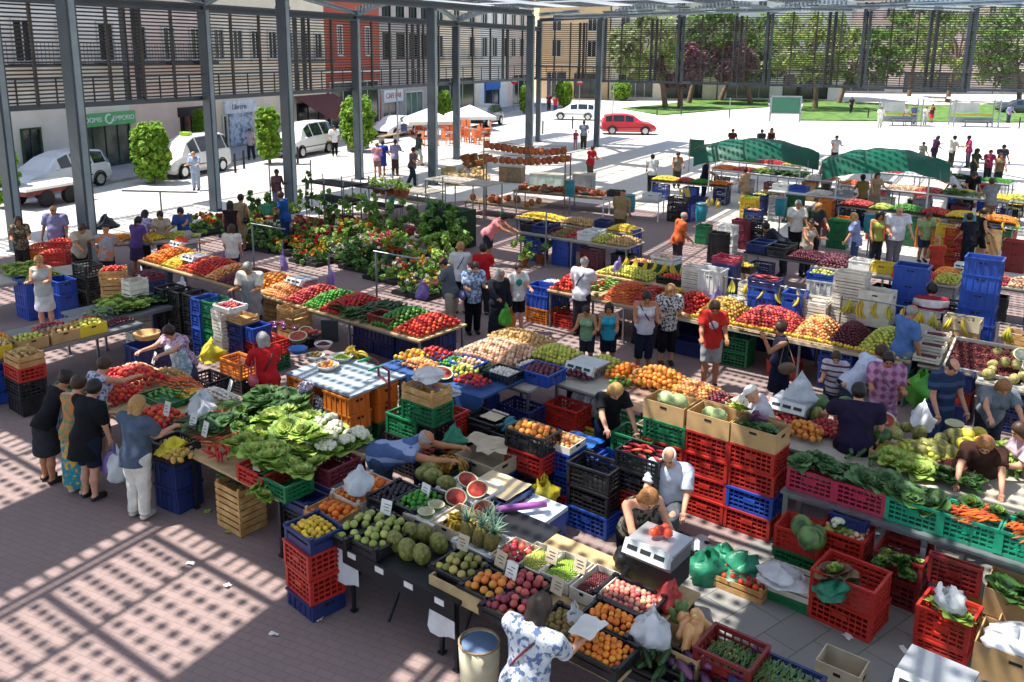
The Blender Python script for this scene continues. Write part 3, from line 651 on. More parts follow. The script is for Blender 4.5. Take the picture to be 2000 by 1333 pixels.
def long_(name,prof,c,cat=None,bend=0,c2=None,cap=300,r=.03,rough=.4):
    kind(name,lathe_y(prof,8,bend),fm(name+'_skin',c,c2,.3,rough),r,cat or name,cap,lathe_y(prof[::2] if len(prof)>5 else prof,5,bend))
long_('cucumber',[(-.13,.004),(-.12,.018),(-.05,.026),(.05,.027),(.11,.02),(.13,.006)],'#2f4a26',r=.03,bend=.6); long_('courgette',[(-.11,.012),(-.09,.022),(0,.028),(.09,.03),(.115,.01)],'#3c5a2a',r=.03,bend=.4,c2='#5d7a40')
long_('aubergine',[(-.1,.012),(-.07,.03),(.02,.045),(.08,.045),(.115,.01)],'#2a1830',r=.04,rough=.2,c2='#6a3a60'); long_('squash',[(-.13,.02),(-.1,.045),(-.02,.045),(.05,.07),(.11,.07),(.14,.02)],'#c98b4c',r=.06,c2='#d9a878',bend=1.2)
long_('carrot',[(-.09,.003),(-.03,.01),(.05,.016),(.08,.008)],'#d1622a',r=.016); long_('green_bean',[(-.06,.002),(0,.005),(.06,.002)],'#55783c',cap=0,r=.006,bend=1.8); long_('leek',[(-.2,.014),(-.05,.015),(.05,.017),(.2,.03)],'#b7c49a',r=.02,c2='#4f7a3c'); long_('flat_pepper',[(-.08,.004),(-.03,.018),(.04,.024),(.075,.01)],'#5f8a2c','pepper',r=.022)
long_('long_red_pepper',[(-.09,.003),(-.03,.018),(.04,.024),(.085,.008)],'#b3261c','pepper',r=.022)
# leafy things
def leafclump(n,r,h,curl,seed,inner=.3):
    rg=random.Random(seed); mb=MB()
    for i in range(n):
        a=i*2.399+rg.uniform(-.2,.2); t=i/n; tilt=.15+1.15*t; L=r*(.65+.5*t); w=L*.55; P=[]
        for u in range(5):
            q=u/4; rr=L*q; row=[]
            for v in (-1,-.4,.4,1):
                ww=w*math.sin(math.pi*(.15+.75*q))*v; x=rr*math.sin(tilt*(.6+.6*q)); z=h*.2+rr*math.cos(tilt*(.6+.6*q))*h/r*.9 + rg.uniform(-.1,.1)*curl*r*(.3+q)-abs(v)*-.15*w
                row.append((math.cos(a)*x-math.sin(a)*ww,math.sin(a)*x+math.cos(a)*ww,max(.0,z)))
            P.append(row)
        mb.grid(P,0 if t>inner else 1)
    return mb
LG=mat('lettuce_leaf','#6f9438',.55,.3,18,col2='#9db552',rnd=.4,trans=.2); LGI=mat('lettuce_heart','#b9c469',.55,.2,18,trans=.2,rnd=.2); KG=mat('kale_leaf','#3f6238',.65,.3,16,col2='#5f8050',rnd=.4,trans=.15); DG=mat('chard_leaf','#2c4f22',.55,.3,14,col2='#44692c',rnd=.4,trans=.15); CW=mat('cauliflower_curd','#d5d2b8',.85,.1,30,bump=.8,bscale=90); CB=mat('cabbage_leaf','#9fb37a',.5,.22,12,col2='#c4d09c',rnd=.25,trans=.1); REDL=mat('red_leaf','#5a3a34',.6,.3,14,col2='#6f5a3c',rnd=.3)
LEAFY={}
def leafy(name,mbs,mats,cat): LEAFY[name]=([mb.mesh(name,mats) for mb in mbs],cat)
leafy('lettuce',[leafclump(22,.17,.16,.5,s) for s in (1,2,3,4)],[LG,LGI],'lettuce'); leafy('kale_bunch',[leafclump(18,.19,.15,.7,s) for s in (5,6,7)],[KG,KG],'kale'); leafy('chard_bunch',[leafclump(16,.2,.12,.5,s) for s in (8,9,10)],[DG,KG],'chard'); leafy('parsley_bunch',[leafclump(30,.12,.13,1.0,s) for s in (11,12)],[DG,LG],'herb'); leafy('red_lettuce',[leafclump(20,.16,.15,.6,s) for s in (15,16)],[REDL,LG],'lettuce')
def caul(seed):
    mb=leafclump(12,.17,.12,.4,seed,-1); rg=random.Random(seed)
    for i in range(26):
        a=rg.uniform(0,6.28); q=rg.uniform(0,1)**.5*.085; mb.ball((math.cos(a)*q,math.sin(a)*q,.12+.06*(1-(q/.09)**2)),.032,1,7,5)
    return mb
leafy('cauliflower',[caul(s) for s in (21,22,23)],[LG,CW],'cauliflower')
def cabb(seed):
    mb=MB(); rg=random.Random(seed); mb.ball((0,0,.11),.11,0,14,10,(1,1,.92),jit=.03)
    for i in range(6):
        a=i*1.05; P=[]
        for u in range(5):
            t=u/4*1.7; P.append([(math.cos(a+v)*math.sin(t)*.122*(1+.05*rg.random()),math.sin(a+v)*math.sin(t)*.122,.11-math.cos(t)*.112) for v in (-.55,-.2,.2,.55)])
        mb.grid(P,0)
    return mb
leafy('cabbage',[cabb(s) for s in (31,32,33)],[CB],'cabbage')
def put_leafy(name,p,s=1,label=None,group=None,tilt=.3):
    ms,cat=LEAFY[name]; o=mobj(name,random.choice(ms),None,p,(U(-tilt,tilt),U(-tilt,tilt),U(0,6.28)),s*U(.85,1.12)); return tag(o,label,cat,group)
STUFFO={}
def put(kn,p,rot=None,label=None,group=None,s=1.0):
    k=KIND[kn]; rot=rot if rot is not None else (U(0,6.28),U(0,6.28),U(0,6.28))
    if k['n']<k['cap']:
        k['n']+=1
        if k['me'] is None: k['me']=k['mb'].mesh(kn,[k['mat']])
        return tag(mobj(kn,k['me'],None,p,rot,s*U(.9,1.08)),label,k['cat'],group)
    k['acc'].append((tuple(p),tuple(rot),s*U(.88,1.1)))
def flush_stuff():
    for kn,k in KIND.items():
        if not k['acc']: continue
        V=np.array(k['low'].v); nF=[f for f in k['low'].f]; n=len(V)
        Fq=[f for f in nF if len(f)==4]; Fa=np.array(Fq); Vs=[];Fs=[]
        for i,(p,r,s) in enumerate(k['acc']):
            M=np.array(Euler(r).to_matrix()); Vs.append(V@M.T*s+np.array(p)); Fs.append(Fa+i*n)
        o=mobj(kn+'_heap',np_mesh(kn+'_heap',np.concatenate(Vs),np.concatenate(Fs),[k['mat']]))
        tag(o,'loose '+k['cat']+' heaped in trays and piles on the market stalls',k['cat'],None,'stuff')
def P(o,u,v,z,rz=SA):
    return Vector((o.x+math.cos(rz)*u-math.sin(rz)*v,o.y+math.sin(rz)*u+math.cos(rz)*v,z))
LONGK={'cucumber','courgette','aubergine','squash','carrot','green_bean','leek','flat_pepper','long_red_pepper'}
def heap(kn,c,ls,lt,z,h=0.0,label=None,group=None,rz=SA,layers=1,dens=1.0,slope=0):
    """fruit piled over a rectangle centred at c (world), ls along the stall, lt across"""
    k=KIND[kn]; r=k['r']; sp=1.82*r/math.sqrt(dens)
    if kn in LONGK and kn!='squash': sp=2.4*r
    lab=label
    for L in range(layers):
        nu=max(1,int((ls-r)/sp)); nv=max(1,int((lt-r)/(sp*.88)))
        if kn in LONGK: nu=max(1,int(ls/(.2 if r>.02 else .1)))
        for i in range(nu):
            for j in range(nv):
                u=(i+.5+(.25 if j%2 else -.25)+U(-.14,.14))/nu-.5; v=(j+.5+U(-.14,.14))/nv-.5
                m=(1-(abs(2*u))**2.5)*(1-(abs(2*v))**2.5)
                zz=z+r*.9+h*m-L*r*1.3+U(-.1,.15)*r+slope*v*lt
                if L and h*m<r*1.2: continue
                if zz<z+r*.5: zz=z+r*.7
                if kn in LONGK: rot=(U(-.2,.2),U(-.25,.25),rz+U(-.5,.5)+(1.57 if kn in('courgette','cucumber','green_bean') else 0))
                elif kn in('pear','golden_pear','red_pepper','yellow_pepper','green_pepper'): rot=(U(-1.2,1.2),U(-1.2,1.2),U(0,6))
                elif kn in ('melon','honeydew','watermelon','galia_melon'): rot=(U(-.4,.4),U(-.3,.3),U(0,6))
                else: rot=None
                put(kn,P(c,u*ls,v*lt,zz,rz),rot,lab,group)
# bananas
BAN=mat('banana_skin','#cfa828',.5,.14,9,col2='#c3b03a',rnd=.2); BANG=mat('greenish_banana_skin','#b0a838',.5,.14,9,rnd=.2); BANB=mat('ripe_spotted_banana','#b98d2a',.5,.3,20,col2='#7a5a22')
def bunchmb(n=6):
    mb=MB()
    for i in range(n):
        a=(i-n/2)*.16; pts=[]
        for t in range(6):
            q=t/5; ang=q*1.5; pts.append((math.cos(a)*(.17*math.sin(ang)),math.sin(a)*.17*math.sin(ang)+ (i%2)*.012,-.16*(1-math.cos(ang))*1.0+ .03*(i%2)))
        mb.tube(pts,[.006,.016,.019,.019,.016,.006],6)
    mb.tube([(-.03,0,.02),(.02,0,0)],.012,6); return mb
BM={}
def bananas(p,m=BAN,label='',group='banana bunches',rot=None,s=1):
    if 'b' not in BM: BM['b']=bunchmb().mesh('banana_bunch',[BAN])
    return tag(mobj('banana_bunch',BM['b'],None,p,rot if rot is not None else (U(-.3,.3),U(-.3,.3)+.2,U(0,6.28)),s*U(.9,1.15),[m]),label,'bananas',group)
# cut watermelons
def cutmelon(p,label,rot=(0,0,0),r=.13,wedge=False,fl_=None):
    o=empty('cut_watermelon',p,0,label,'watermelon'); o.rotation_euler=(-rot[0],rot[1],rot[2]*.5-.25)
    mb=MB(); prof=[(r*math.sin(t*math.pi/2/7),-r*math.cos(t*math.pi/2/7)) for t in range(8)]
    mb.lathe(prof,18,0,(0,0,r),sx=1.25); mb.f=[f for f in mb.f if len(f)==4]; n_=len(mb.f); mb.m=mb.m[:n_];mb.s=mb.s[:n_]; mb.build('rind',WMR,o)
    mb=MB(); mb.lathe([(0,.0),(r*.86,.0)],18,0,(0,0,r-.004),sx=1.25); mb.v=[(x,y,z+.006) for x,y,z in mb.v]; mb.build('flesh',fl_ or FLESH,o)
    mb=MB(); mb.lathe([(r*.85,0),(r,0)],18,0,(0,0,r-.001),sx=1.25); mb.f=[f for f in mb.f if len(f)==4]; mb.m=mb.m[:len(mb.f)]; mb.s=mb.s[:len(mb.f)]; mb.build('pale_edge',PITH,o)
    return o
PINS=mat('pineapple_skin','#8a7436',.7,.3,40,col2='#6a6a34',bump=.8,bscale=60); PINL=mat('pineapple_leaf','#5d7a6a',.5,.2,9)
def pineapple(p,label,tilt=(0,0,0)):
    o=empty('pineapple',p,0,label,'pineapple','pineapples in the white tray'); o.rotation_euler=tilt
    MB().lathe([(.03,0),(.07,.02),(.082,.08),(.078,.15),(.05,.2),(.02,.21)],12).build('fruit',PINS,o)
    mb=MB()
    for i in range(22):
        a=i*2.4; t=.25+.9*i/22; L=.2-.05*i/22; P_=[]
        for q in (0,.5,1): 
            w=.016*(1-q*.9); x=math.sin(t*(.5+q))*L*q; z=.2+math.cos(t*(.5+q*.6))*L*q
            P_.append([(math.cos(a)*x-math.sin(a)*k*w,math.sin(a)*x+math.cos(a)*k*w,z) for k in(-1,1)])
        mb.grid(P_,0)
    mb.build('leaf_crown',PINL,o); return o
# ---------------------------------------------------------------- crates
def pl(n,c): return mat('crate_'+n,c,.42,.09,6,dirt=.22,spec=.45)
CC={'red':pl('red','#b02a20'),'dark red':pl('dark_red','#741c1c'),'green':pl('green','#14693f'),'teal':pl('teal','#128c68'),'blue':pl('blue','#1f459c'),'navy':pl('navy','#1b2a5e'),'black':pl('black','#1b1c1f'),'orange':pl('orange','#cf7420'),'pink':pl('pink','#a62a44'),'yellow':pl('yellow','#d3b62a'),'grey':pl('grey','#8a8d90'),'white':pl('white','#cfcfcb'),'maroon':pl('maroon','#6a2434'),'wooden':WOOD,'cardboard':CARD,'pale cardboard':CARDG,'white wooden':mat('white_crate_wood','#d0c8b8',.8,.15,6,dirt=.2)}
CM={}
def crate_me(style,L,W,H):
    key=(style,round(L,2),round(W,2),round(H,2))
    if key in CM: return CM[key]
    mb=MB(); rim=MB(); t=.018
    def walls(z0,z1,th=t):
        for s in (-1,1):
            mb.box((0,s*(W/2-th/2),(z0+z1)/2),(L,th,z1-z0)); mb.box((s*(L/2-th/2),0,(z0+z1)/2),(th,W-2*th,z1-z0))
    mb.box((0,0,.012),(L-.002,W-.002,.02))
    if style=='vent':
        n=max(3,int(H/.055)); 
        for k in range(n):
            z=.03+(H-.06)*k/(n-1); walls(z-.011,z+.011,t)
        for s in (-1,1):
            m=max(5,int(L/.065))
            for k in range(m): mb.box((-L/2+.02+(L-.04)*k/(m-1),s*(W/2-t*.5),H/2),(.013,t*.8,H-.06))
            m=max(4,int(W/.065))
            for k in range(m): mb.box((s*(L/2-t*.5),-W/2+.02+(W-.04)*k/(m-1),H/2),(t*.8,.013,H-.06))
            mb.box((0,s*(W/2+.001),H*.56),(L*.26,t*.7,H*.2)); 
            for s2 in (-1,1): mb.box((s*(L/2-.012),s2*(W/2-.012),H/2),(.044,.044,H-.03))
    elif style=='solid':
        walls(.02,H-.03)
        for s in (-1,1):
            for k in range(5): mb.box((-L*.4+L*.2*k,s*(W/2+.004),H/2),(.02,.014,H-.05))
            for k in range(3): mb.box((s*(L/2+.004),-W*.33+W*.33*k,H/2),(.014,.02,H-.05))
            mb.box((s*(L/2+.003),0,H*.72),(.012,W*.3,.035),1); mb.box((0,s*(W/2+.003),H*.72),(L*.22,.012,.03),1)  # black boxes paint in the dark of the handle holes
    elif style=='tray':
        walls(.02,H*.55); walls(H*.72,H-.012)
        for s in (-1,1):
            for s2 in (-1,1): mb.box((s*(L/2-.02),s2*(W/2-.02),H/2+.02),(.05,.05,H))
    elif style=='wood':
        n=max(2,int(H/.085)); hh=H/n
        for k in range(n):
            for s in (-1,1):
                mb.box((0,s*(W/2-.005),hh*(k+.5)),(L,.01,hh*.74)); mb.box((s*(L/2-.007),0,hh*(k+.5)),(.01,W-.02,hh*.8))
        for s in (-1,1):
            for s2 in (-1,1): mb.box((s*(L/2-.03),s2*(W/2-.026),H/2+.01),(.035,.03,H+.03))
    elif style=='carton':
        walls(.0,H,.012)
        for s in (-1,1): mb.box((s*(L/2+.001),0,H*.72),(.008,W*.22,.035),1); mb.box((0,s*(W/2+.001),H*.78),(L*.16,.008,.03),1)  # shade inside the carton hand holes, painted as black boxes
    if style in('vent','solid','tray'):
        for s in (-1,1):
            rim.box((0,s*(W/2),H-.014),(L+.03,.03,.028)); rim.box((s*(L/2),0,H-.014),(.03,W-.03,.028))
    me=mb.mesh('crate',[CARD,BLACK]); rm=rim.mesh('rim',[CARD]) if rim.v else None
    CM[key]=(me,rm); return CM[key]
NAMEOF={'vent':'vented_crate','solid':'storage_crate','tray':'plastic_tray','wood':'wooden_crate','carton':'cardboard_box'}
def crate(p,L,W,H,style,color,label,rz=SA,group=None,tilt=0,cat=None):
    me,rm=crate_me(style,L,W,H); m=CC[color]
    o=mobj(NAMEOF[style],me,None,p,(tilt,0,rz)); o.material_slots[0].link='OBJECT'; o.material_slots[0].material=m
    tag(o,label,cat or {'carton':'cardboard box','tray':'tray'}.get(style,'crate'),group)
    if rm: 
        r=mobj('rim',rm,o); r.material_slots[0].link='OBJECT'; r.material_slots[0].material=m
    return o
ORD=['bottom','second','third','fourth','fifth','sixth','seventh','eighth','ninth','tenth','eleventh','twelfth','thirteenth']
def stack(p,items,place,rz=SA,L=.6,W=.4,top=None,fill=None,z0=0.0):
    """items bottom to top: (style,color[,H]). p: world centre of the base"""
    z=z0;n=len(items);out=[]
    for i,it in enumerate(items):
        st,co_=it[0],it[1]; H=it[2] if len(it)>2 else .3
        q=Vector((p.x,p.y,z)) if i==0 else Vector((p.x+U(-.012,.012),p.y+U(-.012,.012),z))
        nm={'wood':'crate','carton':'box','tray':'tray'}.get(st,'crate'); ds='' if co_ in('wooden','cardboard','pale cardboard','white wooden') else ' plastic'
        lab=f"{co_}{ds} {nm} {place}" if n==1 else f"{'top' if i==n-1 else ORD[i]} {co_}{ds} {nm} of the stack {place}"
        if len(lab.split())>16: lab=lab.replace(' plastic','').replace(' of the stack',' in the stack' if 0 else '')
        out.append(crate(q,L,W,H,st,co_,lab,rz+U(-.03,.03))); z+=H*.985
    if fill:
        kn,lab=fill[0],fill[1]; dz=fill[2] if len(fill)>2 else .06
        heap(kn,p,L-.06,W-.06,z-dz,.05,lab,lab,rz) if kn in KIND else leafheap(kn,p,L-.1,W-.1,z-dz,lab,lab,rz)
    return z
def GT(px,py,items): # base centre for a stack whose top centre is seen at px,py
    h=sum((it[2] if len(it)>2 else .3)*.985 for it in items); q=G(px,py,h); q.z=0; return q
def leafheap(kn,c,ls,lt,z,label,group=None,rz=SA,s=1,sp=.2):
    nu=max(1,round(ls/sp));nv=max(1,round(lt/sp))
    for i in range(nu):
        for j in range(nv): put_leafy(kn,P(c,((i+.5)/nu-.5)*ls+U(-.04,.04),((j+.5)/nv-.5)*lt+U(-.04,.04),z+U(0,.05),rz),s,label,group)
def tray(px,py,z,L,W,H,style,color,label,fill=None,flab=None,fh=.05,rz=SA,dz=None):
    c=G(px,py,z+H*.7); c.z=z; crate(c,L,W,H,style,color,label,rz)
    if fill in LEAFY: leafheap(fill,c,L-.1,W-.1,z+H-.1,flab,flab,rz)
    elif fill:
        zz=z+(H-.07 if dz is None else dz)
        heap(fill,c,L-.06,W-.06,max(z+.025,zz),fh,flab,flab,rz)
def table(p,L,D,z,label,m=STEEL,lm=STEEL,rz=SA,th=.035,cat='table',legw=.04,xtra=1,name='market_table'):
    """p: world position of the corner nearest the camera on the left"""
    o=empty(name,(p.x,p.y,0),rz,label,cat)
    MB().box((L/2,D/2,z-th/2),(L,D,th)).build('table_top',m,o)
    n=max(2,int(L/1.6)+1)
    for i in range(n):
        for v in (.06,D-.06):
            u=.06+(L-.12)*i/(n-1); mb=MB(); mb.box((u,v,(z-th)/2),(legw,legw,z-th)); mb.box((u,v,.012),(legw+.03,legw+.03,.024)); mb.build('leg',lm,o)
    mb=MB(); mb.box((L/2,.06,z-th-.03),(L-.1,.03,.05)); mb.box((L/2,D-.06,z-th-.03),(L-.1,.03,.05)); mb.build('rail',lm,o)
    return o
# bags
def bagmat(n,c,tr=.35): return mat(n,c,.35,.1,6,trans=tr,bump=.5,bscale=16,spec=.5)
BW=bagmat('white_plastic_bag','#e3e4e6'); BP=bagmat('lilac_plastic_bag','#9a82c4'); BGN=bagmat('green_plastic_bag','#2f8f6c'); BTEAL=bagmat('teal_bag','#17818c',.15); BPU=bagmat('purple_bag','#4a2c78',.1); BOR=bagmat('orange_bag','#cf7a22',.2); BLIME=bagmat('lime_green_bag','#4fae2c',.2); BY=bagmat('yellow_bag','#d6c52c',.2); BRED=bagmat('red_mesh_bag','#c9443c',.3); BBLK=bagmat('black_bag','#191a1c',.02); BCL=bagmat('clear_plastic_bag','#dde2e6',.5)
def bag(p,m,label,w=.3,h=.38,hang=False,seed=1,cat='bag',d=.16,group=None,handles=True):
    """crumpled carrier bag; p is its base centre, or the hanging point when hang"""
    rg=random.Random(seed); n=20;K=11;vs=[];fs=[];mb=MB(); flat=h<w*.75 and not hang
    ph=[rg.uniform(0,6.28) for _ in range(6)]
    for k in range(K+1):
        t=k/K
        if hang: wd=.34+.66*(1-t)**.45 if t>.12 else .55+.45*t/.12*.9
        elif flat: wd=(1-t**2.2)**.6*(1+.12*math.sin(9*t+ph[0]))
        else: wd=(.86+.25*math.sin(math.pi*t*.9))*(1-.62*max(0,t-.55)/.45)
        for j in range(n):
            a=2*math.pi*j/n; f=1+.13*math.sin(3*a+ph[1]+4*t)+.08*math.sin(5*a+ph[2]-6*t)+.07*math.sin(8*a+ph[3]+9*t)+rg.uniform(-.05,.05)
            if hang or not flat: f+=.12*t*math.sin(10*a+ph[4])
            zz=h*t
            if flat: zz=h*t*(1+.25*math.sin(2*a+ph[4])+.2*math.sin(3*a+ph[5]))
            if not hang and not flat and t>.85: zz+=.05*math.cos(2*a)
            vs.append((math.cos(a)*w/2*wd*f+.04*math.sin(3*t+ph[5]),math.sin(a)*d*wd*f,zz+rg.uniform(-.008,.008)))
    for k in range(K):
        for j in range(n): fs.append((k*n+j,k*n+(j+1)%n,(k+1)*n+(j+1)%n,(k+1)*n+j))
    mb.add(vs,fs,0,True); mb.add(vs[:n],[tuple(reversed(range(n)))])
    if flat: mb.add(vs[-n:],[tuple(range(n))],0,True)
    zb=-h-.12 if hang else 0
    o=empty('carrier_bag',p,rg.uniform(0,6.28) if not hang else SA+rg.uniform(-.3,.3),label,cat,group); mb.v=[(x,y,z+zb) for x,y,z in mb.v]; mb.build('bag_body',m,o)
    if handles:
        for s in (-1,1): MB().tube([(s*w*.12,0,h*.95+zb),(s*w*.14,.01,h+.06+zb),(0,.0,h+.12+zb),(-s*w*.05,0,h*.95+zb)],.008,5).build('bag_handle',m,o)
    return o
# price cards, scales
PCARD=mat('price_card','#d8d6cf',.6,.05,6); INK=mat('black_ink','#222326',.7,.1,6)
def price(p,label,rz=-.2,m=None,w=.13,h=.15,tilt=-.3,group='price cards'):
    o=mobj('price_card',MB().box((0,0,h/2),(w,.008,h)).mesh('price_card',[m or PCARD]),None,p,(tilt,0,rz)); tag(o,label,'price card',group)
    mb=MB()
    for k in range(3): mb.box((U(-.02,.02),-.006,h*(.3+.2*k)),(w*U(.35,.6),.004,h*.035))
    mb.build('writing',INK,o); return o
def scale(p,label,rz=SA,s=1,load=None):
    o=empty('weighing_scale',p,rz,label,'scale'); 
    MB().box((0,0,.05*s),(.4*s,.34*s,.1*s)).build('base',STEEL,o)
    MB().box((0,.02*s,.13*s),(.42*s,.34*s,.025*s)).build('weighing_plate',mat('scale_plate','#b9bcbf',.3,.08,4,metal=.6),o)
    mb=MB(); mb.box((0,-.17*s,.1*s),(.4*s,.1*s,.12*s),rx=-.5); mb.build('display',mat('scale_display','#c4c9c6',.4,.08,6),o)
    mb=MB()
    for i in range(3): mb.box((-.12*s+.12*s*i,-.215*s,.125*s),(.09*s,.006,.035*s),rx=-.5)
    mb.build('readout',BLACKM,o)
    for i in (-1,1):
        for j in (-1,1): MB().box((i*.16*s,j*.13*s,.0),(.04*s,.04*s,.02*s)).build('foot',BLACK,o)
    return o
# ================================================================ PEOPLE: one smooth body surface each, clothes as surfaces of their own
def surfnet(D,org,h):
    ins=D<0; nx,ny,nz=D.shape
    c=ins[:-1,:-1,:-1].astype(np.int8)
    for (i,j,k) in ((1,0,0),(0,1,0),(0,0,1),(1,1,0),(1,0,1),(0,1,1),(1,1,1)):
        c=c+ins[i:nx-1+i,j:ny-1+j,k:nz-1+k]
    act=(c>0)&(c<8); idx=np.argwhere(act)
    if len(idx)==0: return None
    ci=[(0,0,0),(1,0,0),(0,1,0),(1,1,0),(0,0,1),(1,0,1),(0,1,1),(1,1,1)]
    val=np.stack([D[idx[:,0]+a,idx[:,1]+b,idx[:,2]+d] for a,b,d in ci],1)
    acc=np.zeros((len(idx),3)); cnt=np.zeros(len(idx))
    for a,b in ((0,1),(2,3),(4,5),(6,7),(0,2),(1,3),(4,6),(5,7),(0,4),(1,5),(2,6),(3,7)):
        va,vb=val[:,a],val[:,b]; cr=(va<0)!=(vb<0)
        t=np.where(cr,va/np.where(cr,va-vb,1),0)[:,None]
        pa,pb=np.array(ci[a],float),np.array(ci[b],float)
        acc+=np.where(cr[:,None],pa+(pb-pa)*t,0); cnt+=cr
    V=(idx+acc/cnt[:,None])*h+org
    vid=np.full(act.shape,-1,np.int64); vid[tuple(idx.T)]=np.arange(len(idx)); F=[]
    for ax in range(3):
        o1,o2=[(1,2),(2,0),(0,1)][ax]
        sl=[slice(None)]*3; sl[ax]=slice(0,-1); s2=[slice(None)]*3; s2[ax]=slice(1,None)
        a,b=ins[tuple(sl)],ins[tuple(s2)]; e=np.argwhere(a!=b)
        e=e[(e[:,o1]>0)&(e[:,o2]>0)&(e[:,o1]<D.shape[o1]-1)&(e[:,o2]<D.shape[o2]-1)]
        flip=a[tuple(e.T)]
        def g(da,db):
            q=e.copy(); q[:,o1]-=da; q[:,o2]-=db; return vid[tuple(q.T)]
        q=np.stack([g(1,1),g(0,1),g(0,0),g(1,0)],1); q[~flip]=q[~flip][:,::-1]; F.append(q)
    F=np.concatenate(F); F=F[(F>=0).all(1)]
    return V,F
class SDF:
    def __init__(s,lo,hi,h):
        s.h=h; s.lo=np.array(lo); n=np.maximum(4,np.ceil((np.array(hi)-s.lo)/h).astype(int)+2)
        s.ax=[s.lo[i]+np.arange(n[i])*h for i in range(3)]; s.D=np.full(n,.5)
    def blk(s,lo,hi):
        i0=[max(0,int((lo[k]-s.lo[k])/s.h)) for k in range(3)]; i1=[min(s.D.shape[k],int((hi[k]-s.lo[k])/s.h)+2) for k in range(3)]
        if any(a>=b for a,b in zip(i0,i1)): return None,None
        sl=tuple(slice(a,b) for a,b in zip(i0,i1)); X,Y,Z=np.meshgrid(*[s.ax[k][sl[k]] for k in range(3)],indexing='ij'); return sl,(X,Y,Z)
    def un(s,sl,d,k):
        o=s.D[sl]
        if k>0: hh=np.clip(.5+.5*(o-d)/k,0,1); s.D[sl]=o*(1-hh)+d*hh-k*hh*(1-hh)
        else: s.D[sl]=np.minimum(o,d)
    def cap(s,a,b,ra,rb,k=.03,off=0,clip=None,flat=1.0):
        a=np.array(a,float);b=np.array(b,float); ra+=off;rb+=off; m=max(ra,rb)/min(1,flat)+.05
        sl,P_=s.blk(np.minimum(a,b)-m,np.maximum(a,b)+m)
        if sl is None: return
        X,Y,Z=P_; ab=b-a; L2=max(1e-9,ab@ab)
        px,py,pz=X-a[0],Y-a[1],Z-a[2]; t=np.clip((px*ab[0]+py*ab[1]+pz*ab[2])/L2,0,1)
        d=np.sqrt((px-ab[0]*t)**2+(py-ab[1]*t)**2+(pz-ab[2]*t)**2)-(ra+(rb-ra)*t)
        if clip is not None:
            for (cp,cn) in clip: d=np.maximum(d,(X-cp[0])*cn[0]+(Y-cp[1])*cn[1]+(Z-cp[2])*cn[2])
        s.un(sl,d,k)
    def ell(s,c,r,M=None,k=.03,off=0,clip=None):
        c=np.array(c,float); r=np.array(r,float)+off; m=r.max()+.05
        sl,P_=s.blk(c-m,c+m)
        if sl is None: return
        X,Y,Z=P_; q=np.stack([X-c[0],Y-c[1],Z-c[2]],-1)
        if M is not None: q=q@M       # M columns = local axes in world
        k0=np.sqrt(((q/r)**2).sum(-1)); k1=np.sqrt(((q/r**2)**2).sum(-1)); d=np.where(k1>1e-9,k0*(k0-1)/np.maximum(k1,1e-9),-r.min())
        if clip is not None:
            for (cp,cn) in clip: d=np.maximum(d,(X-cp[0])*cn[0]+(Y-cp[1])*cn[1]+(Z-cp[2])*cn[2])
        s.un(sl,d,k)
    def cutp(s,cp,cn):
        X,Y,Z=np.meshgrid(*s.ax,indexing='ij'); s.D=np.maximum(s.D,(X-cp[0])*cn[0]+(Y-cp[1])*cn[1]+(Z-cp[2])*cn[2])
    def mesh(s,name,m):
        r=surfnet(s.D,s.lo,s.h)
        return None if r is None else (r[0],r[1])
SKIN={'f':mat('fair_skin','#c58f72',.55,.07,12,spec=.3),'t':mat('tanned_skin','#a8714f',.55,.07,12,spec=.3),'d':mat('dark_skin','#6a4430',.5,.08,12,spec=.3)}
HAIRC={'black':mat('black_hair','#15120f',.5,.2,40),'brown':mat('brown_hair','#3a2618',.5,.25,40),'darkbrown':mat('dark_brown_hair','#21160f',.5,.25,40),'blond':mat('blond_hair','#a07a45',.5,.22,40),'grey':mat('grey_hair','#8d8a86',.6,.2,40),'red':mat('auburn_hair','#8a5c30',.5,.25,40),'white':mat('white_hair','#c9c6c0',.6,.15,40),'capwhite':mat('white_cap_cloth','#d4d2cc',.8,.06,9)}
EYE=mat('eye_and_brow','#1f1512',.4,.1,9); LIP=mat('lip','#93493f',.5,.1,9); SOLE=mat('dark_shoe','#221d1b',.6,.2,9); SHOEW=mat('pale_shoe','#b8b2a8',.6,.15,9)
def rotx(p,a,o): # lean forward (towards +y)
    y,z=p[1]-o[1],p[2]-o[2]; c,s=math.cos(a),math.sin(a); return np.array([p[0],o[1]+y*c+z*s,o[2]-y*s+z*c])
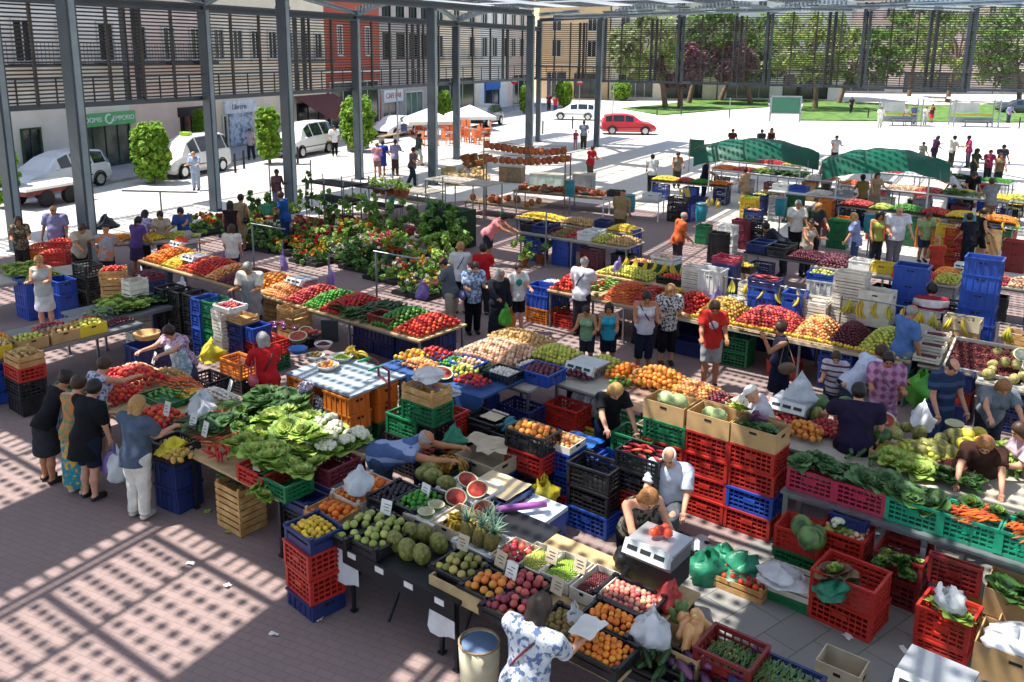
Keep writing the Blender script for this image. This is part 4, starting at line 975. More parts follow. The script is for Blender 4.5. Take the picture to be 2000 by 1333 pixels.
def person(px,py,face,label,H=1.68,top=('tee','#888888'),bot=('trousers','#333344'),hair=('short','brown'),skin='f',lean=8,nod=12,L=(15,8,25),Rr=(15,8,25),stance='stand',stout=1.0,foot=False,z0=0,res=None,extra=None,shoes=SOLE,twist=0,group=None,elb=(0,0)):
    """px,py: photo pixel of the top of the head (or of the feet when foot). L,Rr = arm (forward swing, outward, elbow bend) degrees"""
    f=H/1.7; w=stout; le=rad(lean)
    hipz=.90 if stance!='sit' else .50; hip=np.array([0,0,hipz])
    tl=lambda x,y,z:rotx(np.array([x,y,z+hipz-.90]),le,hip)
    neck=tl(0,0,1.44); headc=tl(0,.025,1.575); hn=le*.55+rad(nod)
    # head frame
    ax=np.array([1.,0,0]); upv=np.array([0,math.sin(hn),math.cos(hn)]); fw=np.array([0,math.cos(hn),-math.sin(hn)])
    headc=neck+upv*.135+fw*.02
    if twist:
        c,s=math.cos(rad(twist)),math.sin(rad(twist)); fw,ax=fw*c+ax*s,ax*c-fw*s
    Mh=np.stack([ax,fw,upv],1); hp=lambda x,y,z:headc+ax*x+fw*y+upv*z
    ct,st_=math.cos(le),math.sin(le); Mt=np.array([[1,0,0],[0,ct,st_],[0,-st_,ct]]).T
    Mt=np.stack([np.array([1,0,0]),np.array([0,ct,-st_]),np.array([0,st_,ct])],1)
    legs=[]
    for s in (-1,1):
        h_=np.array([s*.085*w,0,hipz-.03])
        if stance=='sit': kn=np.array([s*.12,.42,.50]); an=np.array([s*.12,.40,.08])
        elif stance=='walk': kn=np.array([s*.09,.10*s+.04,.48]); an=np.array([s*.085,.20*s-.05,.085])
        else: kn=np.array([s*.095,.012,.48]); an=np.array([s*.10,-.02,.08])
        legs.append((h_,kn,an))
    arms=[]
    for s,(fa,oa,eb),ti in ((-1,L,elb[0]),(1,Rr,elb[1])):
        sh=tl(s*.175*w,-.01,1.385); fa_=rad(fa)-le*.0; oa=rad(oa)
        d=np.array([s*math.sin(oa),math.sin(fa_)*math.cos(oa),-math.cos(fa_)*math.cos(oa)]); el=sh+d*.285
        fe=fa_+rad(eb); d2=np.array([s*math.sin(oa)*.3-s*ti*.01,math.sin(fe),-math.cos(fe)]); d2/=np.linalg.norm(d2); wr=el+d2*.245; arms.append((sh,el,wr,d2,s))
    if foot: p=G(px,py,z0)
    else:
        hz=(headc+upv*.115)[2]*f; p=G(px,py,z0+hz); p.z=z0; hy=headc*f; a=rad(face)-math.pi/2
        p.x-=hy[0]*math.cos(a)-hy[1]*math.sin(a); p.y-=hy[0]*math.sin(a)+hy[1]*math.cos(a)
    dist=math.hypot(p.x,p.y); near=dist<19
    h=res or (.0115 if dist<14 else .015 if dist<21 else .022 if dist<34 else .03)
    fz=px*.37+py*.11
    allp=[headc+upv*.14,headc-upv*.1,neck]+[q for a in arms for q in (a[0],a[1],a[2],a[2]+a[3]*.2)]+[q for l in legs for q in l]+[tl(0,.16,1.1),tl(0,-.16,1.1)]+[np.array([l[2][0],l[2][1]+.2,0]) for l in legs]
    allp=np.array(allp); lo=allp.min(0)-.16; hi=allp.max(0)+.16; lo[2]=max(lo[2],-.02)
    o=empty('person',p,rad(face)-math.pi/2,label,'person',group); o.scale=(f,f,f)
    fem=top[0] in('tank','blouse','dress','sleeveless')
    def torso(S,off=0,k=.05,clip=None):
        S.ell(tl(0,-.01,.93),(.165*w,.125*w,.13),Mt,k,off,clip); S.ell(tl(0,.005+.02*(w-1)*3,1.07),(.142*w,.105*w*w,.17),Mt,k,off,clip)
        S.ell(tl(0,0,1.26),(.16*w,.112*w,.19),Mt,k,off,clip); S.cap(tl(-.135*w,-.012,1.385),tl(.135*w,-.012,1.385),.062*w,.062*w,k,off,clip)
        if fem:
            for s in (-1,1): S.ell(tl(s*.075*w,.095*w,1.25),(.07,.06,.07),Mt,.04,off,clip)
    # ---- body
    S=SDF(lo,hi,h); torso(S); S.cap(tl(0,-.015,1.40),headc-upv*.05,.058,.052,.03)
    S.ell(hp(0,-.008,.03),(.075,.094,.098),Mh,.02); S.ell(hp(0,.02,-.045),(.056,.07,.068),Mh,.03)
    S.ell(hp(0,.094,-.01),(.013,.022,.024),Mh,.012); S.ell(hp(0,.083,.035),(.05,.015,.012),Mh,.02)
    for s in (-1,1): S.ell(hp(s*.075,-.005,-.005),(.012,.022,.032),Mh,.006)
    for s in (-1,1): S.ell(hp(s*.03,.093,.014),(.018,.008,.008),Mh,-1)
    for (h_,kn,an) in legs:
        S.cap(h_,kn,.088*w,.056,.04); S.cap(kn,kn*.55+an*.45+np.array([0,-.012,0]),.054,.058,.03); S.cap(kn*.55+an*.45+np.array([0,-.012,0]),an,.056,.037,.03)
        S.cap(an+np.array([0,-.02,-.03]),an+np.array([0,.13,-.05]),.042,.032,.02)
    fr=max(.0085,h*.75)
    for (sh,el,wr,d2,s) in arms:
        S.cap(sh,el,.050*w,.041,.04); S.cap(el,wr,.041,.029,.02)
        # palm, four fingers of different lengths, thumb from the side of the palm
        sd=np.cross(d2,np.array([0,0,1.])); n_=np.linalg.norm(sd); sd=sd/n_ if n_>.2 else np.array([0,-1.,0]); 
        if abs(d2[2])>.85: sd=np.array([0,1.,0])
        sd=sd-d2*(sd@d2); sd/=np.linalg.norm(sd); pn=np.cross(sd,d2); pn*=(-1 if pn@np.array([-s,0,-.3])<0 else 1)
        pc=wr+d2*.045; S.cap(pc-sd*.02,pc+sd*.02,.024,.024,.015)
        sp=max(.019,fr*1.9)
        for i,(ln,bd) in enumerate(((.075,.35),(.085,.4),(.079,.5),(.062,.6))):
            if h>.02 and i in(0,3): continue
            b0=wr+d2*.075+sd*sp*(1.5-i); b1=b0+(d2*math.cos(bd)+pn*math.sin(bd))*ln*.5; b2=b1+(d2*math.cos(bd*2.2)+pn*math.sin(bd*2.2))*ln*.5
            S.cap(b0,b1,fr,fr*.95,.004); S.cap(b1,b2,fr*.95,fr*.8,.004)
        t0=wr+d2*.03+sd*.028; t1=t0+(d2*.6+sd*.7+pn*.3)*.035; S.cap(t0,t1,fr*1.15,fr*1.05,.006); S.cap(t1,t1+(d2*.85+sd*.2+pn*.5)*.03,fr*1.05,fr*.85,.004)
    V,F=S.mesh('b',None)
    cen=V[F].mean(1); q=(cen-headc)@Mh; mi=np.zeros(len(F),int)
    if h<.025:
        for s in (-1,1):
            mi[(abs(q[:,0]-s*.031)<.013)&(abs(q[:,2]-.012)<.008)&(q[:,1]>.045)]=1
            mi[(abs(q[:,0]-s*.031)<.018)&(abs(q[:,2]-.036)<.006)&(q[:,1]>.045)]=1
        mi[(abs(q[:,0])<.025)&(abs(q[:,2]+.058)<.0075)&(q[:,1]>.045)]=2
    mobj('body',np_mesh('body',V,F,[SKIN[skin],EYE,LIP],mi),o)
    def emit(S,name,m):
        if name not in('hair','shoe','cap','chest_print'):
            X,Y,Z=np.meshgrid(*S.ax,indexing='ij'); S.D=S.D+.0045*np.sin(31*Z+9*X+fz)*np.sin(23*X+17*Y+7*Z+2*fz)-.001
        r=S.mesh(name,m)
        if r: return mobj(name,np_mesh(name,r[0],r[1],[m]),o)
    mk=lambda c,i: c if not isinstance(c,(str,tuple)) else (cloth('cloth_'+c,c) if isinstance(c,str) else cloth('cloth_%s_%s_%s'%c[:3],c[0],c[1],c[2],*(c[3:])))
    tt,tc=top[0],mk(top[1],0)
    # ---- top
    hem={'tee':.80,'polo':.80,'shirt':.78,'tank':.82,'blouse':.76,'sleeveless':.80,'dress':.95,'tunic':.62,'apron':.5,'long':.78,'sleevelessdress':.95}.get(tt,.8)
    slv={'tee':.62,'polo':.68,'shirt':.8,'blouse':.75,'tunic':.9,'apron':.7,'dress':.5,'long':2.0}.get(tt,0)
    S=SDF(lo,hi,h); off=.016+.008*(h>.02)
    torso(S,off,.05)
    S.cap(tl(0,0,.90),tl(0,0,hem+.02),.15*w,.158*w,.05,off)
    for (sh,el,wr,d2,s) in arms:
        if slv:
            d=(el-sh)/np.linalg.norm(el-sh)
            if slv<=1: S.cap(sh,el,.062*w,.058,.04,off,[(sh+d*.285*slv,d)])
            else: S.cap(sh,el,.056*w,.05,.04,off); S.cap(el,wr,.05,.036,.03,off)
        else: S.cap(sh,sh,.035,.035,.03,off*.4)
    nh=tl(0,0,hem); S.cutp(nh,-np.array(Mt[:,2]) if le<.9 else -np.array(Mt[:,2]))
    nb={'tank':1.40,'sleeveless':1.42,'dress':1.42}.get(tt,1.455); S.cutp(tl(0,.03,nb),Mt@np.array([0,.35,.94]))
    emit(S,{'dress':'dress_bodice','tank':'tank_top','blouse':'blouse'}.get(tt,'shirt'),tc)
    # ---- bottom
    bt,bc=bot[0],mk(bot[1],1)
    S=SDF(lo,hi,h)
    if bt in('trousers','shorts','capri','jeans'):
        cut={'trousers':.07,'jeans':.07,'shorts':.47,'capri':.27}[bt]
        S.ell(tl(0,-.01,.93),(.165*w,.125*w,.13),Mt,.05,.011); S.ell(np.array([0,-.01,hipz]),(.15*w,.115*w,.11),None,.05,.011)
        for (h_,kn,an) in legs:
            S.cap(h_,kn,.094*w,.072,.04,.014)
            if bt!='shorts':
                d=(an-kn); S.cap(kn,an,.073,.06,.03,.014,[(kn+d*min(1,(.48-cut)/.4),d/np.linalg.norm(d))])
            else:
                d=(kn-h_)/np.linalg.norm(kn-h_); 
        if bt=='shorts' and stance!='sit': S.cutp((0,0,.50),(0,0,-1))
        S.cutp(tl(0,0,1.03),Mt[:,2])
        emit(S,'shorts' if bt=='shorts' else 'trousers',bc)
    else:
        z1={'skirt':.45,'long skirt':.14,'short skirt':.55,'dress skirt':.46,'apron':.4}.get(bt,.45)
        z1=z1 if stance!='sit' else .4
        S.ell(tl(0,-.01,.93),(.165*w,.125*w,.13),Mt,.05,.016)
        if stance=='sit':
            for (h_,kn,an) in legs: S.cap(h_,kn,.1,.09,.08,.01); S.cap(kn,kn-np.array([0,0,.12]),.09,.09,.05,.01)
        else:
            t=(.9-z1); n_=6
            for i in range(n_): 
                za=.9-t*i/n_; zb=.9-t*(i+1)/n_; wa=.155+.055*i/n_; wb=.155+.055*(i+1)/n_
                S.ell(np.array([0,-.005,(za+zb)/2]),(wb*w,wb*.82*w,t/n_*1.1),None,.06)
            S.cap((0,0,.85),(0,0,z1+.02),.15*w,.17*w,.04); S.cutp((0,0,z1),(0,0,-1))
        S.cutp(tl(0,0,1.05),Mt[:,2]); emit(S,'skirt',bc)
    # ---- shoes
    for (h_,kn,an) in legs:
        S=SDF(an-np.array([.08,.12,.1]),an+np.array([.08,.26,.08]),max(h,.014)); S.cap(an+np.array([0,-.025,-.03]),an+np.array([0,.135,-.046]),.047,.037,.02,.006); S.cutp(an+np.array([0,0,-.005]),(0,-.25,.97)); S.cutp((0,0,.004),(0,0,-1)); emit(S,'shoe',shoes)
    # ---- hair
    hs,hc=hair; hm=HAIRC[hc]
    if hs!='bald':
        S=SDF(headc-.26,headc+.2,max(.009,min(h,.02))); fclip=[(hp(0,.052,.0),(fw*.92-upv*.42)/np.linalg.norm(fw*.92-upv*.42))]
        g=.02 if hs!='thin' else .008
        if hs=='cap':
            S.ell(hp(0,-.008,.045),(.088,.107,.085),Mh,.0,0,[(hp(0,0,.05),-upv)]); S.cap(hp(-.03,.09,.055),hp(.03,.09,.055),.05,.05,.01,0,[(hp(0,0,.062),upv),(hp(0,0,.05),-upv)])
        elif hs=='scarf':
            S.ell(hp(0,-.01,.03),(.096,.115,.115),Mh,.02,0,[(hp(0,.062,0),fw)]); S.ell(hp(0,-.03,-.12),(.11,.1,.1),Mh,.06,0,[(hp(0,.062,0),fw)])
        else:
            S.ell(hp(0,-.014,.035),(.077+g,.094+g,.096+g),Mh,.0,0,fclip)
            if hs=='thin': S.cutp(hp(0,0,.075),upv*.9+fw*.3)
            if hs in('bob','long','curly'): 
                ln={'bob':.10,'long':.24,'curly':.12}[hs]; r_={'bob':.075,'long':.07,'curly':.1}[hs]
                S.cap(hp(-.045,-.035,.02),hp(-.05,-.045,-ln),r_*.9,r_*.7,.03,0,[(hp(0,.03,0),fw)]); S.cap(hp(.045,-.035,.02),hp(.05,-.045,-ln),r_*.9,r_*.7,.03,0,[(hp(0,.03,0),fw)])
                if hs=='curly': S.ell(hp(0,-.02,.05),(.13,.13,.12),Mh,.03,0,[(hp(0,.055,0),fw)])
            if hs=='tail': S.ell(hp(0,-.12,.02),(.04,.05,.04),Mh,.02); S.cap(hp(0,-.13,.0),hp(0,-.12,-.2),.035,.018,.02)
            if hs=='bun': S.ell(hp(0,-.1,.08),(.05,.05,.05),Mh,.02)
        emit(S,'cap' if hs=='cap' else 'headscarf' if hs=='scarf' else 'hair',hm)
    for e in (extra or ()):
        if e[0]=='strap':
            sgn=e[2] if len(e)>2 else 1; pts=[]
            for i in range(15):
                t=i/14*2*math.pi; zz=1.22+.2*math.cos(t); pts.append(tl((.15*w*math.cos(t))*sgn*.75,(.145*w)*math.sin(t)+.005,zz))
            MB().tube(pts,.012,5).build('bag_strap',mat('strap_'+e[1],e[1],.6,.1,9),o)
        if e[0]=='print':
            S=SDF(lo,hi,h); torso(S,off+.006); c=tl(0,.12*w,1.25); S.D=np.maximum(S.D,np.sqrt(sum((q-c[k])**2 for k,q in enumerate(np.meshgrid(*S.ax,indexing='ij'))))-.085); emit(S,'chest_print',mk(e[1],0))
        if e[0]=='apron':
            S=SDF(lo,hi,h); torso(S,.034,.05); 
            S.cap((0,.02,.9),(0,.02,.55),.17*w,.18*w,.05); S.cutp(tl(0,.03,0),-Mt[:,1]); S.cutp(tl(0,0,1.33),Mt[:,2]); S.cutp((0,0,.55),(0,0,-1)); emit(S,'apron',mk(e[1],0))
        if e[0]=='handbag':
            c=tl(e[2]*.25*w,e[3] if len(e)>3 else .05,.95); m=mat('bag_'+e[1],e[1],.5,.12,8)
            mb=MB(); mb.ball(c,.16,sc=(.45,1,.72),n=10,k=7); mb.build('shoulder_bag',m,o); MB().tube([c+np.array([0,-.12,.08]),tl(e[2]*.16*w,-.03,1.47),c+np.array([0,.12,.08])],.012,5).build('bag_strap',m,o)
        if e[0]=='gloves':
            for (sh,el,wr,d2,s) in arms: MB().ball(wr+d2*.06,.05,sc=(.9,1,1.2)).build('glove',WHITE,o)
    ca,sa=math.cos(rad(face)-math.pi/2),math.sin(rad(face)-math.pi/2)
    W_=lambda v:Vector((p.x+f*(v[0]*ca-v[1]*sa),p.y+f*(v[0]*sa+v[1]*ca),z0+f*v[2]))
    hands=[W_(a[2]+a[3]*.09) for a in arms]
    return o,hands
# ================================================================ STALLS
def ground(px,py): return G(px,py,0)
BLKCLOTH=mat('black_oilcloth','#1c1d20',.5,.15,6); BOARD=mat('raw_board','#b59a6e',.8,.16,5,dirt=.15,bump=.1); BROWNCL=mat('brown_patterned_oilcloth','#7d6354',.6,.3,5,col2='#a88d78'); BLUECL=mat('blue_oilcloth','#2a4f86',.6,.12,5); PAPER=mat('white_paper','#dcd9d2',.7,.05,8); LAM=mat('laminate_top','#a9a294',.5,.1,4,dirt=.2)
def sheet(p,L,W,m,label,rz=SA,cat='paper',n=5,amp=.012,name='paper_sheet',group=None):
    mb=MB(); mb.grid([[(-L/2+L*i/n,-W/2+W*j/n,U(0,amp)) for j in range(n+1)] for i in range(n+1)],0,True,.004)
    return mb.build(name,m,None,p,rz,label,cat,group)
def hangbag(px,py,z,m,label,w=.26,h=.34,seed=1): return bag(G(px,py,z),m,label,w,h,True,seed)
# ---- A: fruit stall nearest the camera
Z=.8
a0=G(672,1066,Z)
t=table(a0,1.62,1.75,Z,'folding table under the green plums and melons at the near fruit stall',BLKCLOTH,BLACKM,legw=.035)
MB().box((.8,-.02,Z-.09),(1.6,.012,.2)).build('cloth_front',BLKCLOTH,t)
for i in range(4): MB().box((.15+.42*i,-.03,Z-.05),(.12,.008,.06)).build('price_label',PCARD,t)
for u in (.5,1.45): 
    for v in (.15,1.3):
        mb=MB(); mb.beam((u,v-.0,.02),(u+.05,v+.35,Z-.06),.03,.03); mb.build('trestle_brace',BLACKM,t)
t=table(G(846,1140,Z),2.15,1.55,Z-.006,'trestle table with raw board front carrying peaches and mandarins',BOARD,BLACKM)
MB().box((1.07,-.02,Z+.02),(2.2,.02,.16)).build('front_board',BOARD,t); MB().box((2.15,.6,Z+.02),(.02,1.2,.16)).build('end_board',BOARD,t)
MB().box((-.02,.3,Z+.02),(.02,.6,.16)).build('end_board',BOARD,t)
st=stack(GT(612,1027,[('solid','navy',.2),('vent','red',.3),('vent','red',.3),('tray','navy',.18)]),[('solid','navy',.2),('vent','red',.3),('vent','red',.3),('tray','navy',.18)],'at the front corner of the near fruit stall',SA-.12,.5,.42,fill=('lemon','ripe lemon in the navy tray on the red crates',.08))
stack(GT(650,992,[('vent','black'),('vent','black'),('wood','wooden',.25)]),[('vent','black'),('vent','black'),('wood','wooden',.25)],'holding oranges behind the lemons',SA,.5,.42,fill=('orange','bright orange in the brown crate behind the lemons',.1))
stack(GT(714,952,[('vent','black'),('vent','green'),('wood','white wooden',.28)]),[('vent','black'),('vent','green'),('wood','white wooden',.28)],'with big oranges left of the limes',SA,.5,.66,fill=('orange','big pale orange in the white wooden crate',.08))
tray(770,968,Z+.01,.36,.52,.16,'tray','black','black tray with dark plums left of the limes','black_plum','dark plum in the black tray beside the limes')
tray(818,980,Z+.01,.38,.52,.16,'tray','black','black tray heaped with green limes','lime','green lime in the black tray of the near stall',.07)
tray(703,1030,Z+.01,.3,.66,.13,'tray','black','black tray of green plums at the left end of the near table','green_plum','green plum heaped at the left end of the near table',.08)
tray(752,1045,Z+.01,.42,.66,.13,'tray','black','black tray of green plums behind the toad skin melons','green_plum','green plum heaped behind the melons',.08)
ml='dark green melon with a yellow spot at the front edge of the near table'
for x,y in ((772,1058),(796,1074),(824,1083),(857,1062),(829,1042),(803,1040)):
    p=G(x,y,Z+.1); put('melon',p,(U(-.3,.3),1.25,U(-.4,.4)+.6),ml,'toad skin melons'); 
    q=MB(); q.ball((0,0,0),.05,sc=(1,1,.35)); q.build('yellow_spot',YTIP,None) if False else None
ml='dark ribbed melon at the back of the near table beside the cut watermelons'
for x,y,z in ((828,925,.12),(846,930,.13),(872,944,.12),(838,912,.16)): put('melon',G(x,y,Z+z),(U(-.3,.3),.4,U(0,3)),ml,'dark melons')
stack(GT(866,902,[('vent','blue'),('vent','navy'),('tray','black',.2)]),[('vent','blue'),('vent','navy'),('tray','black',.2)],'full of ripe bananas behind the dark melons',SA,.6,.42)
for i in range(9): bananas(G(846+i*6+U(-8,8),896+U(-8,10),Z+.12+U(0,.06)),BANB,'ripe spotted banana bunch in the black tray','ripe spotted bananas',s=.9)
c=G(918,968,Z); crate(c,.62,.5,.1,'tray','white','white tray under the cut watermelons')
for i,(x,y,rt,l) in enumerate(((893,970,(-1.1,0,.3),'watermelon quarter standing nearest the banana tray'),(912,946,(-.5,.3,0),'pale pink watermelon half at the back of the white tray'),(935,958,(-.9,-.2,.5),'watermelon half tilted toward the aisle in the white tray'),(941,992,(-1.2,0,1.0),'watermelon quarter at the right end of the white tray'))): cutmelon(G(x,y,Z+.12),l,rt,.105)
tray(842,1006,Z+.01,.46,.44,.12,'carton','pale cardboard','pale box lined with paper holding two melon halves'); sheet(G(842,1004,Z+.11),.42,.4,PAPER,'crumpled white paper lining the pale melon box',amp=.03)
FY=mat('pale_melon_flesh','#d9d3a8',.4,.08,10)
for x,y in ((833,1010),(853,996)): cutmelon(G(x,y,Z+.12),'pale melon half in the paper lined box',(-.15,0,0),.08,fl_=FY)['group']='pale melon halves'
tray(897,1018,Z+.01,.42,.5,.14,'carton','pale cardboard','open pale carton of yellow bananas'); crate(G(900,1040,Z-.06),.44,.5,.1,'tray','blue','blue tray under the yellow bananas')
for i in range(10): bananas(G(876+i*5+U(-6,6),1022+U(-16,12)-i*1.5,Z+.14+U(0,.05)),BAN,'yellow banana bunch in the pale carton','yellow bananas',(0,U(.2,.6),U(0,1.2)+.4),.9)
tray(945,1060,Z+.01,.52,.42,.1,'tray','white','white tray standing pineapples in front of the blue cool box')
for i,(x,y) in enumerate(((916,1056),(934,1066),(956,1072),(940,1044),(966,1054))): pineapple(G(x,y,Z+.04),'ripe pineapple with a grey green crown in the white tray',(U(-.35,-.1),U(-.2,.4),U(0,6)))
o=empty('cool_box',G(1043,1040,.42),SA,'blue cool box with a pale lid behind the pineapples','box'); MB().box((0,0,.15),(.6,.44,.3)).build('box_body',CC['blue'],o); MB().box((0,0,.32),(.63,.47,.05)).build('lid',mat('pale_blue_lid','#b9cfdc',.5,.08,4,col2='#dfe6e6'),o)
stack(Vector((o.location.x,o.location.y,0)),[('vent','navy',.21),('vent','blue',.21)],'under the cool box',SA,.6,.44)
stack(GT(975,955,[('vent','navy'),('vent','blue'),('solid','navy',.26)]),[('vent','navy'),('vent','blue'),('solid','navy',.26)],'topped with a cream card behind the watermelons',SA,.66,.5); sheet(G(975,948,.87),.62,.5,mat('cream_card','#c9b691',.8,.06,5),'cream card sheet lying over the navy crate',cat='card')
MB().tube([(-.3,0,0),(.3,0,0)],.04,12).build('roll',mat('lilac_foil_roll','#a05aa0',.4,.1,6),None,G(1018,990,.86),SA+.9,'lilac roll of wrapping film beside the cool box','film roll')
# trays of the second table, front row then back row
A2=(('custard_apple',902,1108,.46,.44,'greenish custard apple in the first tray of the board fronted table','black tray of greenish custard apples at the left end of the board'),('yellow_peach',957,1146,.44,.42,'yellow peach in the second tray of the board fronted table','black tray of yellow peaches beside the custard apples'),('peach',1000,1190,.5,.36,'dusky red peach at the front edge of the board fronted table','black tray of dusky peaches at the front edge'),('peach',1024,1146,.42,.42,'dusky peach in the tray behind the front peaches','black tray of dusky peaches behind the front tray'))
for k,x,y,L_,W_,fl_lab,tl_ in A2: tray(x,y,Z+.01,L_,W_,.12,'tray','black',tl_,k,fl_lab,.07)
tray(1008,1082,Z+.01,.34,.42,.13,'carton','pale cardboard','small carton of nectarines beside the pineapples','nectarine','red nectarine in the small carton')
tray(1050,1094,Z+.01,.36,.46,.13,'carton','white wooden','white box of pale grapes','grape','pale grapes',.06)
tray(1106,1114,Z+.01,.36,.46,.13,'carton','white wooden','white box of bright green grapes','green_grape','grapes',.06)
tray(1163,1140,Z+.01,.28,.5,.13,'carton','white wooden','white box of dark cherries in the near stall','cherry','cherries',.05)
tray(1230,1168,Z+.01,.58,.4,.13,'tray','black','black tray of small pink peaches beside the scale','paraguayo','small flat pink peach beside the scale',.06)
tray(1100,1222,Z+.01,.4,.44,.12,'tray','black','black tray of tan kiwis in front of the shopper','kiwi','furry tan kiwi in the black tray',.05)
tray(1196,1214,Z+.01,.52,.36,.13,'tray','black','black tray of mandarins nearer the pink peaches','mandarin','glossy mandarin in the back tray',.07)
tray(1168,1266,Z+.01,.6,.4,.13,'tray','black','black tray of mandarins at the board front','mandarin','glossy mandarin in the front tray',.07)
for x,y,l in ((828,972,'white price card among the limes'),(752,1005,'white price card behind the green plums'),(902,1075,'brown price card behind the custard apples'),(975,1108,'brown card between yellow peaches and nectarines'),(1075,1100,'brown card between the two grape boxes'),(1130,1118,'brown card at the end of the green grapes'),(1085,1160,'brown card behind the dusky peaches'),(996,1130,'pale card standing in the dusky peaches')):
    price(G(x,y,Z+.16),l,SA+U(-.3,.3),CARDG if 'brown' in l else None,.14,.16,group=None)
for x,y,l in ((684,1066,'white rag hanging from the left corner of the near table'),(868,1160,'white rag hanging from the raw board front')):
    p=G(x,y,Z-.02); P_=[[(u*.34-.17+.02*math.sin(v*3+u*5),-.05-.03*math.sin(u*6)-.02*v,-.44*v*(1-.25*abs(u-.5))) for v in (0,.3,.6,1)] for u in (0,.25,.5,.75,1)]
    MB().grid(P_,0,True,.006).build('rag',mat('white_rag_cloth','#d3d2d4',.9,.06,9,trans=.1),None,p,SA,l,'cloth')
hangbag(1122,1172,1.12,BCL,'clear plastic bag hanging over the kiwis',.22,.3,3)
bag(G(1272,1262,Z),BW,'crumpled white bag between the mandarins and the squash',.3,.34,seed=5); bag(G(1306,1180,Z),BRED,'red mesh bag of tomatoes behind the white bag',.28,.2,seed=6,handles=False); bag(G(700,958,.95),BCL,'clear bag draped over the orange crate',.28,.24,seed=7,handles=False)
sc_=G(1283,1128,Z); MB().box((0,0,.12),(.5,.42,.24)).build('stand',BLACKM,None,sc_,SA,'black box stand carrying the near scale','stand'); scale(sc_+UP*.25,'steel scale with red tomatoes on its plate at the near stall',SA,1.25)
for i in range(5): put('tomato',sc_+UP*.5+SX*U(-.16,.1)+TX*U(-.05,.12),None,'red tomato lying on the near scale','tomatoes on the near scale',1.2)
bag(G(1232,1112,Z+.05),BBLK,'black bag bundle left of the near scale',.3,.26,seed=9,handles=False)
# third table of the near row: cucumbers, aubergines, squash, beans
t=table(G(1218,1370,.66),2.1,1.25,.66,'low table of cucumbers and aubergines at the bottom edge',BOARD,BLACKM)
c=G(1283,1300,.72); crate(c-UP*.06,.62,.46,.14,'tray','black','black tray heaped with cucumbers'); heap('cucumber',c,.6,.44,.74,.1,'dark green cucumber in the near black tray','cucumbers',SA+.3,2)
c=G(1362,1310,.72); crate(c-UP*.06,.46,.46,.12,'tray','black','black tray of purple aubergines'); heap('aubergine',c,.46,.46,.72,.08,'glossy purple aubergine in the near tray','aubergines',SA-.5)
for i in range(6): put('squash',G(1350+U(-22,22),1228+U(-18,22),.86+U(0,.06)),(U(-.3,.3),U(-.9,-.3),U(0,3)),'tan butternut squash standing behind the cucumbers','butternut squashes')
tray(1330,1262,.67,.5,.36,.2,'carton','cardboard','cardboard box of butternut squashes')
for i in range(7): put('courgette',G(1325+U(-10,14),1202+U(-8,10),.9),(U(-.2,.2),-1.2,U(0,3)),'upright pale green courgette beside the squashes','upright courgettes')
def beancrate(px,py,z,color,lab,L=.5,W=.5,H=.3,tilt=0,zf=.2,rz=SA): 
    c=G(px,py,z+H); c.z=z; crate(c,L,W,H,'vent',color,lab,rz); heap('green_bean',c,L-.08,W-.08,z+zf-.05,.07,rz=rz,layers=2,dens=2.2)
beancrate(1430,1262,.68,'dark red','dark red crate of green beans at the bottom edge',.5,.42,.3,zf=.22)
beancrate(1520,1322,.62,'navy','navy crate of round green beans in the bottom corner',.62,.5,.26,zf=.26); 
crate(G(1640,1345,.25),.4,.3,.3,'carton','pale cardboard','pale carton at the bottom edge beside the navy crate')
s1=G(1826,1335,.6); MB().box((0,0,.25),(.5,.42,.5)).build('stand',BLACKM,None,Vector((s1.x,s1.y,0)),SA,'dark stand under the big scale at the bottom edge','stand'); scale(Vector((s1.x,s1.y,.52)),'large steel weighing scale at the bottom edge',SA-.05,1.35)
# ---- goods behind stall A
def ST(px,py,items,place,rz=SA,L=.6,W=.4,fill=None): stack(GT(px,py,items),items,place,rz,L,W,fill=fill)
V=lambda *c:[('vent',x) for x in c]
o=empty('suitcase',G(1110,985),SA+.15,'upright dark blue hard suitcase behind the near stall','suitcase')
mb=MB(); mb.box((0,0,.40),(.5,.26,.66)); b_=mb.build('shell',mat('blue_suitcase_shell','#1b3b62',.3,.1,5,spec=.6),o); bv_=b_.modifiers.new('bevel','BEVEL'); bv_.width=.05; bv_.segments=3
for i in range(4): MB().box((-.16+.107*i,-.135,.4),(.03,.012,.56)).build('ridge',mat('blue_suitcase_shell','#1b3b62'),o)
for i in (-1,1): MB().tube([(i*.2,-.1,.035),(i*.2,.1,.035)],.035,10).build('wheel',BLACK,o)
MB().tube([(-.1,0,.73),(-.1,0,.79),(.1,0,.79),(.1,0,.73)],.012,6).build('handle',BLACKM,o)
o=empty('hand_truck',G(752,850),rad(-60),'red tubular hand truck parked beside the blue crates','hand truck'); RT=mat('red_steel_tube','#7d2c2c',.5,.1,5,dirt=.2)
mb=MB()
for s in (-.22,.22): mb.tube([(s,0,.05),(s,0,1.15),(s,-.12,1.25)],.02,8)
for z in (.3,.6,.95): mb.tube([(-.22,0,z),(.22,0,z)],.016,6)
mb.build('frame',RT,o); MB().box((0,.14,.03),(.46,.28,.012)).build('toe_plate',RT,o)
for s in (-.28,.28): MB().tube([(s-.03,-.08,.12),(s+.03,-.08,.12)],.12,14).build('wheel',BLACK,o)
for s in (-1,1): MB().tube([(s*.22,-.12,1.25),(s*.22,-.34,1.22)],.02,8).build('handle',mat('green_grip','#2f8f6a',.5),o)
ST(835,752,V('black','red','black','green')+[('wood','wooden',.22)],'beside the hand truck with crumpled bags on top'); bag(G(840,738,1.4),BW,'heap of white bags in the wooden box on the crates',.42,.14,seed=11,handles=False,d=.24)
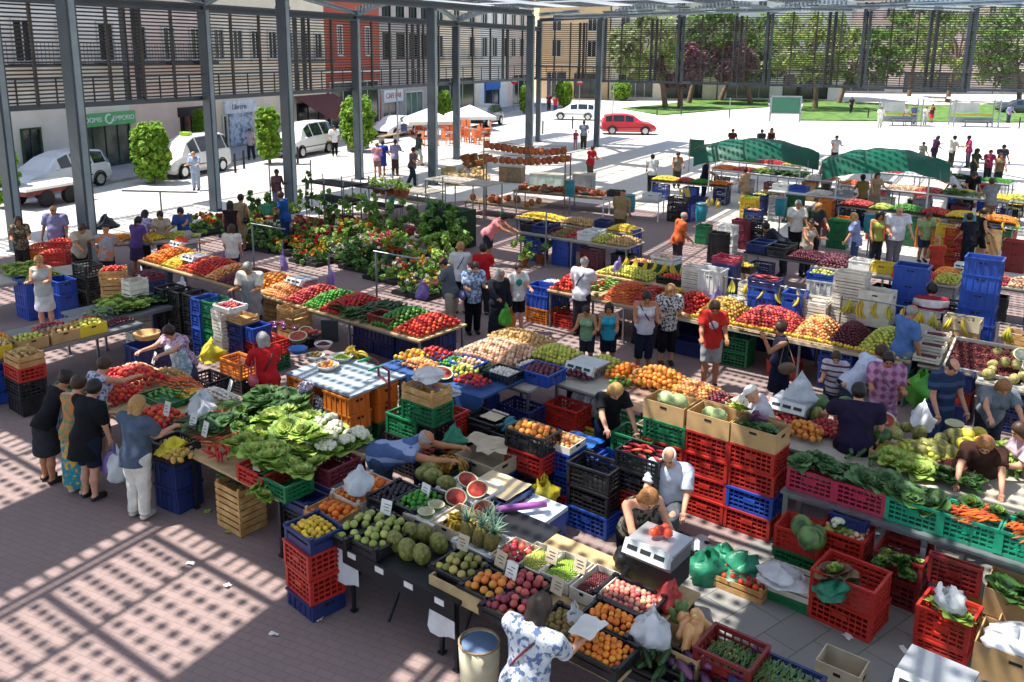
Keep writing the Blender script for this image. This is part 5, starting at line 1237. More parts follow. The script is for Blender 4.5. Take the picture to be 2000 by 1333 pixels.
ST(865,800,V('black','red','red'),'in front of the wooden box stack'); bag(G(878,770,1.02),BW,'white bag lying on the red crates',.3,.12,seed=12,handles=False)
ST(802,808,V('black','black','green'),'nearest the hand truck wheel'); ST(840,828,V('black','red'),'left of the black crates under the table')
ST(905,790,[('solid','navy'),('vent','blue'),('tray','black',.2)],'with a white sheet under the onion table')
ST(958,815,V('navy','black')+[('tray','black',.2)],'with bare cardboard inside under the onion table'); sheet(G(966,812,.78),.3,.34,CARDG,'loose cardboard lying in the black tray',cat='card')
ST(1000,842,V('green','black')+[('tray','black',.15)],'with the teal bag behind the olive crate'); bag(G(1000,838,.72),BTEAL,'teal bag stuffed in the black crate',.3,.14,seed=14,handles=False)
ST(1040,838,V('dark red','black','red')+[('vent','black',.26)],'holding yellow plums under the table',fill=('yellow_peach','small yellow plum in the black crate behind the stall',.06))
ST(1025,880,V('red','black'),'below the yellow plum crate'); ST(1045,905,V('navy','red'),'left of the suitcase')
ST(1092,855,V('red','blue','blue')+[('carton','white wooden',.1)],'with packed apricots beside the blonde seller',fill=('apricot','packed apricot in the white carton',.05)); ST(1140,880,V('red','navy')+[('tray','blue',.16)],'covered with a blue sheet'); sheet(G(1138,862,.8),.5,.36,mat('blue_plastic_sheet','#2360b0',.35,.1,6),'blue plastic sheet over the blue tray',cat='plastic sheet',amp=.06)
ST(1165,905,V('blue','black','black'),'beside the suitcase holding white cheese rounds'); ST(1208,900,V('red','blue')+[('tray','blue',.2)],'with a purple bag at the blonde seller')
ST(1258,880,V('blue','red','black')+[('vent','black',.22)],'of long red peppers left of the seated man',fill=('long_red_pepper','long red pepper in the black crate',.05)); ST(1232,955,V('red'),'in front of the pepper crates'); ST(1160,950,V('navy'),'behind the suitcase wheels')
stack(G(1215,1010),[('vent','blue',.28),('vent','blue',.3)],'open beside the seated man',SA,.6,.5)
ST(950,888,V('navy','blue')+[('carton','pale cardboard',.2)],'flattened cardboard behind the banana tray',L=.66,W=.5); sheet(G(948,868,.82),.6,.42,CARDG,'flattened grey cardboard on the carton',cat='card',amp=.1); sheet(G(962,878,.86),.4,.36,CARDG,'torn cardboard flap above the flattened carton',rz=SA+.6,cat='card',amp=.08)
bag(G(890,862,.85),BGN,'green bag beside the cardboard flaps',.3,.2,seed=15,handles=False); bag(G(1062,975,.45),BY,'yellow bag beside the suitcase',.3,.24,seed=16); ST(1030,962,V('red'),'under the yellow bag'); ST(850,870,V('blue')+[('wood','wooden',.2)],'with a wooden tray behind the bending man')
# ---- B: onion and citrus row
Z=.85
t=table(G(846,708,Z),2.02,1.9,Z,'pale laminate table of onions and potatoes with empty corner',LAM,STEEL)
b0=G(846,708,Z)
def hp_(b,kn,u,v,L,W,z,h,lab,layers=2,rz=SA): heap(kn,P(b,u,v,z,rz),L,W,z,h,lab,lab,rz,layers)
hp_(b0,'onion',.62,.95,1.15,1.15,Z+.02,.16,'golden onion heaped at the left end of the onion table'); hp_(b0,'potato',.55,1.75,1.2,.55,Z+.02,.14,'tan potato heaped at the back of the onion table'); hp_(b0,'green_apple',1.45,1.5,.7,.7,Z+.02,.13,'yellow green apple heaped beside the potatoes'); hp_(b0,'garlic',1.5,.85,.5,.35,Z+.02,.05,'pale garlic bulb on the onion table',1)
tray(915,712,Z+.01,.5,.4,.2,'solid','blue','blue crate of onions at the front of the onion table','onion','onion in the blue crate',.03); tray(983,730,Z+.01,.5,.4,.2,'vent','black','black crate of garlic at the front of the onion table','garlic','garlic bulb in the black crate',.03); tray(1058,726,Z+.01,.6,.5,.2,'solid','blue','wide blue crate of dark garlic strings','beetroot','grey garlic string in the wide blue crate',.02)
t=table(P(b0,2.06,.55,Z),1.0,1.35,Z,'short table of beetroot and lemons beside the scale',LAM); b1=P(b0,2.06,.55,Z)
hp_(b1,'green_apple',.3,1.05,.6,.55,Z+.02,.12,'bright lime apple heaped at the aisle side'); hp_(b1,'beetroot',.25,.5,.45,.5,Z+.02,.08,'purple beetroot beside the scale'); hp_(b1,'orange',.78,.95,.4,.6,Z+.02,.12,'orange heaped at the aisle beside the scale'); hp_(b1,'green_pepper',.95,.55,.3,.3,Z+.02,.06,'green pepper beside the scale',1)
s2=G(1148,735,.8); MB().box((0,0,.4),(.5,.46,.8)).build('stand',BLACKM,None,Vector((s2.x,s2.y,0)),SA,'dark stand of the scale with hanging white bags','stand'); scale(Vector((s2.x,s2.y,.86)),'steel scale with orange side above hanging white bags',SA,1.3)
for i,(x,y) in enumerate(((1132,742),(1150,748),(1166,750))): bag(G(x,y,.86),BW,('white carrier bags hanging leftmost under the scale','white carrier bags hanging in the middle under the scale','white carrier bags hanging rightmost under the scale')[i],.28,.42,True,20+i)
b2=G(1185,770,Z); t=table(b2,2.75,1.25,Z,'long table under brown oilcloth with cut watermelons',BROWNCL,STEEL); MB().box((1.37,-.012,Z-.06),(2.76,.014,.14)).build('cloth_front',BROWNCL,t)
hp_(b2,'yellow_peach',.42,.85,.85,.7,Z+.02,.2,'orange peach heaped behind the cut watermelons'); hp_(b2,'apricot',1.05,.85,.6,.65,Z+.02,.12,'pale apricot heaped right of the peaches'); hp_(b2,'dark_plum',1.45,.75,.25,.6,Z+.02,.06,'dark plum between apricots and nectarines',1)
for i,(x,y) in enumerate(((1253,742),(1283,750),(1326,762))): cutmelon(G(x,y,Z+.0),('watermelon half nearest the scale on the brown cloth','watermelon half in the middle of the brown cloth','watermelon half at the right end of the brown cloth')[i],(-.35,.1,.3),.13)
tray(1352,752,Z+.01,.34,.34,.1,'carton','white wooden','white box of plums beside the third watermelon half','nectarine','nectarine in the white box',.03)
hp_(b2,'nectarine',1.72,.72,.3,.6,Z+.02,.06,'pink nectarine in front of the red shirted man',1); hp_(b2,'paraguayo',2.2,.85,.5,.5,Z+.02,.18,'peach heaped beside the yellow lemons'); hp_(b2,'lemon',1.95,.42,.35,.45,Z+.02,.14,'yellow lemon in front of the heaped peaches'); hp_(b2,'nectarine',2.62,.75,.3,.6,Z+.02,.08,'pink peach behind the old man in the cap',1)
b3=P(b2,2.78,-.05,Z); t=table(b3,4.6,1.2,Z,'long steel table of melons and olives running toward the frame edge',LAM,STEEL)
tray(1448,795,Z+.01,.5,.32,.14,'tray','black','black tray of green yellow plums in front of the capped man','green_plum','small plum in the black tray by the capped man',.03)
s3=G(1548,815,.86); scale(Vector((s3.x,s3.y,.95)),'dark steel scale with printed front above a clear bag roll',SA,1.3); MB().box((0,0,.47),(.5,.44,.95)).build('stand',BLACKM,None,Vector((s3.x,s3.y,0)),SA,'dark stand under the printed scale','stand')
bag(G(1562,778,1.12),BCL,'clear bag puffed on top of the printed scale',.42,.3,seed=31,d=.22); bag(G(1548,828,.95),BCL,'roll of clear bags hanging below the printed scale',.5,.5,True,32)
for i,(x,y,k,l) in enumerate(((1602,790,'watermelon','whole watermelon beside the printed scale'),(1650,795,'watermelon','pale striped watermelon in front of the boy'),(1595,812,'melon','small melon under the watermelon'))): put(k,G(x,y,Z+.13),None,l,None,1.0)
for i,(x,y) in enumerate(((1585,835),(1600,848),(1572,842))): put('aubergine',G(x,y,Z+.05),None,'dark aubergine left of the navy shirted seller','aubergines beside the seller')
cutmelon(G(1712,822,Z+.05),'bright red watermelon quarter upright beside the seller',(-1.1,.3,.2),.15); cutmelon(G(1722,832,Z+.05),'bright red watermelon quarter lying beside the seller',(-.6,-.2,.6),.14); put('watermelon',G(1722,852,Z+.13),None,'dark whole watermelon under the red quarters')
for i in range(9): put('galia_melon',G(1735+U(-22,40),845+U(-18,14),Z+.09+(.1 if i>6 else 0)),None,'netted galia melon heaped beside the olives','galia melons')
for i in range(16): put('melon',G(1830+U(-45,60),868+U(-28,22),Z+.1),None,'dark toad skin melon behind the cherry box','melons behind the cherries')
for i in range(9): put('honeydew',G(1895+U(-22,24),870+U(-26,26),Z+.1+.06*(i%2)),None,'yellow honeydew melon beside the cherry box','honeydew melons')
tray(1755,885,Z+.01,.62,.44,.12,'carton','cardboard','shallow box heaped with green olives','olive','olives',.05); tray(1855,905,Z+.01,.62,.42,.12,'carton','cardboard','shallow box of dark red cherries beside the melons','cherry','cherries',.04)
cutmelon(G(1862,838,Z+.06),'pale cut melon beside the white carrier bag',(-.2,0,0),.1,fl_=FY); bag(G(1800,835,Z+.1),BW,'white printed carrier bag lying on the melons',.46,.3,seed=34,d=.16); bag(G(1800,790,.5),BLIME,'lime green shopping bag beside the pink dressed woman',.5,.5,seed=35,d=.2,cat='shopping bag'); put_leafy('lettuce',G(1688,870,Z),.8,'small lettuce beside the olive box')
for i in range(10): put('flat_pepper',G(1985+U(-25,12),895+U(-35,40),Z+.05),None,'pale green pepper at the right frame edge','peppers at the frame edge')
leafheap('lettuce',G(1988,905,Z),.5,.9,Z,'green lettuce at the right frame edge','lettuces at the frame edge')
hp_(b3,'nectarine',.35,.8,.5,.5,Z+.02,.1,'red fruit behind the printed scale'); hp_(b3,'yellow_peach',.15,.45,.5,.4,Z+.02,.14,'orange fruit in front of the capped man'); hp_(b3,'courgette',1.05,.25,.6,.35,Z+.02,.06,'courgette beside the printed scale',1); leafheap('lettuce',P(b3,1.55,.3,Z),.6,.4,Z,'lettuce at the purple shirted seller','lettuces at the purple seller'); hp_(b3,'green_apple',1.6,.85,.7,.5,Z+.02,.1,'green fruit before the boy'); leafheap('chard_bunch',P(b3,2.1,.3,Z),.5,.4,Z,'dark greens at the purple shirted seller','greens at the purple seller'); hp_(b3,'tomato',3.9,.9,.8,.4,Z+.02,.08,'tomato at the far side of the melon table'); hp_(b3,'onion',3.2,1.0,.6,.3,Z+.02,.06,'onion behind the melons')
bag(G(1780,955,.35),BPU,'deep purple bag standing under the olive table',.34,.4,seed=36,handles=False)
ST(1640,905,V('green','green'),'under the olive table'); ST(1730,935,V('dark red','green'),'under the cherry table beside the purple bag'); ST(1840,985,V('green'),'under the melon table near the brown dressed woman')
ST(1245,845,V('green','green','green'),'bright green behind the blonde seller'); ST(1290,830,V('black','black')+[('carton','pale cardboard',.25)],'dark under the brown cloth table'); ST(1210,815,V('green','green'),'deep green under the brown cloth'); ST(1110,790,V('red','red'),'red under the short table'); ST(1020,790,V('maroon','navy'),'under the onion table'); ST(930,770,V('green','navy'),'green at the back of the onion table'); ST(1155,850,[('vent','yellow',.3)],'yellow below the white bags')
# ---- vegetables stand at the right: table, crates on it and under it
Z=.78
r0=G(1524,958,Z); t=table(r0,3.3,.62,Z,'steel table of kale and carrots with a row of coloured crates',STEEL,STEEL,legw=.06)
for i,(x,c,f) in enumerate(((1574,'pink','kale_bunch'),(1652,'pink','kale_bunch'),(1735,'teal','chard_bunch'),(1815,'teal','carrot'),(1905,'teal','carrot'),(1990,'maroon','chard_bunch'))):
    u=.32+.6*i-.02*i; q=P(r0,u,.3,Z+.003); place=('first from the left','second from the left','third from the left','fourth from the left','fifth from the left','last at the frame edge')[i]
    crate(q,.56,.4,.29,'vent',c,f'{c} plastic crate {place} on the steel kale table')
    if f in LEAFY: leafheap(f,P(q,0,.05,0),.5,.42,Z+.22,'dark leafy bunch in the coloured crates on the steel table','leafy bunches on the steel table',s=1.05,sp=.17)
    else:
        heap('carrot',P(q,0,.03,0),.5,.36,Z+.26,.06,'orange carrot bundle in the teal crate','carrots on the steel table',SA+.8,2); leafheap('parsley_bunch',P(q,.05,.15,0),.5,.2,Z+.24,'carrot tops on the teal crate','carrot greens')
for i,(x,y,its,fl_,pl_) in enumerate(((1350,905,V('navy','green','red','green')+[('carton','cardboard',.26)],('cabbage','round pale cabbage in the first carton'),'behind the seated man'),(1430,935,V('red','red','red','red')+[('carton','cardboard',.26)],('cabbage','round pale cabbage in the second carton'),'left of the blue banded stack'),(1505,965,V('red','blue','red','red')+[('carton','cardboard',.26)],('kale_bunch','pale leafy bunch in the third carton'),'with one blue crate at the steel table'))):
    q=P(r0,-.42-.62*(2-i),.28,0); stack(q,its,pl_,SA,.6,.44)
    zt=sum((it[2] if len(it)>2 else .3)*.985 for it in its)
    leafheap(fl_[0],q,.44,.34,zt-.14,fl_[1],fl_[1],s=1.0,sp=.24)
for i in range(2): crate(P(r0,-1.2+.62*i,.66,1.05),.6,.3,.28,'carton','cardboard',('upright cardboard box behind the first cabbages','upright cardboard box behind the second cabbages')[i])
c=P(r0,-.75,.35,1.47); put('aubergine',c+SX*.2,None,'dark aubergine among the cabbages','aubergines among the cabbages'); put('aubergine',c+SX*.28+TX*.05,None,'dark aubergine among the cabbages','aubergines among the cabbages'); put_leafy('cauliflower',c-SX*.0,1.0,'white cauliflower among the cabbages')
# under and before the steel table
stack(G(1562,1108),[('vent','green',.28),('vent','red',.28)],'of small watermelons under the steel table',SA,.52,.42); 
for i in range(5): put('watermelon',G(1568+U(-26,26),1040+U(-24,14),.62+U(0,.12)),None,'dark watermelon in the red crate under the steel table','small watermelons under the table',.95)
stack(G(1645,1120),[('vent','dark red',.3),('vent','red',.3)],'of cauliflowers and onions under the steel table',SA,.52,.42,fill=('onion','pale onion in the red crate under the table',.08)); put_leafy('cauliflower',G(1640,1040,.55),.9,'white cauliflower on the onion crate'); crate(G(1662,1022,.62),.4,.3,.14,'solid','navy','navy box behind the cauliflower under the table')
stack(G(1752,1165),[('vent','dark red',.3),('vent','dark red',.3)],'of parsley leaning against the table leg',SA-.05,.5,.42); leafheap('parsley_bunch',G(1756,1105,.5),.4,.34,.46,'dark parsley bunch in the dark red crate','parsley bunches',sp=.14)
crate(G(1775,1075,.45),.5,.06,.34,'vent','dark red','dark red crate lid propped behind the parsley')
stack(G(1655,1210),[('vent','red',.3),('vent','red',.3)],'standing open in the lane with the brown cabbage',SA-.08,.66,.5); put_leafy('red_lettuce',G(1632,1135,.5),1.25,'wilted brown cabbage in the open red crate'); put_leafy('red_lettuce',G(1650,1142,.45),1.0,'small wilted brown lettuce in the open red crate'); bag(G(1628,1160,.42),BGN,'green bag hanging over the edge of the open red crate',.34,.16,seed=41,handles=False)
stack(G(1845,1262),[('vent','red',.14),('vent','red',.34)],'of bright lettuce behind the big scale',SA-.05,.5,.42); leafheap('lettuce',G(1848,1205,.42),.34,.3,.38,'bright lettuce in the red crate behind the scale','bright lettuces',sp=.2); bag(G(1850,1185,.52),BCL,'clear bag knotted on the bright lettuce',.26,.2,seed=42,handles=False); crate(G(1860,1150,.42),.5,.06,.34,'vent','dark red','dark red crate side propped behind the bright lettuce'); crate(G(1905,1255,.0),.4,.36,.42,'carton','cardboard','brown carton beside the lettuce crate')
stack(G(1990,1255),[('carton','cardboard',.35),('carton','cardboard',.3)],'of dark greens at the right frame edge',SA,.7,.5); leafheap('chard_bunch',G(1985,1165,.6),.5,.4,.55,'dark chard bunch in the carton at the frame edge','chard at the frame edge'); crate(G(1985,1320,.3),.7,.5,.35,'carton','cardboard','open carton with white bag in the bottom corner'); bag(G(1985,1260,.62),BW,'white bag in the carton at the bottom corner',.5,.16,seed=43,handles=False,d=.26)
bag(G(1375,1130),BGN,'green tied bag on the ground beside the scale',.42,.34,seed=44,handles=False,d=.2); tray(1452,1130,0,.62,.4,.16,'wood','wooden','low wooden tray of tomatoes with a green bag','tomato','red tomato under the green bag',.05); bag(G(1458,1120,.14),BGN,'green bag lying over the tomato tray',.44,.2,seed=45,handles=False,d=.22); bag(G(1410,1085,.1),BGN,'small teal green bag behind the tied bag',.22,.12,seed=46,handles=False)
stack(G(1540,1165),[('vent','green',.12),('wood','white wooden',.16)],'with white paper bags beside the watermelon crate',SA,.62,.42); bag(G(1528,1130,.26),BW,'white paper bags piled on the low crate',.5,.1,seed=47,handles=False,d=.24); tray(1345,1065,0,.4,.3,.1,'tray','black','black tray on the floor behind the near scale'); bag(G(1362,1070,.05),BW,'spotted cloth lying on the floor tray',.4,.1,seed=48,handles=False)
# ---- E: vegetable row at the left, lettuces nearest
Z=.8
e0=G(590,1010,Z)   # front right corner
RE=SA
el=G(556,975,Z); ew=1.5; eL=5.6
def EP(u,v,z=Z): return P(el,-u,v,z)  # u metres to the upper left along the row, v away from the shoppers
t=table(EP(eL,-.05),eL-.05,1.45,Z,'long low table of the lettuce and tomato row',BOARD,BLACKM)
for u,c,l in ((.55,'red','red crate under the lettuces at the shopper side'),(.12,'green','green crate under the lettuces at the shopper side')): crate(EP(u,.12,Z+.003),.5,.4,.22,'vent',c,l)
crate(EP(.05,.75,Z+.003),.5,.5,.22,'vent','maroon','brown crate under the lettuces at the far corner')
def LH(kn,u,v,L,W,lab,s=1,sp=.21,dz=.1): leafheap(kn,EP(u,v),L,W,Z+dz,lab,lab,s=s,sp=sp)
LH('lettuce',.75,.35,1.1,.6,'pale lettuce at the front of the lettuce heap',1.15,.2,.18); LH('cauliflower',.45,1.0,1.0,.7,'cauliflower with green leaves in the lettuce row',1.1,.22,.2); LH('lettuce',1.15,1.05,.6,.6,'curly lettuce behind the front lettuces',1.2,.2,.24); LH('lettuce',.1,.4,.4,.5,'long endive hanging over the crate corner',1.1,.2,.16); LH('lettuce',.75,.7,1.2,.3,'big lettuce on top of the heap',1.25,.24,.3)
for i in range(12): put('leek',EP(.95+U(-.3,.3),1.25+U(-.1,.1),Z+.3),(0,U(-.2,.2),SA+2.2+U(-.3,.3)),'leek lying behind the lettuces','leeks')
for i in range(14): put('onion',EP(1.5+U(-.2,.25),.7+U(-.25,.3),Z+.12),None,'white onion between carrots and lettuces','white onions')
for i in range(26): put('carrot',EP(1.75+U(-.25,.3),.45+U(-.35,.3),Z+.1+U(0,.06)),(0,U(-.3,.3),U(-.6,.6)+.6),'carrot bundled in front of the green onions','bundled carrots')
for i in range(18): put('long_red_pepper',EP(1.5+U(-.2,.2),.2+U(-.15,.2),Z+.08),None,'red pepper at the shopper edge of the row','red peppers at the shopper edge')
LH('parsley_bunch',1.9,.9,.7,.6,'green bunch behind the carrots',1.1,.17,.1); LH('chard_bunch',2.2,.5,.5,.5,'dark green bunch in the middle of the row',1.0,.2,.1)
LH('chard_bunch',1.75,1.25,.8,.45,'fresh green bunch in the blue crate beside the statice',1.2,.2,.3); crate(EP(1.75,1.25,Z+.003),.9,.45,.24,'solid','navy','navy crate of fresh greens beside the grey statice')
heap('cucumber',EP(2.75,.45),.55,.5,Z,.06,'dark cucumber in the middle of the vegetable row','cucumbers in the row'); heap('tomato',EP(3.2,.3),.7,.5,Z,.12,'deep red tomato behind the grey haired shopper','deep red tomatoes'); heap('green_bean',EP(2.6,1.1),.7,.4,Z+.06,.06,dens=2,layers=2)
heap('red_pepper',EP(2.5,.85),.5,.3,Z,.06,'red pepper beside the beans','red peppers'); heap('yellow_pepper',EP(3.5,1.05),.5,.35,Z,.06,'orange pepper in front of the aproned seller','orange peppers'); heap('flat_pepper',EP(3.75,.75),.7,.5,Z,.14,'lime green pepper in the green tray','lime peppers'); crate(EP(3.75,.75,Z+.002),.7,.5,.1,'tray','green','green tray of lime peppers'); heap('carrot',EP(4.0,1.15),.55,.4,Z+.05,.12,'carrot piled beside the green tray','piled carrots')
heap('tomato',EP(4.55,.35),.85,.6,Z,.12,'bright tomato at the corner of the red heap','bright tomatoes'); heap('tomato',EP(4.75,.85),.8,.6,Z+.04,.18,'large tomato on top of the red heap','large tomatoes'); heap('red_pepper',EP(5.2,.6),.5,.9,Z,.1,'pale red pepper at the end of the row','pale red peppers'); heap('onion',EP(5.3,1.1),.5,.4,Z,.06,'garlic onion at the far end','far onions'); heap('garlic',EP(3.3,1.35),.7,.25,Z,.06,'garlic bulb behind the peppers','garlic behind the peppers'); heap('potato',EP(4.5,1.3),.8,.3,Z,.08,'potato at the seller side','potatoes at the seller side'); crate(EP(5.05,.05,Z+.002),.55,.4,.16,'tray','green','green tray at the corner of the tomato heap')
for i,(u,v,m,l) in enumerate(((2.9,.75,BW,'pale bag bundle beside the cucumbers'),(3.15,.95,BCL,'clear bag bundle in front of the seller'),(2.55,.65,BCL,'clear bag over the beans'))): bag(EP(u,v),m,l,.42,.22,seed=50+i,handles=False,d=.2)
for i,(u,v,l) in enumerate(((2.95,.25,'white price card among the deep red tomatoes'),(2.3,.25,'white price card in front of the greens'),(1.95,.2,'white price card before the carrots'),(.6,.05,'white price card on the red lettuce crate'),(3.0,1.3,'white price card at the seller'),(5.0,1.25,'white price card at the end of the row'))): price(EP(u,v,Z+.15),l,SA+U(-.3,.3),None,.12,.2,group=None)
o=empty('flower_bucket',EP(1.5,1.55,.5),0,'bucket of grey statice stems beside the red shirted shopper','flowers'); MB().lathe([(.14,0),(.18,.38)],12).build('bucket',mat('clear_wrap','#8a9488',.4,.2,9,trans=.2),o)
leaves((0,0,.6),(.28,.28,.3),520,.035,mat('statice_bloom','#a9a3b5',.8,.2,20,col2='#7d7690',trans=.1),'blooms',o,'ball',5)
mb=MB()
for i in range(26): a=i*2.4; r_=.1+.2*R(); mb.tube([(.05*math.cos(a),.05*math.sin(a),.2),(r_*math.cos(a),r_*math.sin(a),.65)],.006,4)
mb.build('stems',mat('grey_green_stem','#6f7a66',.8),o); MB().box((0,0,-.25),(.4,.4,.48)).build('crate_base',CC['black'],o)
stack(P(el,.1,.25,0),[('vent','black',.34),('vent','black',.3),('tray','navy',.18)],'of chinese cabbages at the lettuce corner',SA,.46,.4)
for i in range(4): put_leafy('lettuce',G(505+U(-8,16),962+U(-12,22),.82),.75,'long chinese cabbage in the navy tray','chinese cabbages',tilt=1)
stack(G(352,985),[('solid','navy',.34),('solid','navy',.34),('vent','black',.26)],'of lemons beside the white trousered woman',SA+.1,.46,.4); bag(G(338,880,.88),BY,'yellow bag on the lemon crates',.34,.14,seed=60,handles=False); heap('golden_pear',G(345,892,.86),.36,.3,.84,.05,'yellow pear in the black crate by the white trousers','yellow pears')
tray(470,965,.0,.5,.4,.62,'wood','wooden','tall wooden crate of leaves beside the chinese cabbages'); leafheap('kale_bunch',G(465,945,.6),.4,.3,.58,'loose cabbage leaf bunch in the wooden crate','loose leaf bunches')
stack(G(58,800),[('solid','black',.3),('vent','black',.3),('vent','red',.24),('wood','wooden',.2)],'at the end of the tomato row beside the brown top shopper',SA,.56,.42,fill=('potato','potato in the wooden box at the row end',.08))
# bowls table with orange crates
Z=.92
w0=G(558,728,Z); t=table(w0,.0001+1.55,1.15,Z,'table of bowls standing on orange crates',mat('grey_white_cloth','#93a0aa',.7,.1,5,dirt=.1),STEEL)
stack(P(w0,.3,.2,0),[('vent','orange')]*3,'at the left under the bowls table',SA,.5,.4); stack(P(w0,1.22,.2,0),[('vent','green'),('solid','orange',.29),('solid','orange',.29)],'at the corner under the bowls table',SA,.58,.42); stack(P(w0,1.3,.75,0),[('vent','green'),('solid','orange',.29),('solid','orange',.29)],'behind the corner under the bowls table',SA,.5,.42); stack(P(w0,.75,.25,0),[('vent','black')]*2,'dark between the orange crates',SA,.36,.4)
BOWL=mat('pale_bowl','#c9c8c0',.4,.06,9)
def bowl(px,py,r,m,fill,lab,fl_=None):
    c=G(px,py,Z); o=MB().lathe([(r*.55,0),(r*.9,.06),(r,.09),(r*.94,.09),(r*.5,.02),(0,.02)],16).build('bowl',m,None,c,0,lab,'bowl')
    if fill: heap(fill,c,r*1.25,r*1.25,Z+.04,.05,fl_,fl_)
bowl(582,690,.17,mat('blue_bowl','#1f63b0',.35),None,'empty blue bowl at the table corner'); bowl(615,703,.17,BOWL,'kiwi','pale bowl of kiwis beside the blue bowl','kiwi in the pale bowl'); bowl(640,722,.19,BOWL,'mandarin','pale bowl of peeled nuts at the front corner','small fruit in the front bowl'); bowl(668,705,.19,BOWL,'green_grape','pale bowl of green grapes'); bowl(632,680,.16,BOWL,'cherry','pale bowl of cherries'); bowl(615,660,.16,mat('dark_bowl','#2b2f33',.4),'nectarine','dark bowl of nectarines behind the blue bowl','nectarine in the dark bowl')
cutmelon(G(585,668,Z),'watermelon half at the back of the bowls table',(-.4,0,0),.14); cutmelon(G(600,655,Z),'second watermelon half behind the bowls',(-.7,.3,0),.12)
for i in range(6): bananas(G(690+U(-8,10),690+U(-14,14),Z+.1),BAN,'bananas hanging at the corner of the bowls table','bananas at the bowls table')
MB().box((0,0,.2),(.3,.03,.4)).build('chalk_board',BLACKM,None,G(645,668,Z),SA+.6,'dark chalk board standing behind the bowls','board')
w1=P(w0,.9,1.2,Z); t=table(w1,2.2,1.1,Z,'table under blue oilcloth with melon slices and salads',BLUECL,STEEL); MB().box((1.1,-.012,Z-.12),(2.2,.016,.24)).build('cloth_front',BLUECL,t)
stack(P(w1,.7,.35,0),[('solid','navy')]*3,'dark blue at the left under the blue cloth',SA,.7,.5); stack(P(w1,1.6,.35,0),[('solid','navy')]*3,'dark blue at the right under the blue cloth',SA,.8,.6)
for k,u,v,L_,W_,l in (('yellow_pepper',.25,.5,.4,.5,'yellow pepper on the blue cloth'),('apricot',.6,.35,.5,.4,'apricot on the blue cloth'),('red_pepper',.45,.85,.5,.35,'dark red pepper on the blue cloth'),('mandarin',.9,.25,.4,.35,'mandarin on the blue cloth'),('lime',1.0,.75,.4,.4,'green lime on the blue cloth'),('green_apple',1.35,.5,.45,.5,'pale apple on the blue cloth'),('tomato',1.75,.3,.5,.35,'tomato on the blue cloth'),('cucumber',1.65,.8,.6,.4,'cucumber on the blue cloth')): hp_(w1,k,u,v,L_,W_,Z+.02,.08,l,1)
cutmelon(P(w1,1.2,.2,Z),'red watermelon half on the blue cloth',(-.4,.2,0),.14)
# ---- D: long fruit row along the flower aisle
Z=.85
dR=G(905,636,Z); Ld=9.6
def DP(u,v,z=Z): return P(dR,-u,v,z)
t=table(DP(Ld,-1.2),Ld,1.3,Z,'long table of the fruit row beside the flower aisle',BOARD,STEEL)
secs=[('tomato',.7,'ripe tomato at the aisle end of the long row'),('green_pepper',.6,'green pepper at the end of the long row'),('cucumber',.8,'cucumber in the dark section of the long row'),('red_pepper',.7,'red pepper section of the long row'),('lime',.5,'green fruit beside the red section'),('nectarine',.6,'nectarine of the long row'),('apricot',.9,'apricot of the long row beside the scale'),('yellow_peach',.7,'yellow peach of the long row'),('dark_plum',.8,'dark red plum behind the cream shirted seller'),('apricot',.5,'pale apricot left of the plums'),('tomato',1.1,'bright red tomato heaped in the long row'),('lemon',.7,'lemon of the long row'),('orange',.8,'orange at the far end of the long row')]
u=.05
for k,w_,l in secs:
    heap(k,DP(u+w_/2,-.55),w_-.03,1.2,Z,.2,l,l,SA,2); u+=w_
heap('green_apple',DP(4.9,-.06),6.0,.13,Z,.05,'small pale fruit along the aisle edge of the long row','pale fruit along the edge')
crate(DP(1.2,-.9,Z+.0),.6,.36,.2,'solid','dark red','dark red crate among the cucumbers of the long row')
for i in range(4): stack(DP(.35+.62*i,-.35,0),[('solid','navy',.28)]*(3 if i<2 else 2),('navy at the end of the long row','navy second from the end of the long row','navy third from the end of the long row','navy fourth from the end of the long row')[i],SA,.58,.45)
leafheap('chard_bunch',DP(2.2,-1.0),.6,.3,Z+.05,'green leaves on the seller side of the long row','green leaves of the long row')
for (x,y,l) in ((592,558,'grey scale beside the cream shirted seller'),(385,512,'pale scale beside the oranges of the long row'),(360,485,'pale scale at the far end of the long row')): scale(G(x,y,.98),l,SA,1.2)
# crates of the sellers between the rows
ST(222,525,V('green')+[('wood','wooden',.26)]*4,'tall beside the column with tomatoes on top',SA+.9,.5,.45,fill=('tomato','tomato on the tall wooden crates',.06)); ST(170,515,V('black','black','black','black'),'black next to the grey column'); ST(152,505,V('dark red','dark red'),'dark red beside the column',L=.4)
ST(262,545,[('wood','white wooden',.2)]*7,'white slatted at the left of the seller crates',SA,.34,.4); ST(290,535,[('solid','navy',.28)]*4+[('tray','maroon',.1)],'navy behind the white slats',fill=('dark_plum','plum on the navy stack',.03)); 
for i in range(3): ST(330+28*i,560+6*i,V('black','black','black','black'),('black first in the seller row','black second in the seller row','black third in the seller row')[i],SA,.34,.45)
ST(400,580,V('blue','blue','blue','blue'),'blue in the seller row',SA,.3,.45); ST(422,585,V('red','green','green','green'),'green in the seller row',SA,.34,.45); ST(440,602,[('wood','white wooden',.14)]*8,'white slats carrying strawberries',SA,.3,.42); tray(450,598,1.14,.5,.4,.1,'tray','white','white tray of red fruit on the white slats','nectarine','red fruit on the white slats',.04)
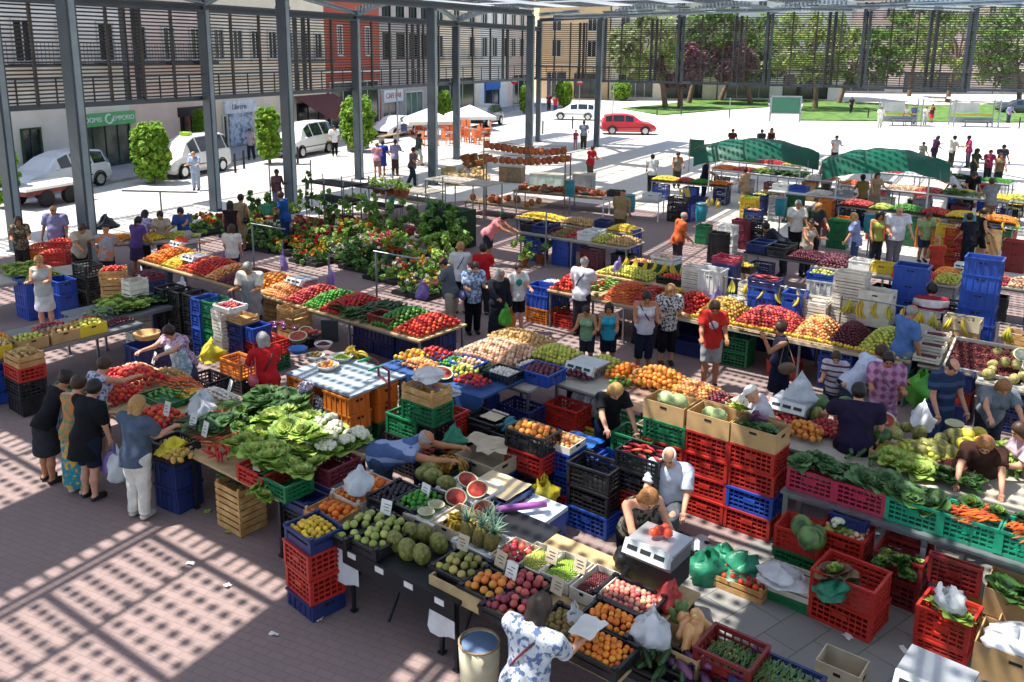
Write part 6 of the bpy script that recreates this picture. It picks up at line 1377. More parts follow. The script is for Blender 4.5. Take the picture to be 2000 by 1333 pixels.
ST(470,615,V('navy','navy','navy')+[('wood','wooden',.12)],'navy with a pale wooden tray'); ST(492,632,V('green','red')+[('solid','blue',.28)],'blue topped in the seller row'); ST(520,660,V('green','red'),'red with dark crockery behind the red shirted shopper',L=.7,W=.5); heap('aubergine',G(545,640,.66),.6,.4,.62,.08,'dark aubergine on the red crates','aubergines on the red crates'); ST(468,700,V('black','orange'),'orange beside the yellow bag'); bag(G(415,702,.5),BY,'yellow bag with a green parcel behind the aproned seller',.5,.3,seed=61,d=.22); ST(408,735,V('navy','black'),'dark under the yellow bag')
ST(575,598,V('black')+[('wood','wooden',.3)]*2,'wooden beside the cream shirted seller',SA,.5,.5); ST(545,575,[('wood','wooden',.3)]*2,'wooden behind the small scale',SA+.2); MB().lathe([(.2,0),(.24,.1),(.2,.1),(.17,.03),(0,.03)],14).build('basket',WOOD,None,G(288,660,.85),0,'round shallow basket of nuts behind the potatoes','basket')
for (x,y,l) in ((355,540,'white bag hanging above the black crates'),(275,520,'white bag hanging beside the wooden crates')): hangbag(x,y,1.25,BW,l,.3,.34,seed=62+x%7)
# ---- F: tables at the left edge
Z=.85
f0=G(-40,712,Z); RT_=SA+math.pi/2
t=table(P(f0,0,0,Z,0),2.9,1.5,Z,'steel table at the left edge with yellow fruit boxes',STEEL,STEEL,rz=rad(52))
def FPp(u,v,z=Z): return P(f0,u,v,z,rad(52))
for i,(u,k,c,l) in enumerate(((.3,'onion','yellow','yellow fronted box of mushrooms at the frame edge'),(.9,'green_apple','cardboard','cardboard box of apples on the left table'),(1.45,'potato','cardboard','second cardboard box on the left table'),(1.95,'pear','yellow','yellow fronted box with blue paper'))):
    crate(FPp(u,.25,Z+.002),.5,.42,.2,'carton',c,l,rad(52)); heap(k,FPp(u,.25),.42,.34,Z+.14,.05,'fruit in the boxes on the left table','boxed fruit on the left table',rad(52))
for k,u,v,L_,W_ in (('green_apple',.5,.75,.6,.4),('mandarin',.5,1.15,.8,.35),('lemon',.3,1.4,.7,.3),('nectarine',1.6,1.0,.6,.3),('aubergine',1.5,.7,.7,.35),('red_pepper',2.2,.8,.5,.3),('dark_plum',2.6,.35,.5,.3)): heap(k,FPp(u,v),L_,W_,Z,.08,k.replace('_',' ')+' on the steel table at the left edge','loose produce on the left table',rad(52),1)
f1=FPp(2.2,.55); t=table(P(f1,0,0,Z,rad(52)),1.9,1.3,Z+.03,'steel table of courgettes and lettuces by the blonde seller',STEEL,STEEL,rz=rad(52))
heap('courgette',P(f1,.5,.4,Z,rad(52)),.8,.5,Z+.05,.06,'dark courgette on the steel table','courgettes on the left table',rad(52)); leafheap('lettuce',P(f1,1.0,.7,Z,rad(52)),1.0,.8,Z+.04,'fresh lettuce on the steel table by the blonde seller','lettuces on the left table'); leafheap('chard_bunch',P(f1,1.6,.5,Z,rad(52)),.5,.7,Z+.04,'dark green bunch at the end of the steel table','dark greens on the left table')
stack(P(f1,.9,.6,0),[('solid','navy',.3)]*2,'navy under the steel courgette table',rad(52),.8,.5); stack(FPp(.35,.35,0),[('solid','blue',.3)]*2,'blue under the left edge table',rad(52),.6,.4)
g0=G(-30,560,Z); t=table(g0,2.4,1.0,Z,'table of leafy vegetables at the far left edge',LAM,STEEL,rz=rad(40)); leafheap('lettuce',P(g0,1.0,.5,Z,rad(40)),1.6,.7,Z+.02,'pale lettuce at the far left edge','lettuces at the far left edge')
for i,(x,y) in enumerate(((60,490),(85,478),(108,492),(120,470))): ST(x,y,V('blue','red','red') if i>1 else V('red','orange'),('first of the tomato crates at the lilac shirted man','second of the tomato crates at the lilac shirted man','third of the tomato crates at the lilac shirted man','fourth of the tomato crates at the lilac shirted man')[i],SA+.8,fill=('tomato','pale tomato in the crates before the lilac shirted man',.05))
ST(118,545,[('solid','blue',.3)]*3,'blue behind the blonde seller'); ST(55,545,[('solid','blue',.3)]*3,'blue left of the blonde seller'); ST(140,535,V('red','green'),'small red and green beside the blonde seller',L=.4)
h0=G(185,478,Z); t=table(h0,2.6,1.0,Z,'table of fruit at the column with the cap wearing customer',LAM,STEEL,rz=rad(15)); heap('yellow_peach',P(h0,.5,.5,Z,rad(15)),.8,.7,Z,.1,'yellow fruit at the column table','yellow fruit at the column'); heap('lemon',P(h0,1.3,.5,Z,rad(15)),.8,.7,Z,.1,'lemon at the column table','lemons at the column'); heap('green_apple',P(h0,2.1,.5,Z,rad(15)),.8,.7,Z,.1,'green fruit at the column table','green fruit at the column')
bag(G(210,445,1.0),BBLK,'dark bulging bag on the table behind the cap wearing customer',.6,.3,seed=70,handles=False,d=.3)
# ================================================================ MIDDLE AND FAR STALLS
RZ=rad(-36)
def row(px,py,L,D,Z,secs,label,name,rz=RZ,m=LAM,h=.12,under=(),layers=1,lm=STEEL):
    """table whose near left corner is at photo px,py; secs = (kind, width, words)"""
    o=G(px,py,Z); o.z=0; table(o,L,D,Z,label,m,lm,rz); u=.02; k_=sum(s[1] for s in secs); f=(L-.04)/k_
    for i,(k,w,l) in enumerate(secs):
        w*=f; c=P(o,u+w/2,D/2,Z,rz)
        if k in KIND: heap(k,c,w-.05,D-.06,Z,h,l+' of '+name,l+' of '+name,rz,layers)
        elif k in LEAFY: leafheap(k,c,w-.05,D-.1,Z,l+' of '+name,l+' of '+name,rz)
        elif k!='gap': 
            for v in ((-.22,.22) if D>.9 else (0,)): crate(P(o,u+w/2,D/2+v,Z+.002,rz),min(w-.03,.6),.4,.22,'tray' if i%2 else 'solid',k,f"{k} {'tray' if i%2 else 'crate'} of {l} {'at the back' if v>0 else 'at the front'} of {name}",rz)
        u+=w
    for i,(c,n) in enumerate(under):
        stack(P(o,.4+i*(L-.7)/max(1,len(under)-1),.35,0,rz),[('solid' if i%2 else 'vent',c)]*n,f"{['first','second','third','fourth','fifth','sixth','seventh','eighth'][i]} under {name}",rz,.56,.42)
    return o
Z=.85
c0=row(1068,566,7.5,1.25,.85,(('tomato',.95,'ripe red tomato'),('flat_pepper',.5,'green pepper'),('carrot',.8,'carrot'),('long_red_pepper',.55,'long red pepper'),('yellow_pepper',.4,'orange pepper'),('red_pepper',.65,'dark red pepper'),('golden_pear',.9,'golden pear'),('nectarine',1.3,'red nectarine'),('apricot',.75,'pale apricot'),('dark_plum',.6,'dark plum'),('green_apple',1.0,'yellow apple')),'long fruit table in the middle of the market with a yellow fruit edge','the middle fruit table',h=.28,layers=2,m=BOARD,under=(('red',1),('maroon',1),('black',2),('navy',1),('green',2),('red',1),('blue',3),('green',2)))
heap('lemon',P(c0,4.9,-.06,.85,RZ),4.9,.14,.85,.06,'small yellow fruit along the edge of the middle fruit table','yellow edge fruit',RZ); crate(P(c0,4.9,-.06,.80,RZ),5,.16,.06,'carton','pale cardboard','long pale tray along the edge of the middle fruit table',RZ)
stack(P(c0,-.32,.3,0,RZ),[('vent','orange',.34),('solid','blue',.32),('solid','blue',.2)],'at the left end of the middle fruit table',RZ,.56,.44); stack(P(c0,-.35,.85,0,RZ),[('vent','black'),('solid','blue'),('tray','blue',.2)],'behind the left end of the middle fruit table',RZ,.56,.44,fill=('garlic','garlic in the blue tray behind the tomatoes',.05))
d0=P(c0,.2,1.5,0,RZ)
def DD(u,v,z=0): return P(c0,u,1.3+v,z,RZ)
table(DD(.3,.05),2.3,.8,1.0,'raised table of pale apples and bananas behind the tomatoes',BOARD,STEEL,RZ); heap('green_apple',DD(1.1,.45),1.3,.7,1.0,.14,'pale green apple on the raised table','apples on the raised table',RZ,2); crate(DD(2.2,.4,1.003),.6,.4,.16,'tray','black','black tray of red fruit on the raised table',RZ); heap('tomato',DD(2.2,.4),.5,.34,1.1,.05,'red fruit in the black tray of the raised table','red fruit on the raised table',RZ)
for i in range(7): bananas(DD(.9+.24*i,.62,1.34+.03*(i%2)),BAN,'yellow bananas hanging behind the pale apples','bananas behind the apples',(0,1.2,U(0,6)),1.15)
for i,(u,v,its,w_,pl_) in enumerate(((2.75,.3,[('wood','white wooden',.1)]*11,.42,'white slatted behind the carrots'),(3.2,.25,[('solid','white',.62),('solid','white',.5)],.5,'of printed white boxes behind the peppers'),(3.3,.7,[('solid','navy')]*4+[('tray','pink',.12)],.5,'navy behind the printed white boxes'),(4.0,.3,[('solid','white',.5),('wood','white wooden',.45)],.34,'of white boxes left of the navy stack'),(4.35,.25,[('solid','navy',.4),('solid','blue',.35),('tray','blue',.2),('tray','navy',.16)],.6,'of dark trays behind the golden pears'),(4.95,.3,[('vent','green',.5),('tray','blue',.4)],.4,'green beside the dark trays'),(5.35,.35,[('wood','white wooden',.12)]*7,.55,'pale slatted behind the nectarines'),(5.95,.55,[('wood','white wooden',.12)]*12,.6,'tall white slatted in the middle'),(6.5,.35,[('vent','black',.5),('carton','white wooden',.35),('carton','white wooden',.35)],.6,'of white cartons right of the tall slats'),(7.3,.3,[('wood','wooden',.25),('wood','white wooden',.25),('carton','white wooden',.25)],.6,'of wooden boxes behind the plums'),(8.0,.3,[('wood','wooden',.25)]*3+[('carton','pale cardboard',.2)],.6,'of pale wooden boxes behind the yellow apples'),(6.9,1.2,[('solid','blue',.32)]*5,.6,'tall bright blue left of the banana rail'),(8.1,1.3,[('solid','blue',.32)]*6,.62,'tallest bright blue beside the striped man'),(9.3,1.2,[('solid','blue',.34)]*4,.8,'wide bright blue behind the cherry box'),(7.5,1.5,[('vent','black')]*3,.6,'black between the two blue stacks'),(9.0,.6,[('carton','cardboard',.4),('wood','wooden',.35)],.6,'cardboard behind the cherry frames'),(9.7,.7,[('vent','orange',.36)]*2+[('tray','orange',.2)],.66,'orange behind the melon table'),(10.3,1.4,[('solid','white',.5)]*3,.6,'of white tubs at the right frame edge'))):
    stack(DD(u,v),[('solid','navy' if 'blue' not in pl_ else 'blue',.42)]+its,pl_,RZ,w_,.42)
heap('long_red_pepper',DD(4.35,.25),.5,.34,1.47,.05,'reddish sweet potato in the dark tray','sweet potatoes',RZ)
for i,(a,b,n) in enumerate(((3.5,5.2,5),(5.9,8.2,9),(8.6,9.6,3))):
    o=empty('banana_rail',DD(a,.12),RZ,('banana rail over the pears','banana rail over the nectarines and apples','banana rail beside the striped shirted man')[i],'rail'); MB().tube([(0,0,1.42),(b-a,0,1.42)],.012,6).build('rod',STEEL,o)
    for x in (0,b-a): MB().tube([(x,0,0),(x,0,1.42)],.02,6).build('post',STEEL,o)
    for k in range(n): bananas(DD(a+(b-a)*(k+.5)/n,.12,1.36),BANG if k%3==0 else BAN,('bananas hanging over the pears','bananas hanging over the nectarines','bananas hanging by the striped shirted man')[i],('bananas over the pears','bananas over the nectarines','bananas by the striped man')[i],(0,1.1,U(0,6)),1.25)
for i,(u,v,z) in enumerate(((3.45,-.02,1.25),(5.1,0,1.0),(7.0,.1,1.1),(7.9,.1,.8),(9.6,.3,1.0),(.9,.3,1.45))): bag(DD(u,v,z),BP if i!=5 else BP,('lilac bag roll hanging in front of the printed boxes','lilac bag roll beside the dark trays','lilac bag roll over the plums','lilac bag lying behind the plums','lilac bag roll on the wide blue stack','lilac bag roll at the left banana post')[i],.22,.34,True,80+i)
bag(DD(3.7,.0,.9),BCL,'clear bag bundle on the scale behind the peppers',.4,.16,seed=90,handles=False,d=.25); scale(DD(3.7,.1,.85),'pale scale behind the red peppers of the middle table',RZ,1.2)
# right end of the middle row: cherry frames and melons
e1=row(1792,712,1.55,1.1,.8,(('gap',1,''),),'table of tilted cherry boxes beside the blue shirted man','the cherry table')
o=empty('cherry_display',P(e1,.95,.55,.84,RZ),RZ,'wide tilted box of dark cherries beside the melons','box'); o.rotation_euler=(.28,0,RZ)
MB().box((0,0,.06),(1.1,.95,.03)).build('box_floor',WOOD,o); mb=MB()
for s in(-1,1): mb.box((s*.55,0,.1),(.03,.97,.14)); mb.box((0,s*.48,.1),(1.13,.03,.14))
mb.build('box_frame',CC['white wooden'],o)
for i in range(2600): KIND['cherry']['acc'].append((tuple(o.matrix_basis@Vector((U(-.52,.52),U(-.45,.45),.08+.03*R()))) if 0 else tuple((Matrix.Translation(o.location)@Euler((.28,0,RZ)).to_matrix().to_4x4())@Vector((U(-.52,.52),U(-.45,.45),.09+.03*R()))),(0,0,0),1.1))
for i in range(3):
    q=P(e1,.12,.15+.36*i,.86+.1*i,RZ); crate(q,.42,.32,.1,'wood','white wooden',('white framed cherry tray nearest the aisle','white framed cherry tray in the middle','white framed cherry tray at the back')[i],RZ); heap('cherry',q,.36,.26,q.z+.04,.03,rz=RZ)
e2=row(1905,745,2.2,1.2,.8,(('gap',1,''),),'table of pale melons at the right frame edge','the melon table',under=(('navy',2),('dark red',2)))
for i in range(34): put('galia_melon',P(e2,U(.08,1.6),U(.12,1.1),.9+(.13 if i>22 else 0),RZ),None,'pale netted melon heaped on the right hand melon table','pale melons on the melon table',1.05)
cutmelon(P(e2,.5,1.0,1.05,RZ),'grey melon half turned up on the melon heap',(-.9,0,0),.12,fl_=mat('grey_melon_flesh','#8d9488',.5,.1,9)); put('honeydew',P(e2,.75,.2,.9,RZ),None,'single yellow melon at the front of the pale melons')
stack(P(e2,-.3,.25,0,RZ),[('solid','navy',.3),('solid','dark red',.26),('solid','navy',.3)],'navy and red under the melon table end',RZ,.5,.42)
for (x,y) in ((1900,705),(1560,625),(1240,570)): pass
# row behind the middle table
row(1012,452,3.6,1.0,.85,(('black',.5,'pots'),('navy',.6,'jars'),('dark_plum',.3,'plum'),('kiwi',.6,'brown nut'),('tomato',.5,'red fruit'),('white',.6,'boxes'),('pear',.6,'dull green pear'),('potato',.9,'pale potato')),'dark table with trays behind the apples','the dark back table',under=(('blue',3),('blue',3),('maroon',2),('black',2)))
row(1005,425,4.2,.8,.8,(('lemon',1.6,'pale yellow fruit'),('potato',1.2,'tan fruit'),('navy',.5,'bags'),('lemon',.9,'yellow fruit')),'far edge table of pale fruit at the tiled aisle','the far edge table',under=(('navy',3),('navy',3),('blue',3)))
row(1452,492,2.6,1.0,.9,(('navy',.6,'parcels'),('black',.6,'lids'),('dark_plum',.8,'dark plum'),('beetroot',.8,'purple beet')),'long dark topped table with plums','the plum table',m=BLKCLOTH,under=(('navy',2),('black',2)))
row(1590,520,3.2,.9,.9,(('beetroot',.7,'purple beet'),('white',.5,'bags'),('yellow',.5,'lemons'),('tomato',.9,'red tomato'),('pear',.5,'pear')),'long steel table of tomatoes in front of the white shirted men','the tomato aisle table',under=(('navy',2),('black',2),('white',2)))
row(1815,540,2.6,.9,.9,(('mandarin',.6,'orange fruit'),('green_apple',.5,'green fruit'),('nectarine',.7,'red onion'),('onion',.6,'pink onion'),('blue',.5,'blue parcels')),'steel table of onions at the right frame edge','the onion aisle table',under=(('white',2),('black',2),('navy',2))); scale(G(1885,528,.9),'steel scale on the onion aisle table',RZ,1.1)
for i,(x,y,c,n,w_) in enumerate(((1405,455,'black',3,.5),(1422,440,'white',3,.5),(1452,430,'maroon',3,.6),(1480,432,'black',3,.5),(1375,440,'green',2,.4),(1445,440,'cardboard',2,.5),(1640,430,'green',3,.6),(1655,425,'orange',2,.6),(1600,425,'dark red',2,.5),(1740,420,'cardboard',2,.6),(1775,425,'green',3,.6),(1815,430,'orange',3,.6),(1850,440,'yellow',4,.5),(1868,445,'red',4,.5),(1935,450,'cardboard',3,.6),(1960,450,'green',2,.6),(1985,470,'dark red',3,.6),(1340,400,'blue',2,.6),(1365,385,'navy',2,.6),(1325,385,'black',3,.6),(1560,415,'navy',2,.5),(1520,385,'grey',3,.5),(1615,390,'orange',3,.5))):
    it='carton' if c=='cardboard' else 'vent' if i%2 else 'solid'
    ST(x,y,[(it,c)]*n,('beyond the tiled aisle near the teal bin','with white bags beyond the tiled aisle','dark red nearest the striped light','black with crockery beyond the aisle','green with bananas by the teal bin','cardboard beyond the striped light','green behind the curly haired woman','orange behind the blond woman','dark red behind the capped shopper','cardboard behind the white shirted man','green behind the white shirted man','orange behind the boy','yellow beside the orange post','red beside the yellow stack','cardboard at the walking woman','green below the cardboard at the frame edge','dark red at the right frame edge beyond the aisle','blue at the far pottery end','navy left of the navy shirted man','black left of the navy shirted man','navy behind the yellow shirted man','grey under the glass counter','orange under the white counter')[i],RZ,w_,.42,)
# far white tables under the awnings
WT=mat('white_counter','#d2d4d4',.5,.06,4)
def farrow(px,py,L,D,Z,secs,label,name,under): return row(px,py,L,D,Z,secs,label,name,rad(-40),WT,.1,under,1)
farrow(1388,330,5.4,1.0,.95,(('orange',.9,'orange'),('tomato',1.0,'tomato'),('lettuce',.8,'lettuce'),('kale_bunch',1.6,'dark greens'),('garlic',.7,'pale garlic'),('carrot',.5,'carrot')),'long white counter under the first green awning','the first white counter',(('black',2),('grey',2),('maroon',2),('blue',2),('black',2)))
farrow(1380,310,5.0,.9,.95,(('chard_bunch',1,'chard'),('lime',1,'green fruit'),('red_pepper',1,'red pepper'),('pear',1,'pear')),'back counter behind the first green awning','the first back counter',())
farrow(1640,360,6.0,1.0,.95,(('carrot',.6,'carrot'),('garlic',1.1,'pale garlic'),('onion',1.0,'pale onion'),('nectarine',.9,'red fruit'),('lettuce',.7,'lettuce'),('courgette',.8,'courgette'),('lemon',.7,'lemon')),'long white counter under the second green awning','the second white counter',(('black',2),('white',2),('blue',2),('maroon',2),('blue',2)))
farrow(1700,335,5.5,.9,.95,(('tomato',.8,'tomato'),('white',.6,'boxes'),('yellow_pepper',.6,'pumpkin'),('chard_bunch',.8,'greens'),('lime',.8,'green fruit')),'back counter behind the second green awning','the second back counter',())
row(1500,372,3.0,.9,.95,(('white',.6,'fish boxes'),('blue',.6,'ice boxes'),('garlic',.8,'pale garlic'),('grey',.6,'scales')),'glass and white metal counter in the far aisle','the glass counter',rad(-38),WT,.1,(('grey',1),('dark red',1)))
row(1635,400,5.5,1.0,.85,(('nectarine',.8,'red fruit'),('grape',.5,'pale grapes'),('green_pepper',.8,'green pepper'),('tomato',.6,'tomato'),('lemon',.8,'lemon'),('mandarin',.8,'mandarin')),'far dark table between the walking shoppers','the far dark table',rad(-38),BLKCLOTH,.12,(('black',2),('orange',2),('white',2),('red',2)))
row(1850,380,3.4,1.0,.9,(('lemon',.8,'yellow melon'),('potato',.7,'potato'),('green_apple',.8,'pale apple'),('garlic',.6,'garlic')),'white counter of pale fruit at the right end','the right end counter',rad(-40),WT,.12,(('green',2),('black',2)))
for (x,y,l) in ((1345,368,'bananas hanging at the first dark stand'),(1390,392,'bananas on the green crates')): 
    for i in range(4): bananas(G(x+U(-16,16),y+U(-6,6),1.0),BAN,l,l,(0,1.1,U(0,6)),1.1)
for (x,y,l) in ((1970,430,'bananas hanging at the dark red crates on the right'),(1925,418,'bananas hanging beside the walking woman')):
    for i in range(4): bananas(G(x+U(-20,20),y+U(-6,6),1.0),BAN,l,l,(0,1.1,U(0,6)),1.2)
# pottery and baskets
TERRA=mat('terracotta_pot','#a05a30',.75,.2,9,rnd=.4); WICK=mat('pale_wicker','#b59a6c',.85,.25,40,rnd=.3,bump=.5,bscale=60); WICKB=mat('brown_wicker','#8f5a30',.85,.25,40,rnd=.3,bump=.5)
potm=MB().lathe([(.07,0),(.13,.08),(.14,.16),(.09,.23),(.1,.26),(.08,.25),(.06,.1)],10).mesh('pottery_jar',[TERRA]); baskm=MB().lathe([(.16,0),(.22,.2),(.24,.26),(.2,.25),(.15,.04),(0,.04)],10).mesh('wicker_basket',[WICK])
for i,(xa,ya,xb,yb,n,z,l) in enumerate(((945,272,1105,286,15,1.75,'upper string'),(950,300,1115,300,14,1.3,'lower string'))):
    o=empty('hanging_rail',G((xa+xb)/2,350,0),0,f'rail of the {l} of hanging pots','rail'); A_=G(xa,ya,z+.25);B_=G(xb,yb,z+.25); Y_=31.5
    A_=Vector((XA(xa,ya,Y_),Y_,ZA(xa,ya,Y_)));B_=Vector((XA(xb,yb,Y_+1),Y_+1,ZA(xb,yb,Y_+1))); o.location=(0,0,0)
    MB().tube([A_,(A_+B_)/2-UP*.12,B_],.012,5).build('rope',WOODD,o)
    for q in (A_,B_): MB().tube([q,Vector((q.x,q.y,0))],.03,6).build('post',WOODD,o)
    for k in range(n):
        t=(k+.5)/n; q=A_.lerp(B_,t)-UP*(.3+.48*t*(1-t)); tag(mobj('pottery_jar',potm,None,q,(U(-.2,.2),U(-.2,.2),0),U(.8,1.1)),f'brown jar hanging on the {l} of the pottery stall','pot',f'jars on the {l}')
py_=row(905,392,3.0,1.1,.5,(('gap',1,''),),'low pottery table behind the wicker chairs','the pottery table',rad(-30),WOODD); p2_=row(1000,372,4.4,1.2,.6,(('gap',1,''),),'long pottery table with dishes and jars','the long pottery table',rad(-25),WOODD)
for i in range(40): tag(mobj('pottery_jar',potm,None,P(p2_,U(.1,4.2),U(.1,1.1),.6,rad(-25)),(0,0,0),U(.45,.95)),'brown pot on the long pottery table','pot','pots on the long table')
for i in range(16): tag(mobj('pottery_jar',potm,None,P(py_,U(.1,2.8),U(.1,1),.5,rad(-30)),(0,0,0),U(.5,1.0)),'brown pot on the low pottery table','pot','pots on the low table')
DISH=mat('glazed_dish','#4a5f78',.3,.3,9,col2='#9a9484',rnd=.8); dm=MB().lathe([(.1,0),(.17,.04),(.16,.05),(.08,.015),(0,.015)],12).mesh('glazed_dish',[DISH])
for i in range(30): tag(mobj('glazed_dish',dm,None,P(p2_,U(.1,4.2),U(0,1.1),.61+.02*R(),rad(-25)),(U(-.5,.1),U(-.3,.3),0),U(.8,1.2)),'glazed dish on the long pottery table','dish','dishes on the long table')
for i in range(26): q=G(U(862,950),U(338,362),0); tag(mobj('wicker_basket',baskm,None,q,(U(-.4,.4),U(-.4,.4),0),U(.8,1.3)),'pale wicker basket on the ground beside the column','basket','pale wicker baskets'); 
for i in range(14): q=G(U(905,950),U(322,345),0); tag(mobj('wicker_basket',baskm,None,q+UP*U(0,.5),(U(-.6,.6),U(-.6,.6),0),U(.8,1.3),[WICKB]),'brown wicker basket heaped behind the pale ones','basket','brown wicker baskets')
for (x,y,w_,l,m_) in ((1000,355,1.1,'old wooden chest beside the pottery',WOODD),(1070,372,1.5,'pale glass fronted cabinet on the ground',mat('pale_cabinet','#a9b8ad',.5,.15,4)),(1140,372,.9,'open metal box beside the pale cabinet',STEEL)):
    o=empty('cabinet',G(x,y),rad(-20),l,'cabinet'); MB().box((0,0,.36),(w_,.6,.7)).build('cabinet_body',m_,o); MB().box((0,0,.73),(w_+.06,.66,.04)).build('cabinet_top',LAM,o)
    for i in range(4): MB().box((-w_*.36+w_*.24*i,-.305,.36),(w_*.2,.02,.58)).build('door',m_,o)
row(1175,385,2.2,.8,.75,(('black',.6,'tools'),('gap',.4,''),('white',.6,'boxes')),'trestle table with white legs and dark tools','the white legged table',rad(-25),LAM,lm=WT); row(1270,352,3.2,.9,.8,(('lemon',.8,'yellow fruit'),('nectarine',.5,'red fruit'),('lime',.6,'green fruit'),('mandarin',.6,'orange fruit')),'far table of coloured fruit at the lattice light','the far lattice table',rad(-28),BLKCLOTH,.1,(('blue',2),('blue',2),('navy',2)))
# ---------------------------------------------------------------- flowers and plants
POT=mat('plant_pot','#8f4e30',.8,.15,7); TRAYB=mat('black_plant_tray','#1e1f1e',.7,.1,6)
FLW={n:mat('bloom_'+n,c,.6,.15,9,rnd=.3,trans=.2) for n,c in (('red','#b01f34'),('pink','#c2406a'),('orange','#d0622a'),('yellow','#d6b52e'),('white','#d4d0c0'),('purple','#6a3f86'),('salmon','#cf7560'))}
FL=[mat('bedding_leaf_'+str(i),c,.6,.25,3,col2=c2,rnd=.5,trans=.2) for i,(c,c2) in enumerate((('#6a9440','#8fb050'),('#4c7436','#6f9448'),('#8cb04a','#abc860')))]
def bed(px,py,L,W,h,cols,lab,leaf=0,rs=1,n=360,nf=130,rz=RZ):
    o=empty('flower_tray',G(px,py),rz,lab,'plants','trays of bedding plants'); MB().box((0,0,.05),(L,W,.1)).build('tray',TRAYB,o)
    leaves((0,0,.08+h/2),(L*.56,W*.58,h*.6),int(n*2.2),.075,FL[leaf],'foliage',o,'cyl',rs)
    for i,c in enumerate(cols): leaves((U(-.1,.1)*L,U(-.1,.1)*W,.12+h*.85),(L*.46,W*.46,h*.3),int(nf*1.8)//len(cols),.055,FLW[c],'blossoms',o,'cyl',rs+9+i,elong=1.1)
B_=[(395,455,'orange','yellow'),(430,447,'orange','red'),(465,440,'white','yellow'),(500,455,'yellow',),(545,470,'salmon','white'),(575,468,'pink','red'),(610,455,'red','pink'),(600,490,'red','orange'),(640,482,'pink','red'),(560,492,'orange','yellow'),(612,512,'orange','yellow'),(655,505,'white','yellow'),(690,470,'white','yellow'),(668,448,'pink','red'),(715,458,'yellow','orange'),(722,488,'white','salmon'),(700,515,'yellow','white'),(745,480,'salmon','pink'),(780,470,'pink','salmon'),(752,510,'orange','red'),(790,500,'yellow','white'),(760,545,'orange','white'),(800,540,'white','orange'),(838,520,'yellow','white'),(855,555,'white','yellow'),(820,575,'yellow','white'),(520,425,'yellow','white'),(470,465,'yellow','white')]
nm_=['first','second','third','fourth','fifth','sixth','seventh']
for i,b_ in enumerate(B_):
    x,y=b_[:2]; bed(x,y,1.15,.85,.3 if i%4 else .45,b_[2:],f"tray of {' and '.join(b_[2:])} flowers, {nm_[i%7]} along the {['back','upper middle','lower middle','aisle'][i//7]} of the flower stall",i%3,i+3,420,150)
for i,(x,y) in enumerate(((715,525),(520,485))): bed(x,y,1.3,.9,.55,('white',),('tall tray of green leaves beside the purple bag','dark green plant tray at the purple bag woman')[i],1,60+i,700,8)
def plant(px,py,h,r,lab,leaf=0,pot=True,n=260,shape='ball',rs=1,sz=.09,name='potted_plant',z0=0):
    o=empty(name,G(px,py,z0),U(0,6),lab,'plant','potted plants of the flower stall')
    if pot: MB().lathe([(.11,0),(.16,.24),(.17,.26),(.14,.25),(0,.22)],12).build('pot',POT,o)
    mb=MB(); mb.tube([(0,0,.2),(.02,0,h*.75)],[.015,.01],5); mb.build('stem',BARK,o)
    leaves((0,0,h*.6+.1),(r,r,h*.42),n,sz,FL[leaf],'foliage',o,shape,rs,elong=2.0)
for i,(x,y,h,r,l,sh,lf) in enumerate(((503,432,1.1,.32,'dark round shrub at the metal frame','ball',1),(528,437,1.0,.3,'grey green shrub held by the blue shirted man','ball',1),(583,436,1.15,.2,'bright yellow green conifer beside the column','ball',2),(605,440,1.7,.17,'slim dark climbing plant on a cane','cyl',1),(625,445,1.2,.25,'dark potted shrub below the black shelf','ball',1),(648,448,1.3,.25,'dark potted shrub with pale blooms','ball',1),(672,452,1.0,.28,'leafy shrub in the plant row','ball',0),(700,455,1.2,.3,'bright leafy plant near the shelf post','ball',2),(727,458,1.35,.2,'slim plant in a clay pot','cyl',0),(752,462,1.0,.34,'palm leaved plant left of the green rack','ball',0),(775,468,1.3,.42,'bushy plant against the green rack','ball',0),(800,470,1.1,.4,'dense plant in front of the green rack','ball',1),(735,455,.9,.2,'small plant in an orange clay pot','ball',0),(880,478,.9,.2,'plant in a clay pot by the green rack','ball',0),(1022,520,.8,.4,'yellow green plant beside the pink shirted man','ball',2),(1055,515,.85,.35,'dark glossy plant beside the banana post','ball',1),(900,500,.8,.3,'pale plant behind the shoppers','ball',0),(640,420,.8,.3,'bushy plant beneath the shelf','ball',0),(850,500,.7,.35,'bright leafy plant near the blue crate','ball',2),(560,432,.7,.3,'white flowering plant at the column','ball',2),(868,530,.9,.35,'feathery pale plant beside the grey polo man','ball',2),(690,395,.2,.3,'low plant on the ground by the shelf','ball',0))):
    plant(x,y,h,r,l,lf,True,320,sh,i+31)
def shelf(px,py,L,D,z,lab,load=True,rz=RZ,posts=1.6,m=TRAYB):
    o=empty('plant_shelf',G(px,py),rz,lab,'shelf')
    for u in (0,L/2,L):
        for v in (0,D): MB().tube([(u,v,0),(u,v,posts)],.025,6).build('post',STEEL,o)
    for zz in z: MB().box((L/2,D/2,zz),(L+.1,D+.1,.05)).build('shelf_board',m,o)
    return o
shelf(600,432,1.9,.8,(.85,1.4),'black topped shelving at the back of the flower stall'); shelf(690,438,1.6,.8,(.7,1.35),'second black topped shelf beside the green bags'); shelf(735,425,2.4,.9,(.75,1.1),'white shelf carrying leafy pots and green bags',m=LAM); shelf(835,428,2.6,1.0,(1.45,),'tall table with weathered top over the plant rack',m=LAM,posts=1.45)
for i in range(5): plant(735+14*i,378+2*i,.45,.2,('leafy pot first on the white shelf','leafy pot second on the white shelf','leafy pot third on the white shelf','leafy pot fourth on the white shelf','leafy pot last on the white shelf')[i],2,True,150,'ball',90+i,.08,'potted_plant',1.12)
